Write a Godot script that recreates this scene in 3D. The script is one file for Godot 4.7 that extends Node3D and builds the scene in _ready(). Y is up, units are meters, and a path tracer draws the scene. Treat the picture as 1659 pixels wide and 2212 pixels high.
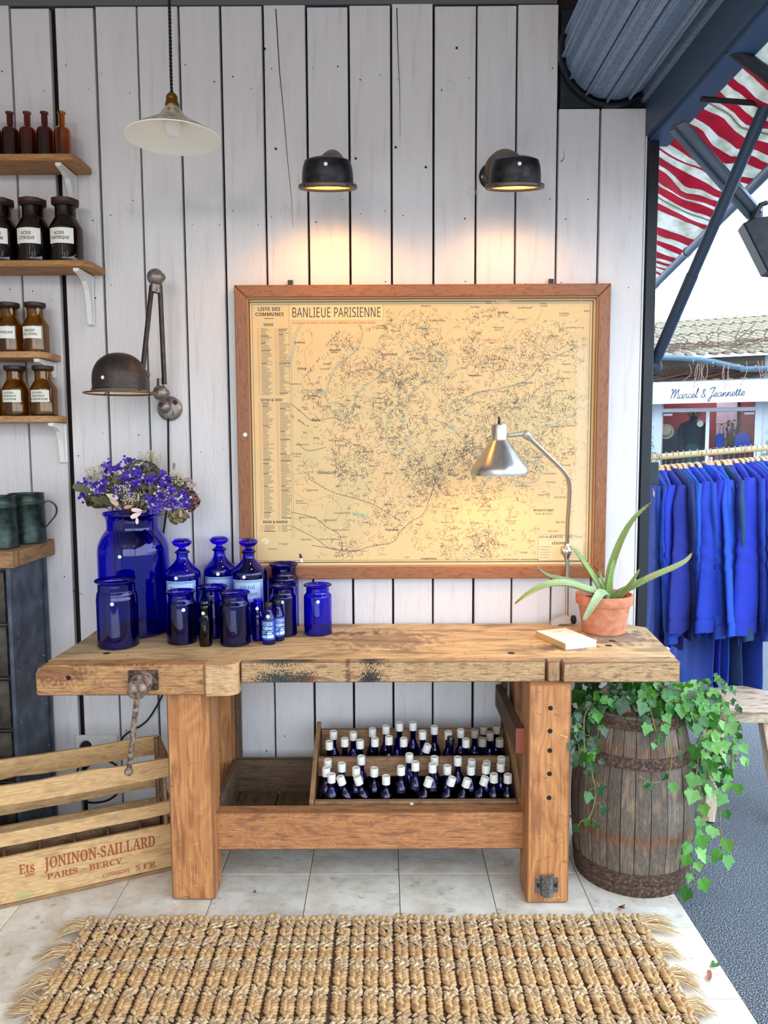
extends Node3D

# ---------------------------------------------------------------- mesh helper
class M:
	var v := PackedVector3Array()
	var n := PackedVector3Array()
	var t := PackedVector2Array()
	var c := PackedColorArray()
	var ix := PackedInt32Array()
	var xf := Transform3D()
	var col := Color.WHITE
	var colored := false

	func vert(p: Vector3, nn: Vector3, uv := Vector2.ZERO) -> int:
		v.push_back(xf * p)
		n.push_back((xf.basis * nn).normalized())
		t.push_back(uv)
		c.push_back(col)
		return v.size() - 1

	func tri(a: int, b: int, d: int) -> void:
		var g := (v[b] - v[a]).cross(v[d] - v[a])
		if g.dot(n[a] + n[b] + n[d]) > 0.0:
			ix.push_back(a); ix.push_back(d); ix.push_back(b)
		else:
			ix.push_back(a); ix.push_back(b); ix.push_back(d)

	func quad(a: int, b: int, d: int, e: int) -> void:
		tri(a, b, d)
		tri(a, d, e)

	func face(p: Array, nn: Vector3, uvs := []) -> void:
		var k := []
		for i in p.size():
			k.append(vert(p[i], nn, uvs[i] if uvs.size() else Vector2(p[i].x, p[i].y)))
		for i in range(1, p.size() - 1):
			tri(k[0], k[i], k[i + 1])

	# chamfered box; uv in metres with u along the longest side
	func box(ctr: Vector3, size: Vector3, b := 0.003, uo := Vector2.ZERO, jit := 0.0, rg: RandomNumberGenerator = null) -> M:
		var h := size * 0.5
		b = minf(b, minf(h.x, minf(h.y, h.z)) * 0.9)
		var la := 0
		if size.y > size.x and size.y >= size.z: la = 1
		elif size.z > size.x and size.z > size.y: la = 2
		var id := {}
		for sx in [-1, 1]:
			for sy in [-1, 1]:
				for sz in [-1, 1]:
					var s := Vector3(sx, sy, sz)
					var j := Vector3.ZERO
					if jit > 0.0: j = Vector3(rg.randf_range(-jit, jit), rg.randf_range(-jit, jit), rg.randf_range(-jit, jit))
					for a in 3:
						var p := s * (h - Vector3(b, b, b))
						p[a] = s[a] * h[a]
						var nn := Vector3.ZERO
						nn[a] = s[a]
						var ua := la
						var va := 3 - a - la
						if a == la:
							ua = (a + 1) % 3
							va = (a + 2) % 3
							if size[va] > size[ua]:
								var q := ua
								ua = va
								va = q
						id[Vector4i(sx, sy, sz, a)] = vert(ctr + p + j, nn, Vector2(p[ua] + h[ua], p[va] + h[va] + 0.37 * a) + uo)
		for a in 3:
			var u := (a + 1) % 3
			var w := (a + 2) % 3
			for s in [-1, 1]:
				var q := []
				for o in [[-1, -1], [1, -1], [1, 1], [-1, 1]]:
					var k := Vector3i.ZERO
					k[a] = s; k[u] = o[0]; k[w] = o[1]
					q.append(id[Vector4i(k.x, k.y, k.z, a)])
				quad(q[0], q[1], q[2], q[3])
			for s in [-1, 1]:
				for s2 in [-1, 1]:
					var k1 := Vector3i.ZERO
					k1[u] = s; k1[w] = s2; k1[a] = -1
					var k2 := k1
					k2[a] = 1
					quad(id[Vector4i(k1.x, k1.y, k1.z, u)], id[Vector4i(k2.x, k2.y, k2.z, u)], id[Vector4i(k2.x, k2.y, k2.z, w)], id[Vector4i(k1.x, k1.y, k1.z, w)])
		for sx in [-1, 1]:
			for sy in [-1, 1]:
				for sz in [-1, 1]:
					tri(id[Vector4i(sx, sy, sz, 0)], id[Vector4i(sx, sy, sz, 1)], id[Vector4i(sx, sy, sz, 2)])
		return self

	# profile of (radius, height), outside going up; a0..a1 for a part of a turn
	func lathe(pr: Array, seg := 32, sharp := 0.7, vs := 1.0, a0 := 0.0, a1 := TAU) -> M:
		var sn := []
		for i in pr.size() - 1:
			var d: Vector2 = pr[i + 1] - pr[i]
			sn.append(Vector2(d.y, -d.x).normalized())
		var acc := 0.0
		for i in pr.size() - 1:
			var n0: Vector2 = sn[i]
			var n1: Vector2 = sn[i]
			if i > 0 and sn[i - 1].dot(sn[i]) > sharp: n0 = (sn[i - 1] + sn[i]).normalized()
			if i < sn.size() - 1 and sn[i + 1].dot(sn[i]) > sharp: n1 = (sn[i + 1] + sn[i]).normalized()
			var len := (pr[i + 1] as Vector2).distance_to(pr[i])
			if len < 1e-6: continue
			var first := v.size()
			for k in seg + 1:
				var a := lerpf(a0, a1, float(k) / seg)
				var cs := cos(a)
				var sa := sin(a)
				vert(Vector3(pr[i].x * sa, pr[i].y, pr[i].x * cs), Vector3(n0.x * sa, n0.y, n0.x * cs), Vector2(float(k) / seg * vs, acc))
				vert(Vector3(pr[i + 1].x * sa, pr[i + 1].y, pr[i + 1].x * cs), Vector3(n1.x * sa, n1.y, n1.x * cs), Vector2(float(k) / seg * vs, acc + len))
			for k in seg:
				var b := first + k * 2
				if pr[i].x > 1e-6: tri(b, b + 2, b + 1)
				if pr[i + 1].x > 1e-6: tri(b + 2, b + 3, b + 1)
			acc += len
		return self

	func tube(path: Array, r, seg := 8, caps := true, flat := 1.0) -> M:
		var cnt := path.size()
		var d0: Vector3 = (path[1] - path[0]).normalized()
		var up := Vector3.UP if absf(d0.y) < 0.9 else Vector3.RIGHT
		var side := d0.cross(up).normalized()
		var acc := 0.0
		var first := v.size()
		for i in cnt:
			var d: Vector3
			if i == 0: d = path[1] - path[0]
			elif i == cnt - 1: d = path[i] - path[i - 1]
			else: d = (path[i + 1] - path[i]).normalized() + (path[i] - path[i - 1]).normalized()
			d = d.normalized()
			side = (side - d * side.dot(d)).normalized()
			var o := d.cross(side)
			var rr: float = r[i] if r is Array else r
			if i > 0: acc += (path[i] as Vector3).distance_to(path[i - 1])
			for k in seg + 1:
				var a := TAU * k / seg
				var dd := side * cos(a) + o * sin(a) * flat
				var nn := side * cos(a) * flat + o * sin(a)
				vert(path[i] + dd * rr, nn, Vector2(acc, float(k) / seg * 0.1))
		for i in cnt - 1:
			for k in seg:
				var b := first + i * (seg + 1) + k
				quad(b, b + 1, b + seg + 2, b + seg + 1)
		if caps:
			for e in [0, cnt - 1]:
				var dn: Vector3 = (path[1] - path[0]).normalized() * -1.0 if e == 0 else (path[cnt - 1] - path[cnt - 2]).normalized()
				var b := first + (e as int) * (seg + 1)
				var pts := []
				for k in seg: pts.append(xf.affine_inverse() * v[b + k])
				face(pts, dn)
		return self

	# polygon in local x,y pushed along z (0..-depth), chamfered
	func prism(poly: PackedVector2Array, depth: float, b := 0.002, uo := Vector2.ZERO, us := 1.0) -> M:
		if Geometry2D.is_polygon_clockwise(poly): poly.reverse()
		var ins := poly
		if b > 0.0:
			var o := Geometry2D.offset_polygon(poly, -b)
			if o.size() and o[0].size() == poly.size():
				# match the first corner
				ins = o[0]
				if Geometry2D.is_polygon_clockwise(ins): ins.reverse()
				var best := 0
				for i in ins.size():
					if ins[i].distance_to(poly[0]) < ins[best].distance_to(poly[0]): best = i
				var r := PackedVector2Array()
				for i in ins.size(): r.append(ins[(i + best) % ins.size()])
				ins = r
			else:
				b = 0.0
		var tr := Geometry2D.triangulate_polygon(ins)
		for s in [0, 1]:
			var z := 0.0 if s == 0 else -depth
			var nn := Vector3(0, 0, 1 if s == 0 else -1)
			var f := v.size()
			for p in ins: vert(Vector3(p.x, p.y, z), nn, Vector2(p.x, p.y) * us + uo)
			for i in range(0, tr.size(), 3): tri(f + tr[i], f + tr[i + 1], f + tr[i + 2])
		var acc := 0.0
		var cnt := poly.size()
		for i in cnt:
			var p := poly[i]
			var q := poly[(i + 1) % cnt]
			var d := (q - p).normalized()
			var nn := Vector3(d.y, -d.x, 0)
			var l := p.distance_to(q)
			var u0 := Vector2(acc, 0) + uo
			var u1 := Vector2(acc + l, 0) + uo
			var a := vert(Vector3(p.x, p.y, -b), nn, u0)
			var e := vert(Vector3(q.x, q.y, -b), nn, u1)
			var f := vert(Vector3(q.x, q.y, -depth + b), nn, u1 + Vector2(0, depth))
			var g := vert(Vector3(p.x, p.y, -depth + b), nn, u0 + Vector2(0, depth))
			quad(a, e, f, g)
			if b > 0.0:
				var ip := ins[i]
				var iq := ins[(i + 1) % cnt]
				for s in [0, 1]:
					var z := 0.0 if s == 0 else -depth
					var zn := Vector3(0, 0, 1 if s == 0 else -1)
					var h1 := vert(Vector3(ip.x, ip.y, z), zn, u0)
					var h2 := vert(Vector3(iq.x, iq.y, z), zn, u1)
					if s == 0: quad(a, e, h2, h1)
					else: quad(g, f, h2, h1)
			acc += l
		return self

	# grid of points, rows x columns; normals from neighbours; flip turns the side
	func sheet(g: Array, closed := false, flip := false, us := 1.0, vsc := 1.0) -> M:
		var rows := g.size()
		var cols: int = g[0].size()
		var f := v.size()
		for i in rows:
			for k in cols:
				var pu: Vector3 = g[i][(k + 1) % cols if closed else mini(k + 1, cols - 1)] - g[i][(k - 1 + cols) % cols if closed else maxi(k - 1, 0)]
				var pv: Vector3 = g[mini(i + 1, rows - 1)][k] - g[maxi(i - 1, 0)][k]
				var nn := pu.cross(pv)
				if nn.length_squared() < 1e-16: nn = Vector3.UP
				vert(g[i][k], -nn.normalized() if flip else nn.normalized(), Vector2(us * k / float(cols), vsc * i / float(rows)))
		for i in rows - 1:
			for k in (cols if closed else cols - 1):
				var k2 := (k + 1) % cols
				quad(f + i * cols + k, f + i * cols + k2, f + (i + 1) * cols + k2, f + (i + 1) * cols + k)
		return self

	func mesh() -> ArrayMesh:
		var a := []
		a.resize(Mesh.ARRAY_MAX)
		a[Mesh.ARRAY_VERTEX] = v
		a[Mesh.ARRAY_NORMAL] = n
		a[Mesh.ARRAY_TEX_UV] = t
		if colored: a[Mesh.ARRAY_COLOR] = c
		a[Mesh.ARRAY_INDEX] = ix
		var m := ArrayMesh.new()
		m.add_surface_from_arrays(Mesh.PRIMITIVE_TRIANGLES, a)
		return m


# ---------------------------------------------------------------- node helpers
var used := {}
var rng := RandomNumberGenerator.new()
var MT := {}

func numbered(parent: Node, nm: String) -> String:
	var k := str(parent.get_instance_id()) + nm
	used[k] = used.get(k, -1) + 1
	return nm if used[k] == 0 else "%s_%03d" % [nm, used[k]]

func tag(o: Node, label: String, category: String, group := "") -> Node:
	o.set_meta("label", label)
	o.set_meta("category", category)
	if group: o.set_meta("group", group)
	return o

func thing(nm: String, label: String, category: String, at := Vector3.ZERO, turn := 0.0, group := "") -> Node3D:
	var o := Node3D.new()
	o.name = numbered(self, nm)
	add_child(o, true)
	o.position = at
	o.rotation.y = turn
	tag(o, label, category, group)
	return o

func structure(nm: String) -> Node3D:
	var o := Node3D.new()
	o.name = numbered(self, nm)
	o.set_meta("kind", "structure")
	add_child(o, true)
	return o

func part(parent: Node, nm: String, m, mt: Material, xf := Transform3D(), kind := "") -> MeshInstance3D:
	var o := MeshInstance3D.new()
	o.mesh = m.mesh() if m is M else m
	o.material_override = mt
	o.name = numbered(parent, nm)
	o.transform = xf
	if kind: o.set_meta("kind", kind)
	parent.add_child(o, true)
	return o

func another(o: Node3D, label := "") -> Node3D:
	var base := str(o.name).rstrip("0123456789").trim_suffix("_")
	var r: Node3D = o.duplicate()
	r.name = numbered(self, base)
	add_child(r, true)
	if label: r.set_meta("label", label)
	return r

func T(x: float, y: float, z: float, ry := 0.0, rx := 0.0, rz := 0.0) -> Transform3D:
	return Transform3D(Basis.from_euler(Vector3(rx, ry, rz)), Vector3(x, y, z))

func aim(a: Vector3, b: Vector3) -> Transform3D:   # y axis from a towards b, origin at a
	var y := (b - a).normalized()
	var x := y.cross(Vector3.FORWARD if absf(y.z) < 0.9 else Vector3.RIGHT).normalized()
	return Transform3D(Basis(x, y, x.cross(y)), a)

func spline(p: Array, sub := 6) -> Array:
	var o := []
	for i in p.size() - 1:
		var a = p[maxi(i - 1, 0)]
		var b = p[i]
		var c = p[i + 1]
		var d = p[mini(i + 2, p.size() - 1)]
		for k in sub:
			var t := float(k) / sub
			o.append(0.5 * ((2.0 * b) + (c - a) * t + (2.0 * a - 5.0 * b + 4.0 * c - d) * t * t + (3.0 * b - a - 3.0 * c + d) * t * t * t))
	o.append(p[-1])
	return o

func noise(s: int, f: float, oct := 3, kind := FastNoiseLite.TYPE_SIMPLEX_SMOOTH) -> FastNoiseLite:
	var q := FastNoiseLite.new()
	q.seed = s
	q.frequency = f
	q.noise_type = kind
	q.fractal_octaves = oct
	if oct == 1: q.fractal_type = FastNoiseLite.FRACTAL_NONE
	return q

func mat(c: Color, rough := 0.6, metal := 0.0, spec := 0.5) -> StandardMaterial3D:
	var m := StandardMaterial3D.new()
	m.albedo_color = c
	m.roughness = rough
	m.metallic = metal
	m.metallic_specular = spec
	return m

func rgb(r: int, g: int, b: int) -> Color:
	return Color(r / 255.0, g / 255.0, b / 255.0)

func ntex(s: int, f: float, ramp: Array, w := 512, h := 512, oct := 4, kind := FastNoiseLite.TYPE_SIMPLEX_SMOOTH) -> NoiseTexture2D:
	var x := NoiseTexture2D.new()
	x.width = w
	x.height = h
	x.seamless = true
	x.seamless_blend_skirt = 0.2
	x.noise = noise(s, f, oct, kind)
	if ramp.size():
		var g := Gradient.new()
		var off := PackedFloat32Array()
		var cs := PackedColorArray()
		for r in ramp:
			off.append(r[0])
			cs.append(r[1])
		g.offsets = off
		g.colors = cs
		x.color_ramp = g
	return x

func bump(m: StandardMaterial3D, tex: Texture2D, cm: float) -> StandardMaterial3D:
	m.heightmap_enabled = true
	m.heightmap_texture = tex
	m.heightmap_scale = cm
	return m

func tri_uv(m: StandardMaterial3D, s: Vector3, world := false) -> StandardMaterial3D:
	m.uv1_triplanar = true
	m.uv1_world_triplanar = world
	m.uv1_scale = s
	return m

# wood: u along the grain; blobs are [u, v, ru, rv, colour, strength] stains with ragged edges
func wood(s: int, dark: Color, light: Color, w := 1024, h := 256, rings := 7.0, stain := 0.3, aspect := 4.0, blobs := [], stainc := Color(0.16, 0.1, 0.06), nicks := 0) -> Array:
	var low := noise(s, 1.0, 2)
	var hi := noise(s + 1, 1.0, 2)
	var st := noise(s + 2, 1.0, 4)
	var rag := noise(s + 3, 1.0, 4)
	var d := PackedByteArray()
	d.resize(w * h * 3)
	var e := PackedByteArray()
	e.resize(w * h)
	var k := 0
	for y in h:
		var v := float(y) / h
		for x in w:
			var u := float(x) / w * aspect
			var wp := low.get_noise_2d(u * 0.9, v * 2.2)
			var a := sin((v * rings + wp * 2.6) * TAU)
			var f := hi.get_noise_2d(u * 1.6, v * 70.0)
			var g := hi.get_noise_2d(u * 0.8 + 50.0, v * 22.0)
			var q := st.get_noise_2d(u * 1.3, v * 5.0)
			var tt := clampf(0.55 + 0.12 * a * absf(a) + 0.15 * f + 0.2 * g, 0.0, 1.0)
			var c := dark.lerp(light, tt)
			var ss := clampf((q - 0.12) * 3.0, 0.0, 1.0) * stain
			if f < -0.45: ss = maxf(ss, stain * 0.45)
			c = c.lerp(stainc, ss)
			for b in blobs:
				var dx: float = (u - b[0]) / b[2]
				var dy: float = (v - b[1]) / b[3]
				if absf(dx) < 1.6 and absf(dy) < 1.6:
					var rr := 1.0 - sqrt(dx * dx + dy * dy) + 0.9 * rag.get_noise_2d(u * 14.0, v * 9.0)
					if rr > 0.0: c = c.lerp(b[4], clampf(rr * 3.0, 0.0, 1.0) * b[5])
			d[k * 3] = int(clampf(c.r, 0, 1) * 255.0)
			d[k * 3 + 1] = int(clampf(c.g, 0, 1) * 255.0)
			d[k * 3 + 2] = int(clampf(c.b, 0, 1) * 255.0)
			e[k] = int(clampf(0.5 + 0.08 * a + 0.3 * f + 0.2 * g - 0.2 * ss, 0.0, 1.0) * 255.0)
			k += 1
	# knocks and saw marks: short dark or pale strokes, most of them across the grain
	var rr2 := RandomNumberGenerator.new()
	rr2.seed = s * 7 + 1
	for i in nicks:
		var p := Vector2(rr2.randf() * w, rr2.randf() * h)
		var ang := rr2.randfn(PI / 2 if rr2.randf() < 0.65 else 0.0, 0.25)
		var pale := rr2.randf() < 0.25
		var ln := rr2.randf_range(4.0, 26.0)
		var wd := 1 if rr2.randf() < 0.7 else 2
		var st2 := rr2.randf_range(0.25, 0.7)
		for j in int(ln):
			var q := p + Vector2(cos(ang), sin(ang)) * j
			for e2 in wd:
				var x := posmod(int(q.x) + e2, w)
				var y := clampi(int(q.y), 0, h - 1)
				var o := (y * w + x) * 3
				for c3 in 3:
					var tgt: float = [[60.0, 36.0, 22.0], [226.0, 205.0, 172.0]][1 if pale else 0][c3]
					d[o + c3] = int(lerpf(d[o + c3], tgt, st2))
				e[y * w + x] = int(e[y * w + x] * (1.0 - 0.5 * st2))
	return [ImageTexture.create_from_image(Image.create_from_data(w, h, false, Image.FORMAT_RGB8, d)), ImageTexture.create_from_image(Image.create_from_data(w, h, false, Image.FORMAT_L8, e))]

func wood_mat(tx: Array, lu: float, lv: float, rough := 0.7, relief := 0.15, tint := Color.WHITE) -> StandardMaterial3D:
	var m := mat(tint, rough)
	m.albedo_texture = tx[0]
	m.uv1_scale = Vector3(1.0 / lu, 1.0 / lv, 1)
	bump(m, tx[1], relief)
	return m

func glass(c: Color, scale := 0.05, a := 0.0) -> StandardMaterial3D:
	var m := mat(Color(c.r, c.g, c.b, a), 0.03)
	m.refraction_enabled = true
	m.refraction_scale = scale
	return m

# letters printed into an image: triangles of a TextMesh filled with 3x3 samples
var text_cache := {}
func stamp(im: Image, s: String, pos: Vector2, hpx: float, ink: Color, font := "Droid Sans", bold := false, squeeze := 1.0, centred := false, alpha := 1.0) -> float:
	var key := s + font + str(bold)
	if not text_cache.has(key):
		var tm := TextMesh.new()
		var f := SystemFont.new()
		f.font_names = PackedStringArray([font])
		f.font_weight = 700 if bold else 400
		tm.font = f
		tm.font_size = 64
		tm.pixel_size = 1.0 / 64.0
		tm.depth = 0.0
		tm.curve_step = 2.0
		tm.horizontal_alignment = HORIZONTAL_ALIGNMENT_LEFT
		tm.vertical_alignment = VERTICAL_ALIGNMENT_BOTTOM
		tm.text = s
		var pts := PackedVector2Array()
		if tm.get_surface_count():
			var ar := tm.surface_get_arrays(0)
			var vv: PackedVector3Array = ar[Mesh.ARRAY_VERTEX]
			var nn: PackedVector3Array = ar[Mesh.ARRAY_NORMAL]
			var ii = ar[Mesh.ARRAY_INDEX]
			var cnt: int = ii.size() if ii != null and ii.size() else vv.size()
			for q in range(0, cnt, 3):
				var a: int = ii[q] if ii != null and ii.size() else q
				if nn[a].z < 0.5: continue
				for j in 3:
					var b: int = ii[q + j] if ii != null and ii.size() else q + j
					pts.append(Vector2(vv[b].x, vv[b].y - 0.25))
		text_cache[key] = pts
	var pts: PackedVector2Array = text_cache[key]
	if pts.is_empty(): return 0.0
	var lo := pts[0].x
	var hi := pts[0].x
	for p in pts:
		lo = minf(lo, p.x)
		hi = maxf(hi, p.x)
	var sc := hpx / 0.72
	var wid := (hi - lo) * sc * squeeze
	var ox := pos.x - (wid * 0.5 if centred else 0.0)
	var cover := {}
	var W := im.get_width()
	var H := im.get_height()
	for q in range(0, pts.size(), 3):
		var a := Vector2(ox + (pts[q].x - lo) * sc * squeeze, pos.y - pts[q].y * sc)
		var b := Vector2(ox + (pts[q + 1].x - lo) * sc * squeeze, pos.y - pts[q + 1].y * sc)
		var d := Vector2(ox + (pts[q + 2].x - lo) * sc * squeeze, pos.y - pts[q + 2].y * sc)
		var ar := (b - a).cross(d - a)
		if absf(ar) < 1e-6: continue
		var x0 := maxi(0, int(floor(minf(a.x, minf(b.x, d.x)))))
		var x1 := mini(W - 1, int(floor(maxf(a.x, maxf(b.x, d.x)))))
		var y0 := maxi(0, int(floor(minf(a.y, minf(b.y, d.y)))))
		var y1 := mini(H - 1, int(floor(maxf(a.y, maxf(b.y, d.y)))))
		for y in range(y0, y1 + 1):
			for x in range(x0, x1 + 1):
				var hit := 0
				for k in 9:
					var p := Vector2(x + (k % 3 + 0.5) / 3.0, y + (k / 3 + 0.5) / 3.0)
					var e1 := (b - a).cross(p - a) / ar
					var e2 := (d - b).cross(p - b) / ar
					var e3 := (a - d).cross(p - d) / ar
					if e1 >= 0.0 and e2 >= 0.0 and e3 >= 0.0: hit += 1
				if hit: cover[Vector2i(x, y)] = cover.get(Vector2i(x, y), 0) + hit
	for k in cover:
		var o := im.get_pixelv(k)
		im.set_pixelv(k, o.lerp(ink, minf(1.0, cover[k] / 9.0) * alpha))
	return wid

func words(s: String, size: float, depth: float, font := "Droid Serif", bold := true) -> TextMesh:   # lettering as thin geometry, cap height = size
	var tm := TextMesh.new()
	var f := SystemFont.new()
	f.font_names = PackedStringArray([font])
	f.font_weight = 700 if bold else 400
	tm.font = f
	tm.font_size = 48
	tm.pixel_size = size / 0.72 / 48.0
	tm.depth = depth
	tm.curve_step = 2.0
	tm.text = s
	return tm

# ---------------------------------------------------------------- scene
func _ready() -> void:
	rng.seed = 7
	var cam := Camera3D.new()
	cam.name = "camera"
	cam.fov = rad_to_deg(2.0 * atan(1106.0 / 1661.0))
	cam.near = 0.02
	cam.far = 200.0
	add_child(cam)
	cam.position = Vector3(0, 1.5, 2.95)
	cam.rotation_degrees = Vector3(-5.2, 0, -0.26)
	cam.current = true
	var we := WorldEnvironment.new()
	we.name = "environment"
	var e := Environment.new()
	e.tonemap_mode = Environment.TONE_MAPPER_LINEAR
	e.tonemap_exposure = 1.0
	e.background_mode = Environment.BG_SKY
	var sm := ProceduralSkyMaterial.new()
	sm.sky_top_color = Color(0.80, 0.90, 1.0)
	sm.sky_horizon_color = Color(0.93, 0.97, 1.0)
	sm.ground_horizon_color = Color(0.6, 0.62, 0.65)
	sm.ground_bottom_color = Color(0.45, 0.46, 0.48)
	sm.sky_curve = 0.3
	var sky := Sky.new()
	sky.sky_material = sm
	e.sky = sky
	e.background_energy_multiplier = 5.2
	e.sdfgi_enabled = true
	e.ssao_enabled = true
	e.ssil_enabled = true
	we.environment = e
	add_child(we)

	materials()
	room_lamps()
	shell()
	wall_boards()
	floor_tiles()
	shutter()
	awning()
	shop_across()
	workbench()
	framed_map()
	shelves()
	cabinet()
	crate_of_bottles()
	wine_crate()
	barrel()
	pendant()
	sconces()
	jointed_lamp()
	blue_glass()
	bouquet()
	desk_lamp()
	book()
	aloe()
	ivy()
	clothes()
	stools()
	rug()
	outlet()
	litter()

# opal globes on the ceiling behind the camera: the shop's own lighting
func room_lamps() -> void:
	var opal := mat(Color(0.95, 0.93, 0.9), 0.4)
	opal.emission_enabled = true
	opal.emission = Color(1.0, 0.95, 0.89)
	opal.emission_energy_multiplier = 3.0
	var names := ["opal globe ceiling lamp nearest the left wall, behind the camera", "opal globe ceiling lamp in the middle, behind the camera", "opal globe ceiling lamp nearest the open side, behind the camera"]
	for i in 3:
		var p := Vector3([-1.7, -0.75, 0.25][i], 2.85, [3.3, 3.75, 3.3][i])
		var o := thing("globe_lamp", names[i], "lamp", p, 0.0, "globe ceiling lamps behind the camera")
		part(o, "globe", M.new().lathe(ball(0.13), 32), opal)
		var s := M.new()
		s.lathe([Vector2(0.05, 0.115), Vector2(0.05, 0.15), Vector2(0.012, 0.16), Vector2(0.012, 0.27), Vector2(0.05, 0.275), Vector2(0.05, 0.289), Vector2(0, 0.289)], 24)
		part(o, "stem", s, MT.brass)
		var l := OmniLight3D.new()
		l.name = "globe_light"
		l.light_color = Color(1.0, 0.965, 0.94)
		l.light_energy = 0.72
		l.light_size = 0.13
		l.omni_range = 15.0
		l.omni_attenuation = 2.0
		l.shadow_enabled = true
		o.add_child(l)

func materials() -> void:
	# painted boards: stretched grain under brushed paint
	var paint := mat(Color(0.825, 0.81, 0.81), 0.45)
	paint.albedo_texture = ntex(3, 0.006, [[0.1, Color(0.93, 0.925, 0.92)], [0.35, Color(0.985, 0.98, 0.98)], [1.0, Color(1, 1, 1)]], 512, 512, 4)
	bump(paint, plank_relief(11), 0.12)
	MT.paint = paint
	MT.dark_gap = mat(Color(0.09, 0.06, 0.055), 0.9)
	MT.bench_top = wood_mat(wood(21, Color(0.56, 0.44, 0.29), Color(0.90, 0.79, 0.59), 2048, 512, 5.0, 0.35, 4.0, [[2.0, 0.5, 0.35, 0.25, Color(0.3, 0.22, 0.17), 0.35], [0.72, 0.86, 0.12, 0.06, Color(0.2, 0.14, 0.12), 0.6], [3.5, 0.55, 0.25, 0.2, Color(0.27, 0.22, 0.22), 0.45], [3.1, 0.3, 0.2, 0.1, Color(0.3, 0.22, 0.2), 0.4], [0.35, 0.7, 0.1, 0.04, Color(0.9, 0.88, 0.83), 0.6], [1.6, 0.78, 0.2, 0.05, Color(0.85, 0.83, 0.76), 0.45], [1.75, 0.68, 0.25, 0.05, Color(0.2, 0.16, 0.15), 0.5]], Color(0.22, 0.15, 0.1), 420), 2.2, 0.55, 0.6, 0.2)
	MT.bench_edge = wood_mat(wood(31, Color(0.5, 0.37, 0.24), Color(0.84, 0.69, 0.5), 2048, 128, 1.5, 0.35, 16.0, [[1.4, 0.5, 1.0, 0.4, Color(0.08, 0.14, 0.12), 0.85], [2.3, 0.55, 0.5, 0.35, Color(0.14, 0.11, 0.09), 0.7], [4.7, 0.5, 0.42, 0.45, Color(0.08, 0.07, 0.07), 0.9], [5.1, 0.3, 0.3, 0.2, Color(0.2, 0.12, 0.08), 0.6], [6.6, 0.4, 0.3, 0.5, Color(0.55, 0.36, 0.2), 0.4], [2.6, 0.6, 0.08, 0.12, Color(0.6, 0.15, 0.08), 0.8], [12.0, 0.5, 1.2, 0.4, Color(0.5, 0.34, 0.24), 0.4], [3.9, 0.45, 0.1, 0.6, Color(0.3, 0.16, 0.1), 0.7]], Color(0.16, 0.1, 0.06), 260), 1.4, 0.0875, 0.6, 0.25)
	MT.bench_jaw = wood_mat(wood(41, Color(0.46, 0.31, 0.18), Color(0.84, 0.64, 0.43), 1024, 256, 2.0, 0.35, 4.0, [[0.9, 0.6, 0.7, 0.3, Color(0.38, 0.2, 0.1), 0.5], [0.25, 0.6, 0.25, 0.3, Color(0.42, 0.16, 0.1), 0.5]], Color(0.2, 0.12, 0.07), 190), 0.66, 0.165, 0.6, 0.25)
	MT.bench_block = wood_mat(wood(45, Color(0.6, 0.45, 0.3), Color(0.88, 0.73, 0.54), 512, 256, 4.0, 0.2, 2.0), 0.25, 0.12, 0.65, 0.25)
	MT.bench_leg = wood_mat(wood(51, Color(0.52, 0.31, 0.16), Color(0.82, 0.58, 0.36), 1024, 256, 2.5, 0.3, 4.0, [], Color(0.3, 0.15, 0.08), 240), 1.5, 0.3, 0.55, 0.12)
	MT.rail = wood_mat(wood(61, Color(0.48, 0.29, 0.16), Color(0.79, 0.54, 0.33), 2048, 256, 2.0, 0.32, 8.0, [], Color(0.24, 0.15, 0.1), 300), 1.2, 0.15, 0.6, 0.2)
	MT.old_wood = wood_mat(wood(71, Color(0.25, 0.18, 0.13), Color(0.47, 0.36, 0.26), 1024, 256, 3.0, 0.3, 4.0), 0.8, 0.2, 0.75, 0.2)
	MT.crate_wood = wood_mat(wood(81, Color(0.42, 0.30, 0.19), Color(0.68, 0.52, 0.36), 1024, 256, 3.0, 0.25, 4.0), 0.7, 0.175, 0.7, 0.15)
	MT.pale_wood = wood_mat(wood(91, Color(0.62, 0.47, 0.3), Color(0.85, 0.70, 0.49), 1024, 256, 3.0, 0.25, 4.0, [], Color(0.38, 0.28, 0.18)), 0.7, 0.175, 0.7, 0.15)
	MT.shelf_wood = wood_mat(wood(95, Color(0.48, 0.3, 0.15), Color(0.76, 0.56, 0.33), 1024, 256, 4.0, 0.2, 4.0), 0.6, 0.15, 0.6, 0.1)
	MT.pale_shelf = wood_mat(wood(97, Color(0.55, 0.36, 0.2), Color(0.82, 0.66, 0.46), 1024, 256, 5.0, 0.2, 4.0), 0.6, 0.15, 0.6, 0.1)
	MT.frame_wood = wood_mat(wood(99, Color(0.43, 0.25, 0.12), Color(0.64, 0.40, 0.21), 1024, 128, 2.0, 0.25, 8.0), 0.6, 0.075, 0.4, 0.06)
	MT.barrel_wood = wood_mat(wood(103, Color(0.27, 0.235, 0.205), Color(0.56, 0.50, 0.44), 1024, 256, 3.0, 0.45, 4.0, [], Color(0.68, 0.56, 0.42)), 0.61, 0.15, 0.85, 0.3)
	MT.live_wood = wood_mat(wood(107, Color(0.56, 0.46, 0.37), Color(0.86, 0.78, 0.69), 1024, 256, 4.0, 0.35, 4.0), 0.8, 0.2, 0.7, 0.25)
	var rust := mat(Color(1, 1, 1), 0.9, 0.1)
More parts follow.
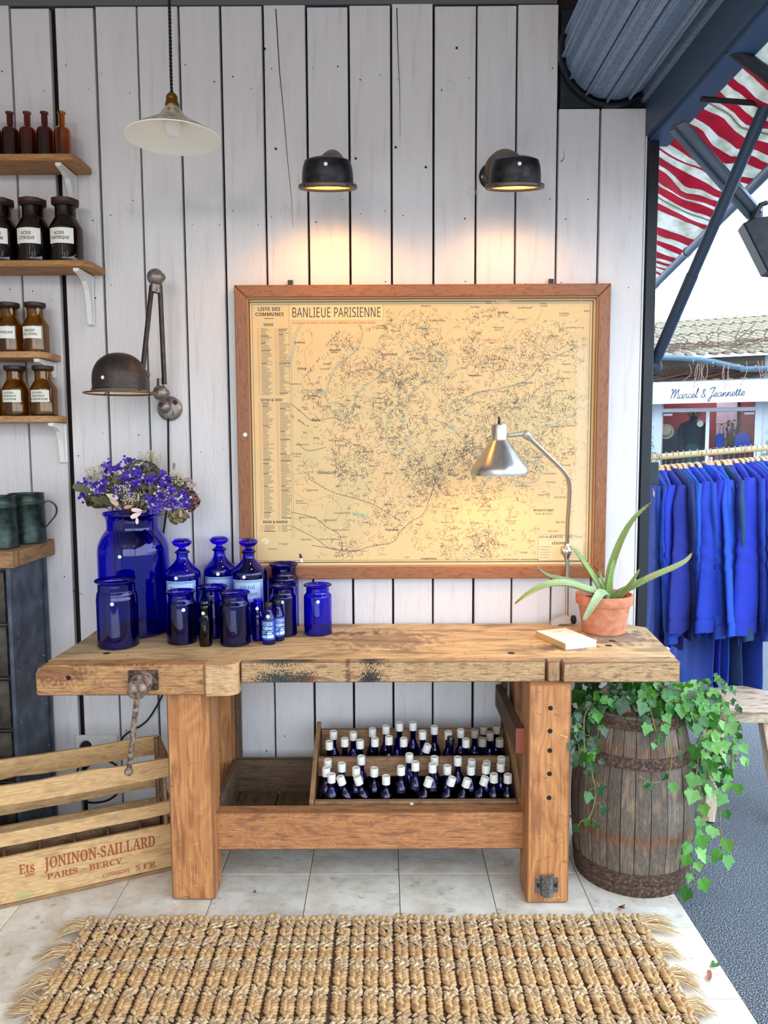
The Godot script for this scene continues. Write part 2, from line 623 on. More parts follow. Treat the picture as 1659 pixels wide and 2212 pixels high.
	rust.albedo_texture = ntex(5, 0.05, [[0.25, Color(0.17, 0.125, 0.105)], [0.5, Color(0.29, 0.21, 0.17)], [0.7, Color(0.38, 0.28, 0.22)], [0.9, Color(0.55, 0.42, 0.32)]], 256, 256, 5)
	tri_uv(rust, Vector3(5, 5, 5))
	bump(rust, ntex(6, 0.08, [], 256, 256, 5), 0.15)
	MT.rust = rust
	MT.iron = tri_uv(mat(Color(0.27, 0.24, 0.225), 0.38, 0.75), Vector3(4, 4, 4))
	MT.iron.albedo_texture = ntex(8, 0.02, [[0.2, Color(0.8, 0.76, 0.73)], [0.8, Color(1, 1, 1)]], 256, 256, 5)
	MT.old_iron = tri_uv(mat(Color(0.62, 0.55, 0.5), 0.55, 0.2), Vector3(6, 6, 6))
	MT.old_iron.albedo_texture = ntex(9, 0.03, [[0.25, Color(0.4, 0.32, 0.27)], [0.5, Color(0.75, 0.7, 0.68)], [0.8, Color(1, 1, 1)]], 256, 256, 5)
	MT.galv = tri_uv(mat(Color(0.62, 0.62, 0.62), 0.35, 0.8), Vector3(8, 8, 8))
	MT.galv.albedo_texture = ntex(10, 0.06, [[0.2, Color(0.6, 0.6, 0.6)], [0.8, Color(1, 1, 1)]], 256, 256, 4)
	MT.dull = tri_uv(mat(Color(0.56, 0.54, 0.52), 0.4, 0.7), Vector3(8, 8, 8))
	MT.dull.albedo_texture = MT.iron.albedo_texture
	MT.chrome = mat(Color(0.74, 0.73, 0.7), 0.2, 0.95)
	MT.brass = mat(Color(0.5, 0.36, 0.14), 0.3, 0.9)
	MT.black = mat(Color(0.03, 0.03, 0.035), 0.5)
	MT.steel_blue = tri_uv(mat(Color(0.13, 0.16, 0.2), 0.5, 0.3), Vector3(3, 3, 3))
	MT.steel_blue.albedo_texture = ntex(12, 0.03, [[0.2, Color(0.7, 0.7, 0.7)], [0.8, Color(1, 1, 1)]], 256, 256, 5)
	MT.arm_blue = mat(Color(0.36, 0.43, 0.53), 0.45, 0.1)
	MT.white = mat(Color(0.86, 0.85, 0.83), 0.4)
	MT.sticker = mat(Color(0.92, 0.92, 0.9), 0.6)
	MT.terracotta = tri_uv(mat(Color(0.83, 0.54, 0.41), 0.85), Vector3(6, 6, 6))
	MT.terracotta.albedo_texture = ntex(13, 0.015, [[0.2, Color(0.82, 0.8, 0.78)], [0.8, Color(1, 1, 1)]], 256, 256, 5)
	MT.soil = bump(mat(Color(0.09, 0.065, 0.045), 1.0), ntex(14, 0.1, [], 256, 256, 4), 1.0)
	MT.cord = mat(Color(0.03, 0.03, 0.045), 0.8)
	MT.cobalt = glass(Color(0.16, 0.0, 0.97))
	MT.deep_cobalt = glass(Color(0.09, 0.0, 0.83))
	for g in [MT.cobalt, MT.deep_cobalt]: g.metallic_specular = 0.36
	MT.dark_glass = glass(Color(0.06, 0.08, 0.2))
	MT.amber = glass(Color(0.80, 0.63, 0.12))
	MT.orange_glass = glass(Color(0.86, 0.58, 0.12))
	MT.dark_amber = glass(Color(0.46, 0.27, 0.10))
	MT.brown_glass = glass(Color(0.68, 0.34, 0.2))
	MT.plum_glass = glass(Color(0.58, 0.27, 0.25))
	MT.cap_brown = mat(Color(0.2, 0.1, 0.08), 0.5)
	MT.label = mat(Color(0.88, 0.87, 0.8), 0.5)

func plank_relief(s: int) -> ImageTexture:
	var w := 256
	var h := 1024
	var low := noise(s, 1.0, 3)
	var hi := noise(s + 1, 1.0, 2)
	var d := PackedByteArray()
	d.resize(w * h)
	var k := 0
	for y in h:
		var v := y / 200.0
		for x in w:
			var u := float(x) / w
			var wp := low.get_noise_2d(u * 1.3, v * 0.5)
			var ringy := sin((u * 5.0 + wp * 5.0) * TAU)
			var br := hi.get_noise_2d(u * 26.0, v * 2.5 + wp)
			var lump := low.get_noise_2d(u * 6.0 + 40.0, v * 3.0)
			var rough_zone := clampf(low.get_noise_2d(u * 0.8 + 9.0, v * 0.7 + 3.0) * 2.0 + 0.4, 0.1, 1.0)
			d[k] = int(clampf(0.5 + 0.16 * ringy * rough_zone + 0.22 * br + 0.3 * lump * rough_zone, 0.0, 1.0) * 255.0)
			k += 1
	return ImageTexture.create_from_image(Image.create_from_data(w, h, false, Image.FORMAT_L8, d))

func slab(parent: Node, nm: String, a: Vector3, b: Vector3, m: Material, bev := 0.003) -> MeshInstance3D:
	var k := M.new()
	k.box(Vector3.ZERO, (b - a).abs(), bev)
	return part(parent, nm, k, m, Transform3D(Basis(), (a + b) * 0.5))

func shell() -> void:
	var plaster := mat(Color(0.72, 0.71, 0.7), 0.8)
	var grey := mat(Color(0.36, 0.36, 0.38), 0.8)
	var c := structure("ceiling")
	slab(c, "ceiling_slab", Vector3(-2.75, 3.14, -0.3), Vector3(0.62, 3.26, 4.75), plaster)
	slab(c, "ceiling_batten", Vector3(-2.75, 3.085, -0.06), Vector3(0.64, 3.14, 0.0), grey)
	slab(c, "ceiling_edge", Vector3(0.62, 3.16, -0.3), Vector3(1.1, 3.3, 4.75), grey)
	var wl := structure("wall_left")
	slab(wl, "wall_slab", Vector3(-2.75, 0, -0.3), Vector3(-2.62, 3.14, 4.75), plaster)
	var wf := structure("wall_front")      # behind the camera: a wide shop front, open like the right side
	slab(wf, "wall_slab", Vector3(-2.75, 2.6, 4.62), Vector3(1.1, 3.3, 4.75), plaster)
	slab(wf, "wall_pier", Vector3(-2.75, 0, 4.62), Vector3(-2.2, 2.6, 4.75), plaster)
	slab(wf, "wall_pier", Vector3(0.9, 0, 4.62), Vector3(1.05, 2.6, 4.75), plaster)

func wall_boards() -> void:
	var w := structure("wall_back")
	slab(w, "wall_core", Vector3(-2.75, 0, -0.3), Vector3(0.97, 3.14, -0.04), mat(Color(0.16, 0.12, 0.11), 0.95))
	var xs := [-2.60, -2.445, -2.29, -2.13, -1.975, -1.82, -1.665, -1.51, -1.354, -1.199, -1.046, -0.891, -0.74, -0.588, -0.434, -0.277, -0.122, 0.034, 0.189, 0.346, 0.494, 0.648, 0.803, 0.974]
	for i in xs.size() - 1:
		var gl := 0.0022 + rng.randf() * 0.0015
		var gr := 0.0022 + rng.randf() * 0.0015
		if absf(xs[i] + 1.199) < 0.01: gl = 0.010
		if absf(xs[i + 1] + 1.199) < 0.01: gr = 0.011
		if i == 15 or i == 16: gl = 0.004
		var x0: float = xs[i] + gl
		var x1: float = xs[i + 1] - gr
		var top := 3.083 + rng.randf_range(-0.008, 0.008)
		if i >= 21: top = 2.718
		var zf := rng.randf_range(-0.002, 0.001)
		var b := M.new()
		# cut into lifts so that the edge wavers a little
		b.box(Vector3.ZERO, Vector3(x1 - x0, top - 0.01, 0.022), 0.0022, Vector2(rng.randf() * 3.0, rng.randf()))
		for k in b.t.size(): b.t[k] = Vector2(b.t[k].y / 0.155, b.t[k].x / 1.6)
		var o := part(w, "plank", b, MT.paint, T((x0 + x1) * 0.5, (top + 0.01) * 0.5, zf - 0.011))
		o.rotation.z = rng.randf_range(-0.0006, 0.0006)
	# the edge of the last board
	slab(w, "edge_strip", Vector3(0.972, 0.0, -0.05), Vector3(0.98, 2.718, -0.002), MT.paint, 0.002)
	# nails and small holes
	var hole := mat(Color(0.07, 0.05, 0.05), 0.9)
	var nails := M.new()
	for i in range(7, xs.size() - 1):
		for y in [0.32, 1.03, 1.5, 2.05, 2.35, 2.83]:
			for k in 2:
				if rng.randf() < 0.25: continue
				var p := Vector3(xs[i] + 0.03 + k * 0.09 + rng.randf_range(-0.012, 0.012), y + rng.randf_range(-0.05, 0.05), 0.0)
				if i >= 21 and p.y > 2.68: continue
				var r := rng.randf_range(0.0014, 0.0028)
				nails.xf = T(p.x, p.y, p.z + 0.0004, 0, PI / 2)
				nails.lathe([Vector2(r, -0.003), Vector2(r, 0.0), Vector2(0, 0.0004)], 8)
	for q in [[594, 153], [979, 153], [613, 350], [856, 348], [775, 370], [917, 388], [590, 1390]]:
		var p := Vector3((q[0] - 829.0) / 549.0, 1.5 + (955.0 - q[1]) / 560.0, 0.0)
		nails.xf = T(p.x, p.y, 0.0006, 0, PI / 2)
		nails.lathe([Vector2(0.0045, -0.003), Vector2(0.0045, 0.0), Vector2(0, 0.0005)], 10)
	part(w, "nail_hole", nails, hole, Transform3D(), "stuff")
	# knots: thin rings standing in the paint, and drying cracks
	var kn := M.new()
	for q in [[-0.37, 2.80], [0.25, 2.80], [-0.36, 2.35], [-0.94, 2.37], [-0.79, 2.05], [0.62, 2.56], [0.75, 2.56], [-1.0, 1.38], [-0.79, 2.33], [0.33, 2.42]]:
		var pts := []
		var rr := rng.randf_range(0.011, 0.018)
		for k in 17: pts.append(Vector3(q[0] + cos(TAU * k / 16) * rr * (1.0 + 0.12 * sin(k * 2.0)), q[1] + sin(TAU * k / 16) * rr * 1.15, 0.0))
		kn.tube(pts, 0.0008, 5, false)
	part(w, "knot", kn, MT.paint, Transform3D(), "stuff")
	var cr := M.new()
	var lines := [[[-0.385, 3.07], [-0.375, 2.85], [-0.362, 2.7], [-0.35, 2.53], [-0.338, 2.40], [-0.335, 2.3]], [[0.055, 3.07], [0.058, 2.93], [0.064, 2.8], [0.066, 2.62]], [[-1.01, 1.385], [-0.99, 1.392], [-0.975, 1.398]], [[-0.98, 1.24], [-0.97, 1.236], [-0.955, 1.233]], [[-1.21, 0.93], [-1.19, 0.925], [-1.17, 0.91]], [[0.66, 2.53], [0.672, 2.54], [0.67, 2.575]], [[-0.13, 1.05], [-0.11, 1.055], [-0.1, 1.05]]]
	for l in lines:
		var p := []
		for q in l: p.append(Vector3(q[0], q[1], 0.0))
		var rr := []
		for k in p.size(): rr.append(lerpf(0.0018, 0.0004, float(k) / (p.size() - 1)))
		cr.tube(p, rr, 5)
	part(w, "crack", cr, hole, Transform3D(), "stuff")

func floor_tiles() -> void:
	var f := structure("floor")
	slab(f, "floor_slab", Vector3(-2.75, -0.2, -0.3), Vector3(0.955, -0.014, 4.75), mat(Color(0.2, 0.19, 0.18), 0.9))
	var ms := []
	for k in 4:
		var m := mat(Color(1.0 - 0.02 * k, 0.98 - 0.02 * k, 0.945 - 0.016 * k), 0.32)
		m.albedo_texture = tile_marble(200 + k)
		m.uv1_scale = Vector3(1.0 / 0.62, 1.0 / 0.62, 1)
		ms.append(m)
	for iz in range(0, 8):
		for ix in range(-8, 4):
			var x0 := 0.046 + 0.31 * ix
			var x1 := minf(x0 + 0.31, 0.96)
			if x1 - x0 < 0.1: continue
			var z0 := -0.217 + 0.305 * iz
			var b := M.new()
			b.box(Vector3.ZERO, Vector3(x1 - x0 - 0.0022, 0.02, 0.305 - 0.0022), 0.001, Vector2(rng.randf() * 4.0, rng.randf() * 4.0))
			part(f, "tile", b, ms[rng.randi() % 4], T((x0 + x1) * 0.5, -0.010 + rng.randf_range(-0.0004, 0.0), z0 + 0.1525))
	slab(f, "floor_rest", Vector3(-2.75, -0.02, 2.224), Vector3(0.96, -0.0005, 4.75), ms[0])
	# the street
	var a := structure("ground")
	var asph := tri_uv(mat(Color(1, 1, 1), 0.85), Vector3(1.15, 1.15, 1.15), true)
	asph.albedo_texture = ntex(31, 0.15, [[0.2, Color(0.17, 0.185, 0.21)], [0.48, Color(0.29, 0.31, 0.34)], [0.64, Color(0.43, 0.45, 0.48)], [0.85, Color(0.74, 0.75, 0.76)]], 1024, 1024, 2)
	bump(asph, ntex(31, 0.15, [], 1024, 1024, 2), 0.6)
	slab(a, "asphalt", Vector3(0.962, -0.3, -30.0), Vector3(30, -0.006, 20), asph)
	slab(a, "asphalt", Vector3(-25, -0.3, 4.76), Vector3(0.962, -0.006, 20), asph)

func tile_marble(s: int) -> ImageTexture:   # pale conglomerate: angular chips in a fine ground
	var w := 512
	var cell := FastNoiseLite.new()
	cell.seed = s
	cell.noise_type = FastNoiseLite.TYPE_CELLULAR
	cell.frequency = 0.038
	cell.cellular_return_type = FastNoiseLite.RETURN_CELL_VALUE
	cell.cellular_jitter = 1.2
	cell.domain_warp_enabled = true
	cell.domain_warp_amplitude = 14.0
	cell.domain_warp_frequency = 0.03
	var c2 := cell.duplicate() as FastNoiseLite
	c2.frequency = 0.12
	c2.seed = s + 9
	var lo := noise(s + 3, 0.006, 3)
	var d := PackedByteArray()
	d.resize(w * w * 3)
	var k := 0
	for y in w:
		for x in w:
			var a := cell.get_noise_2d(x, y * 1.3)
			var b := c2.get_noise_2d(x, y)
			var l := lo.get_noise_2d(x, y)
			var c := Color(0.93, 0.92, 0.89).lerp(Color(0.84, 0.81, 0.76), clampf(0.5 + l, 0, 1))
			# chips of every tone, a few of them strong
			c = c.lerp(Color(0.66, 0.62, 0.57) if a > 0.0 else Color(0.98, 0.97, 0.95), absf(a) * 0.34)
			if a > 0.72: c = c.lerp(Color(0.55, 0.51, 0.47), 0.45)
			elif a < -0.88: c = c.lerp(Color(0.66, 0.55, 0.46), 0.5)
			if b > 0.8: c = c.lerp(Color(0.45, 0.42, 0.4), 0.35)
			elif b < -0.85: c = c.lerp(Color(0.96, 0.95, 0.93), 0.4)
			d[k] = int(c.r * 255.0); d[k + 1] = int(c.g * 255.0); d[k + 2] = int(c.b * 255.0)
			k += 3
	return ImageTexture.create_from_image(Image.create_from_data(w, w, false, Image.FORMAT_RGB8, d))

func workbench() -> void:
	var r := RandomNumberGenerator.new()
	r.seed = 5
	var b := thing("workbench", "old wooden carpenter's workbench with front vise and square legs along the wall", "workbench", Vector3(-0.08, 0, 0.3))
	var o := -b.position
	var off := func(x: float, y: float, z: float) -> Transform3D: return Transform3D(Basis(), Vector3(x, y, z) + o)
	# top: outline in x,z
	var p := M.new()
	p.xf = Transform3D(Basis(Vector3(1, 0, 0), Vector3(0, 0, -1), Vector3(0, 1, 0)), Vector3(0, 0.80, 0) + o)
	p.prism(PackedVector2Array([Vector2(-1.088, -0.515), Vector2(-1.078, -0.25), Vector2(-1.086, -0.03), Vector2(0.86, -0.03), Vector2(0.93, -0.055), Vector2(0.985, -0.105), Vector2(0.945, -0.503), Vector2(0.2, -0.503), Vector2(-0.46, -0.506)]), 0.068, 0.004, Vector2(1.1, 0.55))
	part(b, "bench_top", p, MT.bench_top)
	var fb := M.new()
	for seg in [[-0.462, 0.515], [0.521, 0.562], [0.568, 0.942]]:
		var mid: float = (seg[0] + seg[1]) * 0.5
		var dz := 0.006 if seg[1] - seg[0] < 0.1 else 0.0
		fb.xf = off.call(mid, 0.766, 0.5245 - dz + 0.018 * clampf(mid, 0.0, 1.0))
		fb.box(Vector3.ZERO, Vector3(seg[1] - seg[0], 0.068, 0.04), 0.004, Vector2(seg[0] + 0.46, 0), 0.0012, r)
	part(b, "front_board", fb, MT.bench_edge)
	var j := M.new()
	j.xf = off.call(0, 0, 0.576)
	j.prism(PackedVector2Array([Vector2(-1.105, 0.708), Vector2(-1.10, 0.703), Vector2(-0.571, 0.703), Vector2(-0.571, 0.803), Vector2(-1.075, 0.803), Vector2(-1.096, 0.793), Vector2(-1.106, 0.775)]), 0.062, 0.005, Vector2(1.2, -0.69))
	part(b, "vise_jaw", j, MT.bench_jaw)
	var je := M.new()      # the worn, rounded block at the jaw's right end
	je.xf = Transform3D(Basis(Vector3(1, 0, 0), Vector3(0, 0, -1), Vector3(0, 1, 0)), Vector3(0, 0.803, 0) + o)
	je.prism(PackedVector2Array([Vector2(-0.57, -0.578), Vector2(-0.562, -0.587), Vector2(-0.545, -0.582), Vector2(-0.5, -0.581), Vector2(-0.478, -0.574), Vector2(-0.466, -0.558), Vector2(-0.464, -0.516), Vector2(-0.57, -0.516)]), 0.1, 0.006, Vector2(0, 0))
	part(b, "jaw_block", je, MT.bench_block)
	slab(b, "vise_plate", Vector3(-0.81, 0.722, 0.574) + o, Vector3(-0.715, 0.786, 0.583) + o, MT.rust, 0.002)
	var h := M.new()
	h.xf = Transform3D(Basis.from_euler(Vector3(PI / 2 + 0.12, 0, 0)), Vector3(-0.762, 0.754, 0.58) + o)
	h.lathe([Vector2(0.034, 0), Vector2(0.034, 0.03), Vector2(0.029, 0.034), Vector2(0.028, 0.052), Vector2(0.031, 0.056), Vector2(0.031, 0.072), Vector2(0.022, 0.078), Vector2(0.014, 0.079), Vector2(0, 0.08)], 28)
	part(b, "vise_screw", h, MT.old_iron)
	var hd := M.new()
	var a1 := Vector3(-0.755, 0.79, 0.635) + o
	var a2 := Vector3(-0.795, 0.487, 0.648) + o
	hd.tube([a1, a1.lerp(a2, 0.5), a2], [0.0085, 0.009, 0.0085], 12)
	var ball := M.new()
	ball.xf = aim(a2.lerp(a1, -0.02), a1)
	ball.lathe([Vector2(0, -0.008), Vector2(0.011, -0.004), Vector2(0.014, 0.004), Vector2(0.012, 0.012), Vector2(0.009, 0.014)], 16)
	var hm := part(b, "vise_handle", hd, MT.old_iron)
	part(hm, "handle_knob", ball, MT.old_iron)
	# legs
	var leg := func(x0: float, x1: float, y1: float, z0: float, z1: float, m: Material, uo: float) -> void:
		var k := M.new()
		k.box(Vector3.ZERO, Vector3(x1 - x0, y1, z1 - z0), 0.006, Vector2(uo, uo), 0.0015, r)
		part(b, "leg", k, m, off.call((x0 + x1) * 0.5, y1 * 0.5 + 0.001, (z0 + z1) * 0.5))
	leg.call(-0.702, -0.562, 0.702, 0.43, 0.546, MT.bench_leg, 0.1)
	leg.call(0.457, 0.594, 0.732, 0.455, 0.572, MT.bench_leg, 0.5)
	leg.call(-0.66, -0.575, 0.732, 0.06, 0.14, MT.bench_leg, 0.3)
	leg.call(0.482, 0.58, 0.732, 0.06, 0.14, MT.bench_leg, 0.7)
	slab(b, "rear_post", Vector3(-0.574, 0.02, 0.045) + o, Vector3(-0.556, 0.732, 0.085) + o, MT.old_wood, 0.002)
	slab(b, "rear_post", Vector3(0.45, 0.02, 0.045) + o, Vector3(0.468, 0.732, 0.085) + o, MT.old_wood, 0.002)
	# bolt holes in the right leg
	var holes := M.new()
	for q in [[1.185, 1528], [1.187, 1576.5], [1.187, 1618], [1.187, 1668], [1.189, 1719.6]]:
		var yy: float = 0.749 - (q[1] - 1467.0) / 647.0
		holes.xf = Transform3D(Basis.from_euler(Vector3(PI / 2, 0, 0)), Vector3(0.5265, yy, 0.5723) + o)
		holes.lathe([Vector2(0.0078, -0.004), Vector2(0.0076, 0.0004), Vector2(0.0055, 0.0006), Vector2(0, 0.0007)], 14)
	for q in [[-1.0, 0.762], [0.541, 0.768]]:
		holes.xf = Transform3D(Basis.from_euler(Vector3(PI / 2, 0, 0)), Vector3(q[0], q[1], 0.5765 if q[0] < 0 else 0.5445) + o)
		holes.lathe([Vector2(0.008, -0.004), Vector2(0.0078, 0.0004), Vector2(0.0055, 0.0006), Vector2(0, 0.0007)], 14)
	for q in [[0.80, 0.30], [0.77, 0.36], [-0.93, 0.43], [0.42, 0.45]]:
		holes.xf = Transform3D(Basis(), Vector3(q[0], 0.8, q[1]) + o)
		holes.lathe([Vector2(0.013, -0.002), Vector2(0.0125, 0.0003), Vector2(0, 0.0006)], 16)
	part(b, "bolt_hole", holes, mat(Color(0.07, 0.045, 0.03), 0.9), Transform3D(), "stuff")
	# rails and tray
	var rl := M.new()
	rl.box(Vector3.ZERO, Vector3(1.045, 0.135, 0.05), 0.006, Vector2(0.1, 0.0), 0.001, r)
	part(b, "front_rail", rl, MT.rail, off.call(-0.047, 0.2125, 0.475))
	slab(b, "rear_rail", Vector3(-0.575, 0.16, 0.075) + o, Vector3(0.48, 0.29, 0.1) + o, MT.old_wood)
	slab(b, "end_board", Vector3(-0.572, 0.166, 0.14) + o, Vector3(-0.556, 0.31, 0.45) + o, MT.old_wood)
	for k in 7:
		var x0 := -0.554 + k * 0.147
		slab(b, "tray_board", Vector3(x0, 0.14 - 0.004 * (k % 2), 0.1) + o, Vector3(x0 + 0.1445, 0.163, 0.449) + o, MT.old_wood)
	var sr := M.new()
	sr.box(Vector3.ZERO, Vector3(0.03, 0.085, 0.46), 0.004, Vector2.ZERO, 0.001, r)
	var srm := part(b, "side_rail", sr, MT.old_wood, off.call(0.443, 0.522, 0.275))
	slab(srm, "painted_end", Vector3(-0.0145, -0.042, 0.2302), Vector3(0.0145, 0.042, 0.2322), mat(Color(0.55, 0.29, 0.22), 0.7), 0.001)
	# pipe clip at the foot of the right leg
	var cl := M.new()
	for s in [-1, 1]:
		cl.xf = off.call(0.523 + s * 0.027, 0.065, 0.5735)
		cl.box(Vector3.ZERO, Vector3(0.02, 0.052, 0.004), 0.001)
	cl.xf = off.call(0.523, 0.034, 0.577)
	cl.lathe([Vector2(0.018, 0), Vector2(0.02, 0.0), Vector2(0.02, 0.07), Vector2(0.017, 0.07), Vector2(0.017, 0.0)], 16, 0.7, 1.0, -PI / 2, PI / 2)
	var clm := part(b, "pipe_clip", cl, MT.galv)
	for s in [-1, 1]:
		var bo := M.new()
		bo.xf = Transform3D(Basis.from_euler(Vector3(PI / 2, 0, 0)), Vector3(0.523 + s * 0.028, 0.066, 0.575) + o)
		bo.lathe([Vector2(0.006, 0), Vector2(0.006, 0.004), Vector2(0, 0.0045)], 6)
		part(clm, "bolt", bo, MT.iron)

# ---------------------------------------------------------------- map
func pline(im: Image, pts: Array, c: Color, wd := 1.3, a := 0.85, dash := 0.0) -> void:
	var acc := 0.0
	for i in pts.size() - 1:
		var p: Vector2 = pts[i]
		var q: Vector2 = pts[i + 1]
		var l := p.distance_to(q)
		var n := maxi(1, int(l / 0.8))
		for k in n:
			acc += l / n
			if dash > 0.0 and fmod(acc, dash * 1.6) > dash: continue
			var o := p.lerp(q, float(k) / n)
			var r := int(ceil(wd * 0.5))
			for y in range(int(o.y) - r, int(o.y) + r + 1):
				for x in range(int(o.x) - r, int(o.x) + r + 1):
					if x < 0 or y < 0 or x >= im.get_width() or y >= im.get_height(): continue
					var dd := Vector2(x + 0.5, y + 0.5).distance_to(o)
					var cov := clampf(wd * 0.5 + 0.5 - dd, 0.0, 1.0)
					if cov > 0.0: im.set_pixel(x, y, im.get_pixel(x, y).lerp(c, cov * a * 0.55))

func map_print() -> ImageTexture:
	var W := 2048
	var H := 1600
	var r := RandomNumberGenerator.new()
	r.seed = 77
	var paper := noise(301, 0.0022, 4)
	var fine := noise(302, 0.03, 2)
	var d := PackedByteArray()
	d.resize(W * H * 3)
	var ps := []
	for y in range(0, H):
		for x in range(0, W):
			var t := 0.0
			if x % 4 == 0 and y % 2 == 0: 
				t = paper.get_noise_2d(x, y) * 0.5 + fine.get_noise_2d(x, y) * 0.12
				var c := Color(0.84, 0.72, 0.51).lerp(Color(0.77, 0.69, 0.50) if t < 0 else Color(0.88, 0.70, 0.50), minf(absf(t) * 1.8, 1.0))
				var k := (y * W + x) * 3
				for j in 4:
					for jj in 2:
						var kk := k + jj * W * 3 + j * 3
						d[kk] = int(c.r * 255.0)
						d[kk + 1] = int(c.g * 255.0)
						d[kk + 2] = int(c.b * 255.0)
	var im := Image.create_from_data(W, H, false, Image.FORMAT_RGB8, d)
	var ink := Color(0.13, 0.125, 0.15)
	var red := Color(0.72, 0.3, 0.2)
	var grn := Color(0.47, 0.52, 0.45)
	var F := func(p: Array) -> Vector2: return Vector2((p[0] - 537.0) * 2.72, (p[1] - 642.0) * 2.745)
	var A := func(p: Array) -> Vector2: return Vector2((500.0 + p[0] / 2.9625 - 537.0) * 2.72, (580.0 + p[1] / 2.9625 - 642.0) * 2.745)
	var B := func(p: Array) -> Vector2: return Vector2((980.0 + p[0] / 4.425 - 537.0) * 2.72, (880.0 + p[1] / 4.425 - 642.0) * 2.745)
	var G := func(p: Array) -> Vector2: return Vector2((940.0 + p[0] / 3.252 - 537.0) * 2.72, (580.0 + p[1] / 3.252 - 642.0) * 2.745)
	var curve := func(f: Callable, l: Array) -> Array:
		var q := []
		for p in l: q.append(f.call(p))
		return spline(q, 8)
	# rivers
	var seine: Array = curve.call(A, [[825, 350], [840, 420], [800, 510], [740, 560], [680, 610], [640, 670], [610, 760], [610, 830], [640, 900], [710, 940], [760, 910], [790, 840], [800, 800], [850, 740], [950, 680], [1040, 610], [1110, 540], [1200, 500], [1290, 510], [1360, 550], [1385, 590], [1360, 640], [1300, 690], [1200, 740], [1120, 820], [1040, 890], [1000, 960], [990, 1080], [1010, 1150], [1050, 1180], [1100, 1150], [1150, 1060], [1200, 990], [1260, 955], [1340, 970], [1430, 1020], [1520, 1120], [1580, 1180]])
	var seine2: Array = curve.call(B, [[0, 190], [90, 270], [180, 380], [260, 470], [320, 560], [345, 640], [330, 690], [290, 780], [310, 860], [370, 940], [440, 1010], [470, 1100], [440, 1160], [330, 1200], [260, 1260], [240, 1310], [180, 1400], [160, 1460]])
	var marne: Array = curve.call(G, [[1030, 1020], [970, 1025], [910, 1050], [860, 1085], [780, 1095], [720, 1120], [700, 1150], [720, 1200]])
	var marne2: Array = curve.call(B, [[520, 500], [700, 500], [820, 520], [850, 590], [830, 680], [760, 715], [640, 700], [560, 680]])
	var oise: Array = curve.call(A, [[450, 350], [410, 420], [400, 500], [380, 570], [365, 620]])
	for rv in [[seine, 7.0], [seine2, 8.0], [marne, 9.0], [marne2, 7.0], [oise, 12.0]]:
		pline(im, rv[0], grn, rv[1] + 3.0, 0.8)
		pline(im, rv[0], Color(0.78, 0.72, 0.56), rv[1], 0.9)
		pline(im, rv[0], grn, 1.4, 0.5)
	for lk in [[1100, 960], [1240, 380], [790, 1565], [830, 1575], [1420, 1000], [570, 770]]:
		var p: Vector2 = A.call(lk)
		for k in 60: pline(im, [p + Vector2(r.randfn(0, 9), r.randfn(0, 5)), p + Vector2(r.randfn(0, 9), r.randfn(0, 5))], Color(0.58, 0.66, 0.58), 3.0, 0.5)
	# canal, railways, main roads, limits
	pline(im, curve.call(G, [[1040, 530], [900, 590], [780, 640], [700, 730], [640, 780], [480, 830], [300, 860], [200, 920]]), grn, 5.0, 0.6)
	for l in [[[365, 1640], [520, 1720], [620, 1790], [760, 1810], [880, 1780], [1030, 1750], [1080, 1680], [1160, 1610], [1240, 1550], [1330, 1290], [1390, 1140]], [[480, 1330], [640, 1420], [780, 1460], [900, 1500], [1000, 1560], [1080, 1610]], [[370, 1550], [520, 1590], [600, 1650], [680, 1700], [700, 1800]], [[500, 1770], [700, 1800], [860, 1810]], [[420, 1100], [480, 1150], [600, 1130]], [[380, 850], [440, 900], [520, 960], [640, 940], [720, 960]]]:
		pline(im, curve.call(A, l), Color(0.25, 0.26, 0.32), 2.0, 0.7)
		pline(im, curve.call(A, l), ink, 3.4, 0.7, 12.0)
	for l in [[[500, 370], [520, 450], [470, 520], [480, 620]], [[720, 430], [830, 430], [860, 380], [990, 350], [1060, 300]], [[1200, 440], [1260, 410], [1330, 470], [1400, 460], [1500, 440], [1658, 450]], [[1340, 770], [1420, 765], [1520, 770], [1560, 760]], [[900, 880], [960, 930], [940, 1000], [850, 1020], [770, 1010]], [[1390, 1600], [1420, 1540], [1330, 1530], [1290, 1600]], [[390, 1420], [500, 1480], [600, 1450], [700, 1530], [640, 1620]], [[700, 560], [760, 640], [700, 700], [800, 720]]]:
		pline(im, curve.call(A, l), red, 2.0, 0.6)
	for l in [[[420, 490], [340, 500], [470, 500], [430, 570], [400, 600], [520, 650], [540, 720], [600, 760]], [[540, 480], [600, 430], [680, 400], [760, 290]], [[0, 830], [130, 835], [250, 830]]]:
		pline(im, curve.call(G, l), red, 2.2, 0.65)
	# streets: short strokes, dense round the suburbs
	var dens := noise(303, 0.0065, 2)
	var turn := noise(304, 0.004, 2)
	var placed := 0
	var spots := []
	for c in [[740, 470], [760, 640], [540, 790], [720, 900], [900, 640], [1060, 690], [1170, 660], [1300, 560], [1230, 390], [1080, 800], [950, 860], [1060, 1050], [700, 1190], [740, 1270], [830, 1150], [1180, 1250], [1240, 1360], [1250, 1450], [1330, 1290], [1500, 1180], [1600, 1230], [1550, 500], [1630, 600], [1030, 380], [1440, 870], [1020, 1560], [720, 1800], [1650, 1750]]: spots.append([A.call(c), 110.0])
	for c in [[330, 300], [520, 620], [680, 650], [800, 780], [700, 900], [560, 970], [850, 990], [960, 940], [420, 980], [350, 1150], [500, 1180], [300, 1330], [180, 1280], [650, 1330], [800, 1150], [880, 1270], [600, 1420], [350, 1600], [60, 1460], [380, 1900], [330, 2010], [110, 1960], [900, 500], [1050, 600], [730, 520]]: spots.append([G.call(c), 120.0])
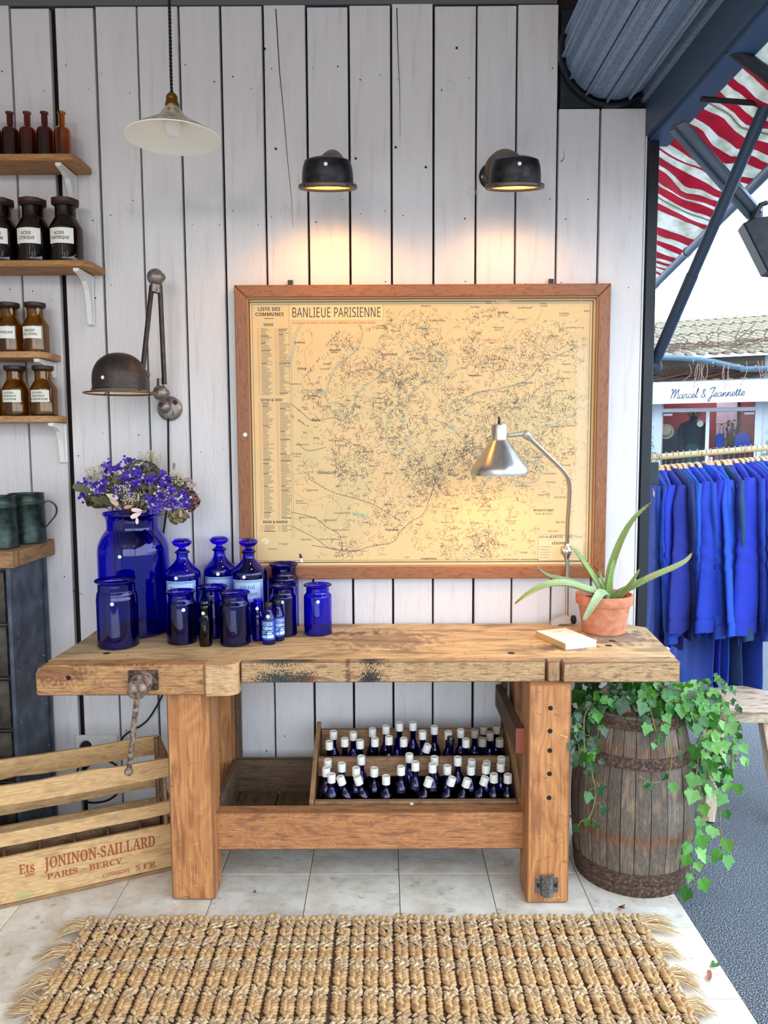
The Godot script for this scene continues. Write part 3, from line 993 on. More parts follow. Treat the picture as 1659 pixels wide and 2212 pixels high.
	while placed < 7600:
		var p: Vector2
		if r.randf() < 0.36:
			var s = spots[r.randi() % spots.size()]
			p = s[0] + Vector2(r.randfn(0, s[1] * 0.45), r.randfn(0, s[1] * 0.42))
		else:
			p = Vector2(r.randf_range(270, W - 60), r.randf_range(60, H - 60))
			var centre := 1.0 - p.distance_to(Vector2(1090, 760)) / 760.0
			if r.randf() > clampf(0.2 + centre * 1.2 + dens.get_noise_2d(p.x, p.y) * 0.9, 0.015, 1.0): continue
		if p.x < 262 or p.x > W - 70 or p.y < 52 or p.y > H - 52: continue
		if p.x < 800 and p.y < 150: continue
		if p.x > 1715 and p.y > 1400: continue
		var a := turn.get_noise_2d(p.x, p.y) * 5.0 + (PI / 2 if r.randf() < 0.5 else 0.0) + r.randfn(0, 0.22)
		var l := r.randf_range(9, 32)
		var q := p + Vector2(cos(a), sin(a)) * l
		var lw := r.randf_range(1.1, 2.1)
		if r.randf() < 0.66:
			pline(im, [p, q], ink, lw, 1.0, 0.0 if r.randf() < 0.7 else 9.0)
		else:      # a corner or a block of streets
			var u := Vector2(cos(a), sin(a))
			var v := Vector2(cos(a + 1.45), sin(a + 1.45))
			var pts := [p, p + u * l * 0.7, p + u * l * 0.7 + v * l * 0.6]
			if r.randf() < 0.5: pts.append(p + v * l * 0.6 + u * l * r.randf_range(-0.2, 0.2))
			if r.randf() < 0.4: pts.append(pts[-1] + v * l * 0.5)
			pline(im, pts, ink, lw * 0.9, 1.0)
		placed += 1
	for k in 60:
		var p := Vector2(r.randf_range(280, W - 80), r.randf_range(880, H - 60))
		var q := p + Vector2(r.randfn(0, 60), r.randfn(0, 60))
		pline(im, [p, q, q + Vector2(r.randfn(0, 40), r.randfn(0, 40))], ink, 1.6, 0.6, 9.0)
	# frame lines
	for k in [[10, 22, 4.5], [26, 34, 1.5]]:
		var x0: float = k[0]
		var y0: float = k[1]
		pline(im, [Vector2(x0, y0), Vector2(W - 14 - x0, y0), Vector2(W - 14 - x0, H - 4 - y0), Vector2(x0, H - 4 - y0), Vector2(x0, y0)], ink, k[2], 1.6)
	for x in [240.0, 252.0]: pline(im, [Vector2(x, 34 if x < 245 else 150), Vector2(x, H - 170)], ink, 1.4, 0.7)
	# title panel, list of communes, legend
	im.fill_rect(Rect2i(253, 38, 540, 92), Color(0.87, 0.75, 0.54))
	stamp(im, "BANLIEUE PARISIENNE", Vector2(262, 110), 56, ink, "Droid Sans", false, 0.655)
	pline(im, [Vector2(240, 130), Vector2(795, 130), Vector2(795, 36)], ink, 1.4, 0.7)
	stamp(im, "CE PLAN EST EN VENTE CHEZ TOUS LES LIBRAIRES ET AUX CARTES TARIDE", Vector2(258, 149), 11, red, "Droid Sans", true, 0.93)
	stamp(im, "LISTE DES", Vector2(126, 72), 20, ink, "Droid Sans", true, 1.05, true)
	stamp(im, "COMMUNES", Vector2(128, 102), 20, ink, "Droid Sans", true, 1.05, true)
	pline(im, [Vector2(98, 116), Vector2(150, 116)], ink, 3.0, 1.2)
	stamp(im, "SEINE", Vector2(120, 160), 15, ink, "Droid Sans", true, 1.0, true)
	stamp(im, "SEINE & OISE", Vector2(130, 601), 15, ink, "Droid Sans", true, 1.0, true)
	stamp(im, "SEINE & MARNE", Vector2(140, 1333), 15, ink, "Droid Sans", true, 0.95, true)
	for blk in [[176, 570], [612, 1306], [1348, 1384]]:
		var y := float(blk[0])
		while y < blk[1]:
			for cx in [54.0, 158.0]:
				var x: float = cx + 22
				var xe: float = x + r.randf_range(24, 62)
				var bold := r.randf() < 0.12
				pline(im, [Vector2(cx, y), Vector2(cx + 14, y)], red, 3.0, 0.5, 4.0)
				while x < xe:
					var ww := r.randf_range(2.5, 6.0)
					pline(im, [Vector2(x, y + r.randf_range(-1, 1)), Vector2(x + ww, y + r.randf_range(-1, 1))], ink, 4.4 if bold else 3.0, 1.1 if bold else 0.65)
					x += ww + 1.6
			y += 8.4
	im.fill_rect(Rect2i(1722, 1412, 276, 156), Color(0.86, 0.76, 0.57))
	pline(im, [Vector2(1722, 1412), Vector2(1998, 1412), Vector2(1998, 1568), Vector2(1722, 1568), Vector2(1722, 1412)], ink, 1.6, 0.8)
	pline(im, [Vector2(1722, 1444), Vector2(1998, 1444)], ink, 1.2, 0.6)
	stamp(im, "EDITE PAR LES", Vector2(1728, 1430), 10, ink, "Droid Sans", true, 0.8)
	stamp(im, "CARTES TARIDE", Vector2(1794, 1432), 17, Color(0.32, 0.3, 0.3), "Droid Sans", true, 0.95)
	stamp(im, "PARIS", Vector2(1955, 1430), 10, ink, "Droid Sans", true, 0.9)
	stamp(im, "LÉGENDE", Vector2(1850, 1470), 15, ink, "Droid Sans", true, 1.0, true)
	for y in [1486.0, 1502.0, 1518.0, 1534.0, 1550.0]:
		pline(im, [Vector2(1732, y), Vector2(1780 + r.randf() * 30, y)], ink, 3.0, 0.6, 5.0)
		pline(im, [Vector2(1900, y), Vector2(1950 + r.randf() * 30, y)], ink, 3.0, 0.6, 5.0)
	# place names
	for q in [["Achères", 405, 467, 15], ["Poissy", 425, 632, 16], ["Chambourcy", 370, 728, 12], ["Maisons", 630, 516, 15], ["Laffitte", 636, 530, 12], ["Mesnil", 590, 602, 12], ["Carrières", 567, 634, 13], ["Argenteuil", 962, 545, 17], ["Sartrouville", 925, 378, 13], ["Cormeilles", 930, 362, 11], ["Sannois", 1035, 395, 12], ["Margency", 1218, 240, 12], ["Montmorency", 1270, 332, 14], ["Sarcelles", 1530, 248, 13], ["Gennevilliers", 1140, 572, 12], ["Épinay", 1290, 480, 12], ["S. DENIS", 1450, 634, 14], ["Aubervilliers", 1525, 680, 13], ["Pantin", 1605, 782, 13], ["S! Germain", 463, 806, 15], ["en-Laye", 490, 822, 12], ["Port Marly", 575, 872, 11], ["Mareil", 445, 878, 12], ["Marly", 460, 890, 11], ["Marly", 510, 960, 17], ["Bougival", 725, 976, 12], ["La Celle", 740, 1010, 13], ["Chatou", 725, 834, 11], ["Rueil", 790, 872, 12], ["Nanterre", 920, 820, 11], ["Colombes", 940, 720, 12], ["Courbevoie", 1050, 868, 12], ["Boulogne", 1005, 1075, 13], ["Rocquencourt", 622, 1092, 13], ["Bailly", 520, 1076, 13], ["Rennemoulin", 405, 1116, 12], ["le Chesnay", 660, 1124, 14], ["Marnes", 780, 1122, 12], ["Ville d'Avray", 835, 1164, 11], ["Sèvres", 955, 1168, 12], ["Fontenay", 378, 1176, 13], ["le Fleury", 390, 1192, 10], ["S! Cyr", 420, 1254, 14], ["VERSAILLES", 545, 1302, 18], ["Viroflay", 800, 1318, 12], ["Chaville", 880, 1258, 13], ["Clamart", 1075, 1280, 12], ["MEUDON", 980, 1305, 11], ["Vélizy", 870, 1360, 11], ["Guyancourt", 468, 1412, 13], ["Buc", 660, 1385, 12], ["Jouy", 750, 1432, 11], ["Châtenay", 1120, 1456, 12], ["Sceaux", 1200, 1440, 13], ["Villejuif", 1395, 1318, 15], ["Antony", 1180, 1520, 13], ["Fresnes", 1290, 1524, 12], ["Rungis", 1420, 1534, 13], ["Bièvres", 980, 1508, 13], ["Voisins", 400, 1482, 13], ["le Bretonneux", 400, 1496, 10], ["Magny-les-Hameaux", 420, 1590, 11], ["Châteaufort", 580, 1610, 14], ["Saclay", 835, 1624, 12], ["Toussus-le-Noble", 645, 1562, 12], ["Villiers-le-Bâcle", 635, 1674, 12], ["Massy", 1185, 1640, 13], ["Palaiseau", 985, 1676, 16], ["Wissous", 1350, 1626, 12], ["Paray", 1425, 1656, 11], ["Vieille-Poste", 1415, 1668, 10], ["Verrières", 1060, 1565, 13], ["Chevreuse", 425, 1736, 13], ["S! Remy-les-Chevreuse", 540, 1734, 12], ["S! Aubin", 670, 1720, 13], ["Gif", 690, 1760, 12], ["Orsay", 900, 1770, 13], ["S! Forget", 283, 1764, 13], ["Dampierre", 212, 1796, 11], ["Senlisse", 185, 1884, 12], ["Longjumeau", 1215, 1866, 15], ["Saulx", 1110, 1855, 11], ["Boullay", 645, 1845, 11], ["Chilly", 1250, 1728, 12], ["Morangis", 1370, 1745, 11]]:
		var p: Vector2 = A.call([q[1], q[2]])
		stamp(im, q[0], p, q[3] * 0.85, ink, "Droid Sans", q[3] > 14, 0.92)
	for q in [["Villiers le Bel", 355, 246, 14], ["Gonesse", 440, 312, 16], ["Arnouville", 338, 335, 12], ["Bonneuil", 422, 415, 14], ["en France", 425, 430, 9], ["Garges", 280, 452, 13], ["Dugny", 385, 518, 12], ["le Bourget", 400, 632, 12], ["le Blanc Mesnil", 465, 556, 13], ["Vaudherland", 580, 280, 14], ["Roissy", 742, 252, 13], ["en France", 740, 268, 10], ["la Patte d'Oie", 575, 358, 10], ["Tremblay", 872, 320, 14], ["les Gonesse", 875, 333, 9], ["Mitry", 1050, 304, 13], ["la Villette-aux-Aulnes", 925, 416, 11], ["Villepinte", 800, 474, 13], ["Sevran", 765, 604, 13], ["le Vert Galant", 865, 610, 12], ["Vaujours", 895, 670, 14], ["Coubron", 905, 724, 12], ["Clichy-sous-Bois", 860, 768, 11], ["Livry", 780, 806, 12], ["Montfermeil", 850, 856, 13], ["Noisy-le-Sec", 445, 856, 13], ["Bobigny", 240, 745, 12], ["Villemomble", 620, 800, 11], ["Neuilly", 680, 1040, 13], ["Gournay", 935, 1100, 13], ["Noisy-le-Grand", 830, 1105, 11], ["Champs", 905, 1330, 11], ["Charenton", 270, 1245, 11], ["Vincennes", 280, 1260, 12], ["Champigny", 700, 1322, 12], ["le Plessis-Trévise", 870, 1380, 11], ["Chennevières", 780, 1440, 12], ["Ormesson", 800, 1500, 12], ["Bonneuil s. Marne", 580, 1526, 11], ["Sucy-en-Brie", 740, 1590, 12], ["Créteil", 450, 1558, 12], ["Boissy-S! Léger", 712, 1702, 17], ["Château de Gros Bois", 722, 1726, 11], ["Limeil", 555, 1748, 12], ["Villeneuve", 510, 1778, 14], ["S! Georges", 520, 1793, 11], ["Marolles", 875, 1788, 14], ["Villecresnes", 815, 1852, 12], ["Yerres", 680, 1922, 13], ["Brunoy", 622, 2006, 13], ["Crosne", 545, 1912, 11], ["Montgeron", 455, 1950, 12], ["Vigneux", 320, 1960, 10], ["Draveil", 330, 2040, 13], ["Épinay-sous-Sénart", 630, 2057, 12], ["FORÊT DE SÉNART", 490, 2057, 12], ["Ablon", 360, 1858, 11], ["Athis-Mons", 230, 1888, 12], ["Juvisy", 140, 1978, 12], ["Villeneuve-le-Roi", 250, 1792, 11], ["Orly", 235, 1700, 12], ["Thiais", 225, 1625, 12], ["Choisy-le-Roi", 330, 1618, 12], ["Chevilly-Larue", 70, 1590, 12], ["Rungis", 130, 1686, 13], ["BOIS NOTRE DAME", 860, 1610, 12]]:
		var p: Vector2 = G.call([q[1], q[2]])
		stamp(im, q[0], p, q[3] * 0.8, ink, "Droid Sans", q[3] > 14, 0.92)
	# the great woods: letters set along a slant
	for w in [["GERMAIN", 607, 485, 13.5, -13.5], ["FORÊT DE", 462, 690, 14.0, -17.0], ["DE MARLY", 375, 935, 15.0, 9.5]]:
		for i in (w[0] as String).length():
			var ch: String = (w[0] as String)[i]
			if ch == " ": continue
			stamp(im, ch, A.call([w[1] + w[3] * i, w[2] + w[4] * i]), 15, ink, "Droid Sans", false, 0.9)
	# old repairs on the right: pale strips, and a tear lower left
	var rag := noise(305, 0.02, 3)
	for y in range(250, 1500):
		var wob := rag.get_noise_2d(0.0, y) * 26.0
		var x0 := 1938.0 - (14.0 if y > 1000 else 0.0) + wob * 0.5
		var x1 := 1996.0 + wob - (30.0 if y < 300 else 0.0)
		for x in range(int(x0), int(minf(x1, 2030))):
			var f := 0.55 + 0.3 * rag.get_noise_2d(x * 1.0, y * 1.0)
			im.set_pixel(x, y, im.get_pixel(x, y).lerp(Color(0.88, 0.77, 0.64), clampf(f, 0.0, 0.85)))
	for q in [[1430, 14, 60, 48], [1490, 20, 48, 60], [1952, 10, 14, 300]]:
		for y in range(q[1], q[1] + q[3]):
			for x in range(q[0], q[0] + q[2]):
				if rag.get_noise_2d(x * 3.0, y * 3.0) > -0.25: im.set_pixel(x, y, im.get_pixel(x, y).lerp(Color(0.86, 0.68, 0.52), 0.7))
	for k in 26:
		var p := Vector2(285 + r.randf_range(-4, 6) + k * 0.4, 1520 + k * 1.9)
		pline(im, [p, p + Vector2(2, 3)], Color(0.2, 0.15, 0.1) if k < 16 else Color(0.93, 0.88, 0.78), 9.0 if k > 4 else 5.0, 1.6)
	pline(im, [Vector2(60, 1440), Vector2(78, 1430), Vector2(96, 1442), Vector2(80, 1456)], Color(0.9, 0.84, 0.7), 14.0, 0.8)
	return ImageTexture.create_from_image(im)

func framed_map() -> void:
	var o := thing("framed_map", "large old paper map of the Paris suburbs in a brown wooden frame", "map", Vector3(0.147, 0.977, 0.0))
	var w := 1.399
	var h := 1.105
	var fw := 0.045
	var x := w * 0.5
	# mitred rails: trapezoids
	for q in [["top", [[-x, h], [-x + fw, h - fw], [x - fw, h - fw], [x, h]]], ["bottom", [[-x, 0], [x, 0], [x - fw, fw], [-x + fw, fw]]], ["left", [[-x, 0], [-x + fw, fw], [-x + fw, h - fw], [-x, h]]], ["right", [[x, 0], [x, h], [x - fw, h - fw], [x - fw, fw]]]]:
		var poly := PackedVector2Array()
		for p in q[1]: poly.append(Vector2(p[0], p[1]))
		var m := M.new()
		m.xf = T(0, 0, 0.036)
		m.prism(poly, 0.034, 0.003)
		if q[0] in ["left", "right"]:
			for i in m.t.size(): m.t[i] = Vector2(m.t[i].y, m.t[i].x)
		part(o, "frame_rail", m, MT.frame_wood)
	var lip := mat(Color(0.62, 0.46, 0.3), 0.6)
	for q in [[Vector3(0, h - fw - 0.002, 0.02), Vector3(w - 2 * fw, 0.006, 0.024)], [Vector3(0, fw + 0.002, 0.02), Vector3(w - 2 * fw, 0.006, 0.024)], [Vector3(-x + fw + 0.002, h * 0.5, 0.02), Vector3(0.006, h - 2 * fw, 0.024)], [Vector3(x - fw - 0.002, h * 0.5, 0.02), Vector3(0.006, h - 2 * fw, 0.024)]]:
		slab(o, "inner_lip", q[0] - q[1] * 0.5, q[0] + q[1] * 0.5, lip, 0.001)
	slab(o, "backing_board", Vector3(-x + 0.03, 0.03, 0.003), Vector3(x - 0.03, h - 0.03, 0.010), MT.old_wood, 0.001)
	var pm := mat(Color(1, 1, 1), 0.55)
	pm.albedo_texture = map_print()
	bump(pm, ntex(44, 0.006, [], 256, 256, 4), 0.12)
	var m := M.new()
	var pw := w * 0.5 - fw
	m.face([Vector3(-pw, fw, 0.013), Vector3(pw, fw, 0.013), Vector3(pw, h - fw, 0.013), Vector3(-pw, h - fw, 0.013)], Vector3(0, 0, 1), [Vector2(0, 1), Vector2(1, 1), Vector2(1, 0), Vector2(0, 0)])
	m.face([Vector3(-pw, fw, 0.0105), Vector3(pw, fw, 0.0105), Vector3(pw, h - fw, 0.0105), Vector3(-pw, h - fw, 0.0105)], Vector3(0, 0, -1))
	var pp := part(o, "printed_map", m, pm)
	pp.set_meta("label", "yellowed printed map with black street lines")
	for hx in [-0.493, 0.481]:
		var k := M.new()
		k.xf = T(hx, h + 0.008, 0.012)
		k.box(Vector3.ZERO, Vector3(0.02, 0.028, 0.003), 0.001)
		k.xf = T(hx, h + 0.012, 0.0135, 0, PI / 2)
		k.lathe([Vector2(0.003, 0), Vector2(0.005, 0), Vector2(0.005, 0.002), Vector2(0.003, 0.002), Vector2(0.003, 0)], 12)
		part(o, "hanging_plate", k, MT.iron)
	sticker(o, Vector3(-0.669, 0.553, 0.0365))

func sticker(o: Node3D, p: Vector3, r := 0.0075, nrm := Vector3(0, 0, 1)) -> void:   # round white price label
	var m := M.new()
	var y := nrm.normalized()
	var x := y.cross(Vector3.UP).normalized()
	m.xf = Transform3D(Basis(x, y, x.cross(y)), p)
	m.lathe([Vector2(r, -0.0012), Vector2(r, 0.0003), Vector2(0, 0.0005)], 20)
	part(o, "price_sticker", m, MT.sticker)

# ---------------------------------------------------------------- shelves
func bracket(o: Node3D, x: float, y: float, reach: float, drop: float) -> void:
	var pr := [[0, 0], [reach, 0], [reach, -0.012], [reach * 0.72, -0.018], [reach * 0.45, -0.032], [reach * 0.3, -0.06], [0.026, -drop * 0.6], [0.02, -drop * 0.98], [0.012, -drop], [0, -drop]]
	var poly := PackedVector2Array()
	for p in pr: poly.append(Vector2(p[0], p[1]))
	var m := M.new()
	m.xf = Transform3D(Basis(Vector3(0, 0, 1), Vector3(0, 1, 0), Vector3(-1, 0, 0)), Vector3(x - 0.009, y, 0.001))
	m.prism(poly, 0.018, 0.003)
	m.xf = T(x, y - drop * 0.5, 0.004)
	m.box(Vector3.ZERO, Vector3(0.028, drop * 0.98, 0.006), 0.002)
	m.xf = T(x, y - 0.004, reach * 0.5)
	m.box(Vector3.ZERO, Vector3(0.026, 0.006, reach * 0.98), 0.002)
	var b := part(o, "bracket", m, MT.white)
	for f in [0.5, 0.92]:
		for s in [-1]:
			var k := M.new()
			k.xf = T(x + s * 0.011, y - drop * f, 0.007, 0, PI / 2)
			k.lathe([Vector2(0.0032, 0), Vector2(0.0032, 0.0012), Vector2(0, 0.0018)], 10)
			part(b, "screw", k, MT.iron)

func shelf(y0: float, y1: float, xr: float, zd: float, brx: float, drop: float, m: Material, label: String, skew := 0.0) -> void:
	var o := thing("wall_shelf", label, "shelf", Vector3(xr - 0.5, y0, 0.0), 0.0, "plank shelves on the left of the wall")
	var k := M.new()
	k.xf = Transform3D(Basis(Vector3(1, 0, 0), Vector3(0, 0, -1), Vector3(0, 1, 0)), Vector3(0, y1 - y0, 0))
	k.prism(PackedVector2Array([Vector2(-0.9, -0.002), Vector2(0.5, -0.002), Vector2(0.5 - skew * 0.3, -zd * 0.75), Vector2(0.485 - skew, -zd), Vector2(-0.9, -zd)]), y1 - y0, 0.003)
	part(o, "board", k, m)
	bracket(o, brx - (xr - 0.5), -0.001, zd * 0.9, drop)

func label_tex(lines: Array, sizes: Array, w := 256, h := 150, just := 0.5) -> ImageTexture:
	var im := Image.create(w, h, false, Image.FORMAT_RGB8)
	im.fill(Color(0.88, 0.875, 0.82))
	var tot := 0.0
	for s in sizes: tot += s * 1.5
	var y: float = (h - tot) * 0.5
	for i in lines.size():
		y += sizes[i] * 1.22
		stamp(im, lines[i], Vector2(w * just, y), sizes[i], Color(0.08, 0.075, 0.07), "Droid Sans", true, 0.85, true)
		y += sizes[i] * 0.28
	return ImageTexture.create_from_image(im)

func curved_label(parent: Node3D, nm: String, r: float, y0: float, y1: float, half: float, tex: Texture2D, centre := 0.0) -> MeshInstance3D:
	var m := M.new()
	var n := 14
	for k in n:
		var a := centre - half + 2.0 * half * k / n
		var b := centre - half + 2.0 * half * (k + 1) / n
		var q := []
		for p in [[a, y0, k], [b, y0, k + 1], [b, y1, k + 1], [a, y1, k]]:
			q.append(m.vert(Vector3(sin(p[0]) * r, p[1], cos(p[0]) * r), Vector3(sin(p[0]), 0, cos(p[0])), Vector2(float(p[2]) / n, 1.0 if p[1] == y0 else 0.0)))
		m.quad(q[0], q[1], q[2], q[3])
	var mm := mat(Color(1, 1, 1), 0.5)
	mm.albedo_texture = tex
	mm.texture_repeat = false
	return part(parent, nm, m, mm)

func hollow(out: Array, t: float) -> Array:   # an outer profile and its inside, as one closed wall
	var p := out.duplicate()
	var k := []
	for i in out.size():
		var a: Vector2 = out[maxi(i - 1, 0)]
		var b: Vector2 = out[mini(i + 1, out.size() - 1)]
		var d := (b - a).normalized()
		var q: Vector2 = out[i] + Vector2(-d.y, d.x) * t
		q.x = maxf(q.x, 0.0)
		q.y = maxf(q.y, t * 1.4)
		k.append(q)
	k.reverse()
	# a rounded lip between the two walls
	var e: Vector2 = out[-1]
	var f: Vector2 = k[0]
	p.append((e + f) * 0.5 + Vector2(0, t * 0.35))
	var last := Vector2(-1, -1)
	for q in k:
		if last.distance_to(q) > 0.0004: p.append(q)
		last = q
	if p[-1].x > 0.0005: p.append(Vector2(0, p[-1].y))
	return p

func apothecary_jar(x: float, y: float, z: float, s: float, g: Material, label: String, group: String, lid := true, lines := [], sizes := [], just := 0.5) -> void:
	var o := thing("apothecary_jar", label, "jar", Vector3(x, y, z), 0.0, group)
	var pr := spline([Vector2(0.052, 0.0), Vector2(0.0575, 0.006), Vector2(0.058, 0.06), Vector2(0.058, 0.118)], 4)
	pr.append_array(spline([Vector2(0.058, 0.122), Vector2(0.054, 0.132), Vector2(0.040, 0.158), Vector2(0.037, 0.166), Vector2(0.0365, 0.2)], 4))
	var full := [Vector2(0, 0.0)]
	for p in pr: full.append(p)
	for i in full.size(): full[i] *= s
	var m := M.new()
	m.lathe(hollow(full, 0.0028 * s), 36)
	part(o, "jar_body", m, g)
	var l := M.new()      # eight-sided stopper with a flat brim
	l.lathe([Vector2(0.0, 0.203 * s), Vector2(0.041 * s, 0.203 * s), Vector2(0.0505 * s, 0.211 * s), Vector2(0.0505 * s, 0.224 * s), Vector2(0.046 * s, 0.2265 * s), Vector2(0, 0.2275 * s)], 8, 0.95)
	part(o, "lid", l, MT.cap_brown)
	if lines.size():
		curved_label(o, "paper_label", 0.0585 * s, 0.061 * s, 0.115 * s, 0.80, label_tex(lines, sizes, 256, 150, just))

func shelves() -> void:
	shelf(2.489, 2.514, -1.077, 0.15, -1.145, 0.17, MT.shelf_wood, "topmost plank shelf, on a white bracket, carrying the small brown bottles")
	shelf(2.126, 2.150, -1.040, 0.15, -1.097, 0.185, MT.shelf_wood, "second plank shelf from the top, carrying dark jars with brown lids", 0.012)
	shelf(1.807, 1.831, -1.219, 0.15, -1.252, 0.06, MT.pale_shelf, "pale plank shelf carrying the jar marked ARGENT COLLOÏDAL")
	shelf(1.577, 1.602, -1.203, 0.12, -1.222, 0.15, MT.pale_shelf, "lowest plank shelf with bold grain, carrying the GLYCERO-PHOSPHATE jars")
	var names := ["amber brown little bottle at the right end of the top shelf", "second little brown bottle from the right on the top shelf", "third little brown bottle from the right on the top shelf", "fourth little brown bottle from the right on the top shelf", "leftmost little brown bottle, half out of view, on the top shelf"]
	var pr := [Vector2(0, 0)]
	pr.append_array(spline([Vector2(0.0255, 0.0), Vector2(0.029, 0.004), Vector2(0.029, 0.05), Vector2(0.029, 0.09)], 3))
	pr.append_array(spline([Vector2(0.029, 0.092), Vector2(0.027, 0.104), Vector2(0.02, 0.112), Vector2(0.0125, 0.118), Vector2(0.0112, 0.124), Vector2(0.0112, 0.158)], 4))
	pr.append_array([Vector2(0.0145, 0.160), Vector2(0.0145, 0.165), Vector2(0.0115, 0.1665)])
	var bm := M.new()
	bm.lathe(hollow(pr, 0.0022), 28)
	var mesh := bm.mesh()
	for i in 5:
		var b := thing("glass_bottle", names[i], "bottle", Vector3(-1.147 - 0.0618 * i, 2.5145, 0.082), 0.0, "little brown bottles on the top shelf")
		part(b, "bottle_body", mesh, [MT.orange_glass, MT.plum_glass, MT.brown_glass, MT.plum_glass, MT.plum_glass][i])
	apothecary_jar(-1.148, 2.1505, 0.080, 1.0, MT.dark_amber, "dark brown glass jar labelled ACIDE TARTRIQUE", "dark jars on the second shelf", true, ["ACIDE", "TARTRIQUE"], [30, 30], 0.46)
	apothecary_jar(-1.266, 2.1505, 0.080, 1.0, MT.dark_amber, "dark brown glass jar labelled ACIDE CITRIQUE", "dark jars on the second shelf", true, ["ACIDE", "CITRIQUE"], [30, 30], 0.46)
	apothecary_jar(-1.384, 2.1505, 0.080, 1.0, MT.dark_amber, "leftmost dark jar on the second shelf, its label cut off by the picture's edge", "dark jars on the second shelf", true, ["ATE", "CIUM"], [30, 30], 0.66)
	apothecary_jar(-1.276, 1.8315, 0.075, 0.8, MT.amber, "amber glass jar labelled ARGENT COLLOÏDAL", "amber jars on the third shelf", true, ["ARGENT", "COLLOÏDAL"], [30, 30], 0.44)
	apothecary_jar(-1.372, 1.8315, 0.075, 0.8, MT.amber, "amber glass jar labelled ACETANILIDE", "amber jars on the third shelf", true, ["ACETANILIDE"], [30], 0.45)
	apothecary_jar(-1.467, 1.8315, 0.075, 0.8, MT.amber, "leftmost amber jar on the third shelf, beside the ACETANILIDE jar", "amber jars on the third shelf", true, ["E", "UM"], [30, 30], 0.62)
	apothecary_jar(-1.262, 1.6025, 0.064, 0.81, MT.amber, "amber glass jar labelled GLYCERO-PHOSPHATE de MAGNESIUM", "amber jars on the lowest shelf", true, ["GLYCERO -", "PHOSPHATE", "de MAGNESIUM"], [26, 26, 26], 0.45)
	apothecary_jar(-1.366, 1.6025, 0.064, 0.81, MT.amber, "amber glass jar labelled GLYCERO-PHOSPHATE de SODIUM", "amber jars on the lowest shelf", true, ["GLYCERO -", "PHOSPHATE", "de SODIUM"], [26, 26, 26], 0.45)
	apothecary_jar(-1.470, 1.6025, 0.064, 0.81, MT.amber, "leftmost amber jar on the lowest shelf, beside the SODIUM jar", "amber jars on the lowest shelf", true, [" "], [26])

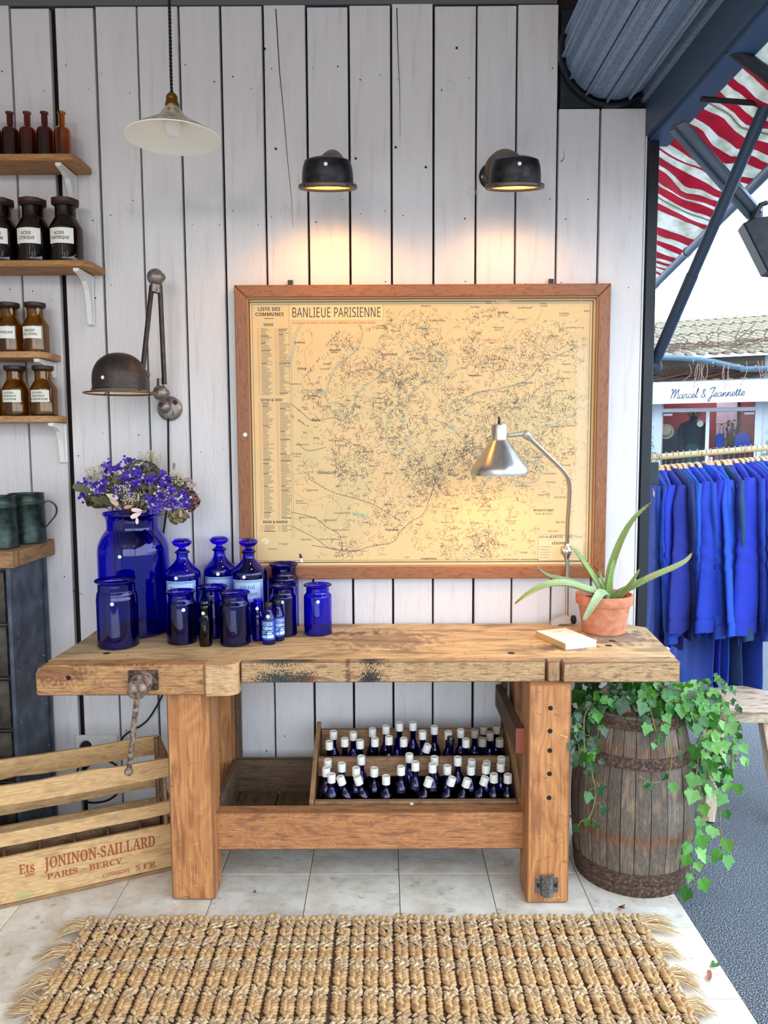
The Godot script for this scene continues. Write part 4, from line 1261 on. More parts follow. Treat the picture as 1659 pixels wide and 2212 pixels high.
# ---------------------------------------------------------------- cabinet
func cabinet() -> void:
	var steel := tri_uv(mat(Color(0.32, 0.36, 0.42), 0.42, 0.35), Vector3(2, 2, 2))
	steel.albedo_texture = ntex(16, 0.02, [[0.2, Color(0.65, 0.65, 0.66)], [0.8, Color(1, 1, 1)]], 256, 256, 5)
	var drw := tri_uv(mat(Color(0.34, 0.31, 0.28), 0.45, 0.4), Vector3(2, 2, 2))
	drw.albedo_texture = ntex(17, 0.02, [[0.2, Color(0.5, 0.48, 0.46)], [0.8, Color(1, 1, 1)]], 256, 256, 5)
	var o := thing("drawer_cabinet", "tall dark steel drawer cabinet at the left edge, against the boards", "cabinet", Vector3(-1.65, 0, 0.16))
	var q := -o.position
	slab(o, "body", Vector3(-2.0, 0.02, 0.03) + q, Vector3(-1.309, 1.072, 0.288) + q, steel, 0.003)
	slab(o, "base", Vector3(-1.98, 0.0, 0.05) + q, Vector3(-1.33, 0.02, 0.27) + q, MT.black, 0.002)
	for z in [0.024, 0.298]: slab(o, "corner_post", Vector3(-1.318, 0.01, z - 0.012) + q, Vector3(-1.302, 1.073, z + 0.008) + q, steel, 0.003)
	var ys := [0.105, 0.294, 0.484, 0.674, 0.868, 1.064]
	for i in 5:
		var d := part(o, "drawer", M.new().box(Vector3.ZERO, Vector3(0.655, ys[i + 1] - ys[i] - 0.014, 0.02), 0.004), drw, Transform3D(Basis(), Vector3(-1.654, (ys[i] + ys[i + 1]) * 0.5, 0.292) + q))
		var hm := M.new()
		hm.tube([Vector3(-0.06, 0, 0.012), Vector3(-0.05, 0, 0.034), Vector3(0.05, 0, 0.034), Vector3(0.06, 0, 0.012)], 0.005, 8)
		part(d, "handle", hm, MT.galv)
		slab(o, "drawer_divider", Vector3(-1.985, ys[i + 1] - 0.003, 0.28) + q, Vector3(-1.322, ys[i + 1] + 0.003, 0.298) + q, drw, 0.001)
	var bolts := M.new()
	for b in [[0.877, 0.27], [0.69, 0.265], [0.50, 0.26], [0.31, 0.255], [0.90, 0.06], [0.69, 0.06], [0.5, 0.06], [0.33, 0.05]]:
		bolts.xf = Transform3D(Basis(Vector3(0, 0, 1), Vector3(1, 0, 0), Vector3(0, 1, 0)), Vector3(-1.309, b[0], b[1]) + q)
		bolts.lathe([Vector2(0.0045, 0), Vector2(0.0035, 0.003), Vector2(0, 0.004)], 8)
	part(o, "rivet", bolts, MT.galv, Transform3D(), "stuff")
	for b in [[0.81, 0.262], [0.865, 0.075]]:
		var k := M.new()
		k.xf = Transform3D(Basis(Vector3(0, 0, 1), Vector3(1, 0, 0), Vector3(0, 1, 0)), Vector3(-1.3095, b[0], b[1]) + q)
		k.lathe(spline([Vector2(0.026, 0), Vector2(0.018, 0.002), Vector2(0.01, 0.007), Vector2(0.006, 0.008)], 3) + [Vector2(0.0058, 0.002), Vector2(0, 0.002)], 20)
		part(o, "pressed_boss", k, steel)
	var t := thing("cabinet_top", "thick worn timber slab lying on the steel drawer cabinet", "worktop", Vector3(-1.67, 1.0735, 0.17))
	var p := -t.position
	slab(t, "slab", Vector3(-2.06, 1.074, 0.012) + p, Vector3(-1.268, 1.135, 0.304) + p, MT.crate_wood, 0.004)
	slab(t, "front_lipping", Vector3(-2.06, 1.072, 0.305) + p, Vector3(-1.27, 1.135, 0.337) + p, MT.crate_wood, 0.004)
	var tin := tri_uv(mat(Color(0.23, 0.29, 0.27), 0.4, 0.55), Vector3(5, 5, 5))
	tin.albedo_texture = ntex(18, 0.02, [[0.2, Color(0.4, 0.42, 0.42)], [0.5, Color(0.8, 0.85, 0.82)], [0.85, Color(1, 1, 0.98)]], 256, 256, 5)
	for i in 2:
		var pt := thing("tin_measure", ["tall green tin measure at the back of the timber slab, its handle to the right", "tall green tin measure in front, its strap handle facing out"][i], "measure", [Vector3(-1.322, 1.1352, 0.115), Vector3(-1.358, 1.1352, 0.262)][i], 0.0, "green tin measures on the cabinet")
		var m := M.new()
		m.lathe([Vector2(0, 0.0), Vector2(0.066, 0.0), Vector2(0.068, 0.003), Vector2(0.066, 0.006), Vector2(0.062, 0.14), Vector2(0.0645, 0.143), Vector2(0.0645, 0.149), Vector2(0.062, 0.152), Vector2(0.061, 0.178), Vector2(0.0625, 0.181), Vector2(0.061, 0.183), Vector2(0.059, 0.18), Vector2(0.061, 0.14), Vector2(0.064, 0.004), Vector2(0, 0.004)], 40)
		part(pt, "tin_body", m, tin)
		var hd := M.new()
		if i == 0:
			var h := M.new()
			var pts := spline([Vector3(0.06, 0.148, 0.0), Vector3(0.085, 0.153, 0.0), Vector3(0.108, 0.135, 0.0), Vector3(0.108, 0.105, 0.0), Vector3(0.085, 0.075, 0), Vector3(0.064, 0.052, 0.0)], 5)
			h.tube(pts, 0.008, 8, true, 0.25)
			part(pt, "handle", h, tin)
		else:
			var h := M.new()
			var a := 0.35
			var dr := Vector3(sin(a), 0, cos(a))
			var pts := []
			for e in [[0.06, 0.146], [0.082, 0.147], [0.094, 0.138], [0.094, 0.06], [0.086, 0.05], [0.064, 0.047]]: pts.append(dr * e[0] + Vector3(0, e[1], 0))
			h.tube(pts, 0.012, 8, true, 0.2)
			part(pt, "handle", h, tin)

# ---------------------------------------------------------------- crates
func crate_of_bottles() -> void:
	var r := RandomNumberGenerator.new()
	r.seed = 15
	var o := thing("bottle_crate", "wooden bottle crate with sloping ends on the bench's lower tray", "crate", Vector3(0.107, 0.1635, 0.27))
	var q := -o.position
	for s in [-0.2505, 0.4585]:
		var m := M.new()
		m.xf = Transform3D(Basis(Vector3(0, 0, 1), Vector3(0, 1, 0), Vector3(-1, 0, 0)), Vector3(s - 0.0075, 0, 0) + q)
		m.prism(PackedVector2Array([Vector2(0.105, 0.164), Vector2(0.44, 0.164), Vector2(0.44, 0.292), Vector2(0.42, 0.298), Vector2(0.3, 0.365), Vector2(0.145, 0.434), Vector2(0.13, 0.444), Vector2(0.115, 0.444), Vector2(0.105, 0.434)]), 0.015, 0.004)
		part(o, "end_panel", m, MT.crate_wood)
	for b in [[0.418, 0.165, 0.285, 0.016], [0.264, 0.30, 0.372, 0.014], [0.112, 0.165, 0.418, 0.014]]:
		var k := M.new()
		k.box(Vector3.ZERO, Vector3(0.692, b[2] - b[1], b[3]), 0.003, Vector2(r.randf(), r.randf()), 0.001, r)
		part(o, ["front_board", "middle_board", "back_board"][[0.418, 0.264, 0.112].find(b[0])], k, MT.crate_wood, Transform3D(Basis(), Vector3(0.104, (b[1] + b[2]) * 0.5, b[0] + b[3] * 0.5) + q))
	slab(o, "floor_board", Vector3(-0.242, 0.1655, 0.126) + q, Vector3(0.45, 0.176, 0.418) + q, MT.crate_wood, 0.002)
	sticker(o, Vector3(0.09, 0.272, 0.4343) + q, 0.0065)
	var cap_m := mat(Color(0.84, 0.83, 0.8), 0.5)
	var cap_dull := mat(Color(0.56, 0.53, 0.48), 0.6)
	var pr := [Vector2(0, 0)]
	pr.append_array(spline([Vector2(0.021, 0.0), Vector2(0.0248, 0.004), Vector2(0.025, 0.07), Vector2(0.0248, 0.135)], 3))
	pr.append_array(spline([Vector2(0.0245, 0.14), Vector2(0.021, 0.158), Vector2(0.014, 0.172), Vector2(0.0105, 0.182), Vector2(0.0098, 0.195), Vector2(0.0098, 0.215)], 4))
	var bm := M.new()
	bm.lathe(hollow(pr, 0.002), 24)
	var cm := M.new()
	cm.lathe([Vector2(0.0, 0.208), Vector2(0.0115, 0.208), Vector2(0.0142, 0.209), Vector2(0.0142, 0.236), Vector2(0.0132, 0.238), Vector2(0.011, 0.238), Vector2(0.0105, 0.2365), Vector2(0, 0.2365)], 24)
	var body := bm.mesh()
	var cap := cm.mesh()
	var back := [[-0.192, 0.172, 0.415, 0], [-0.118, 0.183, 0.415, 0], [-0.203, 0.239, 0.403, 0], [-0.147, 0.232, 0.411, 0], [-0.091, 0.231, 0.403, 0], [-0.047, 0.148, 0.415, 0], [-0.037, 0.232, 0.411, 0], [0.004, 0.155, 0.428, 0], [0.014, 0.230, 0.417, 0], [0.054, 0.154, 0.439, 0], [0.045, 0.194, 0.415, 2], [0.105, 0.154, 0.441, 0], [0.068, 0.236, 0.412, 0], [0.139, 0.194, 0.422, 0], [0.119, 0.237, 0.392, 1], [0.185, 0.155, 0.426, 0], [0.235, 0.180, 0.415, 0], [0.240, 0.233, 0.415, 3], [0.283, 0.161, 0.415, 0], [0.295, 0.234, 0.407, 0], [0.334, 0.172, 0.418, 4], [0.355, 0.236, 0.411, 4], [0.370, 0.154, 0.424, 4], [0.387, 0.197, 0.418, 4], [0.417, 0.156, 0.427, 4], [0.417, 0.237, 0.409, 4]]
	var front := [[-0.203, 0.314, 0.366, 0], [-0.205, 0.366, 0.359, 0], [-0.152, 0.345, 0.366, 0], [-0.185, 0.39, 0.347, 0], [-0.085, 0.311, 0.377, 0], [-0.101, 0.362, 0.357, 0], [-0.134, 0.391, 0.340, -1], [-0.075, 0.391, 0.340, -1], [-0.038, 0.356, 0.353, 0], [0.086, 0.312, 0.385, 0], [0.003, 0.391, 0.340, 0], [0.055, 0.372, 0.365, 0], [0.105, 0.366, 0.378, 0], [0.175, 0.312, 0.374, 0], [0.165, 0.366, 0.371, 0], [0.133, 0.391, 0.332, 1], [0.212, 0.391, 0.335, 1], [0.218, 0.346, 0.355, 0], [0.258, 0.312, 0.372, 0], [0.300, 0.356, 0.358, 0], [0.266, 0.391, 0.328, 1], [0.308, 0.306, 0.360, 0], [0.325, 0.391, 0.336, 1], [0.362, 0.306, 0.354, 0], [0.352, 0.358, 0.363, 0], [0.375, 0.391, 0.345, 0], [0.405, 0.347, 0.365, 0], [0.414, 0.302, 0.367, 0], [0.423, 0.391, 0.343, 0]]
	var nth := ["first", "second", "third", "fourth", "fifth", "sixth", "seventh", "eighth", "ninth", "tenth", "eleventh", "twelfth"]
	for sct in 2:
		var lst: Array = [back, front][sct]
		# rows from the wall towards the camera, each counted from the left
		var cuts: Array = [[0.166, 0.21], [0.33, 0.375]][sct]
		var row_of := func(e: Array) -> int: return 0 if e[1] < cuts[0] else (1 if e[1] < cuts[1] else 2)
		for i in lst.size():
			var e: Array = lst[i]
			var row: int = row_of.call(e)
			var place := 0
			for f in lst:
				if row_of.call(f) == row and f[0] < e[0]: place += 1
			var where: String = "%s from left, %s row of the crate's %s half" % [nth[place], ["rear", "middle", "front"][row], ["back", "front"][sct]]
			var grp: String = "white capped blue bottles in the crate's %s half" % ["back", "front"][sct]
			var lab := "white capped blue bottle " + where
			if e[3] == 2: lab = "bright blue open bottle without a cap among the white capped ones"
			elif e[3] == 3: lab = "short dark bottle with a smoky glass top in the crate's back half"
			elif e[3] == 4: lab = "grey capped blue bottle " + where
			elif absi(e[3]) == 1: lab = "leaning white capped blue bottle " + where
			if e[3] in [2, 3]: grp = ""
			var b := thing("capped_bottle", lab, "bottle", Vector3(e[0], 0.1765, e[1]), r.randf() * TAU if absi(e[3]) != 1 else 0.0, grp)
			var sc: float = clampf((e[2] - 0.1765) / 0.224, 0.68, 1.2)
			var xf := Transform3D(Basis().scaled(Vector3(1, sc, 1)), Vector3.ZERO)
			var cx := Transform3D(Basis(), Vector3(0, 0.224 * (sc - 1.0), 0))
			if absi(e[3]) == 1:      # tipped about its foot
				var tl := Basis.from_euler(Vector3(0, 0, -0.3 * e[3]))
				xf = Transform3D(tl * Basis().scaled(Vector3(0.86, sc, 0.86)), Vector3(-0.03 * e[3], 0.006, 0))
				cx = Transform3D(tl, Vector3(-0.03 * e[3], 0.006, 0) + tl * Vector3(0, 0.224 * (sc - 1.0), 0))
			part(b, "bottle_body", body, MT.cobalt if e[3] == 2 else MT.deep_cobalt, xf)
			if e[3] == 3: part(b, "glass_stopper", cap, MT.dark_glass, cx)
			elif e[3] != 2: part(b, "cap", cap, cap_dull if e[3] == 4 else cap_m, cx)

func wine_crate() -> void:
	var r := RandomNumberGenerator.new()
	r.seed = 25
	# local x along the front, z out of the front, origin at the front's lower right end
	var o := thing("wine_crate", "long slatted wooden crate stencilled JONINON-SAILLARD on the floor by the bench leg", "crate", Vector3(-0.747, 0.0, 0.363), deg_to_rad(24.355))
	var L := 0.98
	var bd := func(nm: String, x0: float, x1: float, y0: float, y1: float, z: float, t: float, m: Material, wob := 0.0) -> MeshInstance3D:
		# a sawn slat whose upper and lower edges waver
		var up := PackedVector2Array()
		var n := 12
		for k in n + 1: up.append(Vector2(lerpf(x0, x1, float(k) / n), y1 + r.randf_range(-wob, wob)))
		for k in n + 1: up.append(Vector2(lerpf(x1, x0, float(k) / n), y0 + r.randf_range(-wob, wob)))
		var k := M.new()
		k.xf = T(0, 0, z)
		k.prism(up, t, 0.0015, Vector2(r.randf() * 3.0, r.randf()))
		return part(o, nm, k, m)
	var face: MeshInstance3D = bd.call("lettered_board", -L, -0.002, 0.014, 0.170, 0.0, 0.012, MT.pale_wood, 0.0008)
	bd.call("slat", -L, -0.002, 0.208, 0.253, 0.0, 0.011, MT.pale_wood, 0.0015)
	bd.call("slat", -L, -0.002, 0.342, 0.410, 0.0, 0.011, MT.pale_wood, 0.004)
	bd.call("slat", -L, -0.002, 0.342, 0.410, -0.222, 0.011, MT.pale_wood, 0.004)
	bd.call("slat", -L, -0.002, 0.215, 0.262, -0.222, 0.011, MT.pale_wood, 0.002)
	bd.call("slat", -L, -0.002, 0.014, 0.172, -0.222, 0.011, MT.pale_wood, 0.001)
	bd.call("bottom_board", -L, 0.0, 0.001, 0.013, 0.0, 0.234, MT.crate_wood, 0.0)
	for x in [-0.012, -L + 0.002]:
		for q in [[0.336, 0.41], [0.20, 0.26], [0.014, 0.17]]:
			slab(o, "end_slat", Vector3(x, q[0], -0.2215), Vector3(x + 0.010, q[1], -0.0115), MT.crate_wood, 0.002)
		for z in [-0.0345, -0.2205]: slab(o, "corner_post", Vector3(x - 0.014 if x > -0.5 else x + 0.0105, 0.014, z), Vector3(x - 0.001 if x > -0.5 else x + 0.024, 0.41, z + 0.022), MT.crate_wood, 0.002)
	slab(o, "long_divider", Vector3(-L + 0.028, 0.0135, -0.122), Vector3(-0.028, 0.158, -0.113), MT.crate_wood, 0.001)
	for k in 8:
		var x := -0.105 - 0.108 * k
		slab(o, "divider", Vector3(x, 0.0135, -0.2205), Vector3(x + 0.008, 0.155, -0.0125), MT.crate_wood, 0.001)
	var stencil := mat(Color(0.55, 0.27, 0.12), 0.8)
	for q in [["Ets", -0.490, 0.103, 0.033, 0.046], ["JONINON-SAILLARD", -0.412, 0.103, 0.040, 0.352], ["PARIS ~ BERCY", -0.408, 0.0655, 0.021, 0.236], ["CONSIGNE", -0.237, 0.030, 0.0135, 0.09], ["5 FR", -0.129, 0.029, 0.0185, 0.066]]:
		var tm := words(q[0], q[3], 0.0006)
		tm.horizontal_alignment = HORIZONTAL_ALIGNMENT_LEFT
		tm.vertical_alignment = VERTICAL_ALIGNMENT_BOTTOM
		part(face, "stencilled_lettering", tm, stencil, Transform3D(Basis().scaled(Vector3(q[4] / tm.get_aabb().size.x, 1, 1)), Vector3(q[1], q[2] - q[3] / 0.72 * 0.25, 0.0004)))
	slab(face, "stencilled_lettering", Vector3(-0.472, 0.096, 0.0), Vector3(-0.444, 0.099, 0.0006), stencil, 0.0002)
	slab(face, "stencilled_lettering", Vector3(-0.472, 0.091, 0.0), Vector3(-0.444, 0.093, 0.0006), stencil, 0.0002)
	# oval green stamp
	var st := M.new()
	for e in [[0.0275, 0.0125, 0.0011], [0.022, 0.0085, 0.0008], [0.014, 0.003, 0.001]]:
		var pts := []
		for k in 33: pts.append(Vector3(-0.475 + cos(TAU * k / 32) * e[0], 0.032 + sin(TAU * k / 32) * e[1], 0.0))
		st.tube(pts, e[2], 5, false)
	part(face, "oval_stamp", st, mat(Color(0.47, 0.62, 0.4), 0.8))

# ---------------------------------------------------------------- barrel
func barrel() -> void:
	var r := RandomNumberGenerator.new()
	r.seed = 35
	var o := thing("barrel", "weathered grey oak barrel with rusty hoops, an ivy pot in its top", "barrel", Vector3(0.863, -0.001, 0.355))
	var m := MT.barrel_wood.duplicate() as StandardMaterial3D
	m.vertex_color_use_as_albedo = true
	var prof := func(y: float) -> float:
		var t := y / 0.60
		return lerpf(0.186, 0.158, t) + 0.034 * sin(PI * clampf(t, 0, 1))
	var n := 22
	var a := 0.0
	var ws := []
	var tot := 0.0
	for k in n:
		var w := r.randf_range(0.75, 1.3)
		ws.append(w)
		tot += w
	for k in n:
		var a0 := a
		a += TAU * ws[k] / tot
		var a1 := a - 0.011
		var b := M.new()
		b.colored = true
		var rows := 40
		var uo := r.randf() * 4.0
		var tone := r.randf_range(0.62, 0.95)
		var dr := r.randf_range(-0.0012, 0.0012)
		var side := func(inner: float, flip: bool) -> void:
			var f := b.v.size()
			for i in rows + 1:
				var y := 0.004 + 0.594 * i / rows
				var rust := maxf(exp(-pow((y - 0.198) / 0.016, 2.0)), 0.9 * exp(-pow((y - 0.488) / 0.010, 2.0)))
				b.col = Color(tone, tone, tone).lerp(Color(1.0, 0.5, 0.24), rust * 0.8)
				for j in 4:
					var aa := lerpf(a0, a1, j / 3.0)
					var rr: float = prof.call(y) + dr - inner - (0.0015 if j == 0 or j == 3 else 0.0)
					b.vert(Vector3(sin(aa) * rr, y, cos(aa) * rr), Vector3(sin(aa), 0.2 * cos(PI * y / 0.6) * -1.0, cos(aa)) * (-1.0 if flip else 1.0), Vector2(y + 0.004, (aa - a0) * 0.19 + uo))
			for i in rows:
				for j in 3:
					var c := f + i * 4 + j
					b.quad(c, c + 1, c + 5, c + 4)
		side.call(0.0, false)
		side.call(0.018, true)
		b.col = Color(tone, tone, tone) * 0.9
		for e in [[0.598, 1.0], [0.004, -1.0]]:
			var q := []
			for p in [[a0, 0.0], [a1, 0.0], [a1, 0.018], [a0, 0.018]]:
				var rr: float = prof.call(e[0]) + dr - p[1]
				q.append(Vector3(sin(p[0]) * rr, e[0], cos(p[0]) * rr))
			b.face(q, Vector3(0, e[1], 0))
		part(o, "stave", b, m)
	for h in [[0.556, 0.590, 0.0022], [0.434, 0.472, 0.0022], [0.046, 0.082, 0.0024], [0.0, 0.044, 0.0028]]:
		var k := M.new()
		var r0: float = prof.call(h[0]) + 0.001
		var r1: float = prof.call(h[1]) + 0.001
		var mid: float = prof.call((h[0] + h[1]) * 0.5) + 0.001
		k.lathe([Vector2(r0 - 0.001, h[0]), Vector2(r0 + h[2], h[0]), Vector2(mid + h[2] + 0.0006, (h[0] + h[1]) * 0.5), Vector2(r1 + h[2], h[1]), Vector2(r1 - 0.001, h[1])], 64)
		part(o, "hoop", k, MT.rust)
	var hd := M.new()
	hd.lathe([Vector2(0, 0.47), Vector2(0.155, 0.47), Vector2(0.155, 0.49), Vector2(0, 0.49)], 32)
	part(o, "barrel_head", hd, MT.old_wood)

# ---------------------------------------------------------------- lamps
func twisted_cord(path: Array, r: float, pitch: float) -> M:
	var m := M.new()
	var pts := spline(path, 10)
	for s in 2:
		var q := []
		var acc := 0.0
		for i in pts.size() - 1:
			var d: Vector3 = pts[i + 1] - pts[i]
			var n := maxi(1, int(d.length() / (pitch / 7.0)))
			var dn := d.normalized()
			var side := dn.cross(Vector3(0.3, 0.2, 1.0)).normalized()
			var o := dn.cross(side)
			for k in n:
				acc += d.length() / n
				var a := acc / pitch * TAU + PI * s
				q.append(pts[i] + d * k / n + (side * cos(a) + o * sin(a)) * r)
		m.tube(q, r * 1.05, 6)
	return m

func lamp_glow(c: Color, energy: float) -> StandardMaterial3D:
	var m := mat(Color(1, 0.95, 0.85), 0.4)
	m.emission_enabled = true
	m.emission = c
	m.emission_energy_multiplier = energy
	return m

func pendant() -> void:
	var o := thing("pendant_lamp", "white enamel cone pendant lamp hanging on a dark twisted cord", "lamp", Vector3(-0.641, 2.43, 0.5))
	part(o, "cord", twisted_cord([Vector3(0, 0.71, 0), Vector3(0.0005, 0.4, 0), Vector3(-0.0005, 0.2, 0), Vector3(0, 0.125, 0)], 0.0026, 0.021), MT.cord)
	var b := M.new()
	b.lathe([Vector2(0.02, 0.088), Vector2(0.0215, 0.09), Vector2(0.0215, 0.099), Vector2(0.0195, 0.101), Vector2(0.0195, 0.106), Vector2(0.0175, 0.109)] + spline([Vector2(0.0175, 0.112), Vector2(0.017, 0.122), Vector2(0.010, 0.131), Vector2(0.006, 0.134)], 4) + [Vector2(0, 0.134)], 28)
	part(o, "lamp_holder", b, MT.brass)
	var enamel := tri_uv(mat(Color(0.8, 0.78, 0.72), 0.3), Vector3(6, 6, 6))
	enamel.albedo_texture = ntex(19, 0.02, [[0.2, Color(0.5, 0.45, 0.36)], [0.45, Color(0.86, 0.84, 0.78)], [0.85, Color(1, 1, 1)]], 256, 256, 5)
	var pr := spline([Vector2(0.142, 0.0), Vector2(0.120, 0.016), Vector2(0.085, 0.036), Vector2(0.052, 0.054), Vector2(0.040, 0.064), Vector2(0.03, 0.078), Vector2(0.020, 0.091)], 5)
	var sh := M.new()
	sh.lathe(pr, 64)
	part(o, "shade", sh, enamel)
	var inn := []
	for p in pr: inn.append(Vector2(p.x - 0.0006, p.y - 0.0018))
	inn.reverse()
	var si := M.new()
	si.lathe(inn + [Vector2(0.142, -0.002), Vector2(0.1435, 0.0), Vector2(0.142, 0.0012)], 64)
	var inm := part(o, "shade_inside", si, mat(Color(0.95, 0.94, 0.9), 0.3))
	inm.set_meta("label", "glossy white inside of the shade")
	var bu := M.new()
	bu.lathe(spline([Vector2(0, 0.002), Vector2(0.018, 0.006), Vector2(0.027, 0.022), Vector2(0.029, 0.036), Vector2(0.024, 0.052), Vector2(0.015, 0.068), Vector2(0.0135, 0.085)], 5), 28)
	part(o, "bulb", bu, mat(Color(0.93, 0.92, 0.9), 0.25))

func sconce(at: Vector3, mount: Vector3, c: Color, energy: float, label: String) -> void:
	var o := thing("wall_lamp", label, "lamp", at, 0.0, "domed wall lamps over the map")
	var tilt := Basis.from_euler(Vector3(deg_to_rad(12.0), 0, 0))
	var x := Transform3D(tilt, Vector3.ZERO)
	var dark := tri_uv(mat(Color(0.2, 0.2, 0.22), 0.38, 0.6), Vector3(5, 5, 5))
	dark.albedo_texture = ntex(20, 0.03, [[0.2, Color(0.55, 0.52, 0.5)], [0.8, Color(1, 1, 1)]], 256, 256, 5)
	var m := M.new()
	m.xf = x
	m.lathe([Vector2(0.0825, 0.012), Vector2(0.0865, 0.013)] + spline([Vector2(0.0865, 0.016), Vector2(0.0862, 0.03), Vector2(0.085, 0.048)], 3), 56)
	m.lathe([Vector2(0.0845, 0.0485)] + spline([Vector2(0.0845, 0.049), Vector2(0.082, 0.066), Vector2(0.076, 0.084)], 4) + spline([Vector2(0.0752, 0.0855), Vector2(0.06, 0.092), Vector2(0.04, 0.097), Vector2(0.02, 0.0995), Vector2(0, 0.1)], 3), 56)
	part(o, "dome", m, dark)
	var i := M.new()
	i.xf = x
	i.lathe([Vector2(0, 0.077), Vector2(0.05, 0.073), Vector2(0.074, 0.062), Vector2(0.081, 0.04), Vector2(0.082, 0.004)], 40)
	part(o, "reflector", i, mat(Color(0.85, 0.8, 0.7), 0.4))
	var r := M.new()
	r.xf = x
	r.lathe([Vector2(0.083, 0.013), Vector2(0.083, 0.0), Vector2(0.086, -0.003), Vector2(0.096, -0.003), Vector2(0.0985, 0.0), Vector2(0.0985, 0.009), Vector2(0.0965, 0.0115), Vector2(0.088, 0.0125), Vector2(0.083, 0.013)], 56)
	var rm := part(o, "rim", r, tri_uv(mat(Color(0.42, 0.36, 0.33), 0.45, 0.7), Vector3(4, 4, 4)))
	for k in 4:
		var lg := M.new()
		var a := PI * 0.25 + PI * 0.5 * k
		lg.xf = x * Transform3D(Basis(), Vector3(sin(a) * 0.097, 0.004, cos(a) * 0.097))
		lg.lathe([Vector2(0, -0.006), Vector2(0.006, -0.006), Vector2(0.006, 0.008), Vector2(0, 0.008)], 8)
		part(rm, "lug", lg, MT.iron)
	var g := M.new()
	g.xf = x
	g.lathe([Vector2(0, 0.006), Vector2(0.05, 0.008), Vector2(0.0805, 0.011)], 40, 0.7)
	for k in g.n.size(): g.n[k] = -g.n[k] if (tilt.inverse() * g.n[k]).y > 0 else g.n[k]
	part(o, "lit_glass", g, lamp_glow(c, 5.0))
	var L := SpotLight3D.new()
	L.name = "lamp_light"
	L.light_color = c
	L.light_energy = energy * 0.14
	L.spot_angle = 76.0
	L.spot_angle_attenuation = 0.55
	L.light_size = 0.07
	L.spot_range = 8.0
	L.spot_attenuation = 2.0
	L.shadow_enabled = true
	o.add_child(L)
	L.position = tilt * Vector3(0, -0.006, 0)
	L.basis = tilt * Basis.from_euler(Vector3(-PI / 2, 0, 0))
	# elbow to the wall
	var mt := mount - at
	var top := tilt * Vector3(0, 0.082, -0.052)
	var e := M.new()
	e.tube(spline([mt + Vector3(0, 0, 0.004), mt + Vector3(0, 0.022, 0.055), mt.lerp(top, 0.55) + Vector3(0, 0.040, 0.0), top + Vector3(0, 0.014, -0.018), top + Vector3(0, -0.012, 0.012)], 6), 0.030, 20)
	part(o, "elbow_arm", e, tri_uv(mat(Color(0.4, 0.34, 0.28), 0.4, 0.75), Vector3(4, 4, 4)))
	var p := M.new()
	p.xf = Transform3D(Basis.from_euler(Vector3(PI / 2, 0, 0)), mt)
	p.lathe([Vector2(0.048, 0.0), Vector2(0.048, 0.006), Vector2(0.04, 0.014), Vector2(0.024, 0.02), Vector2(0, 0.02)], 32)
	var pl := part(o, "wall_plate", p, MT.iron)
	for s in [-1, 1]:
		var k := M.new()
		k.xf = Transform3D(Basis.from_euler(Vector3(PI / 2, 0, 0)), mt + Vector3(0.036 * s, -0.005, 0.012))
		k.lathe([Vector2(0.006, 0), Vector2(0.006, 0.004), Vector2(0, 0.005)], 10)
		part(pl, "screw", k, MT.galv)
	sticker(o, tilt * Vector3(0.0, 0.066, 0.0822), 0.0062, tilt * Vector3(0, 0.3, 1))

func sconces() -> void:
	sconce(Vector3(-0.184, 2.352, 0.27), Vector3(-0.160, 2.475, 0.0), Color(1.0, 0.70, 0.24), 1.5, "dark metal dome lamp on the wall over the map's title, its light yellow")
	sconce(Vector3(0.445, 2.350, 0.27), Vector3(0.405, 2.478, 0.0), Color(1.0, 0.72, 0.36), 0.95, "dark metal dome lamp nearest the roller shutter, elbow to its left")

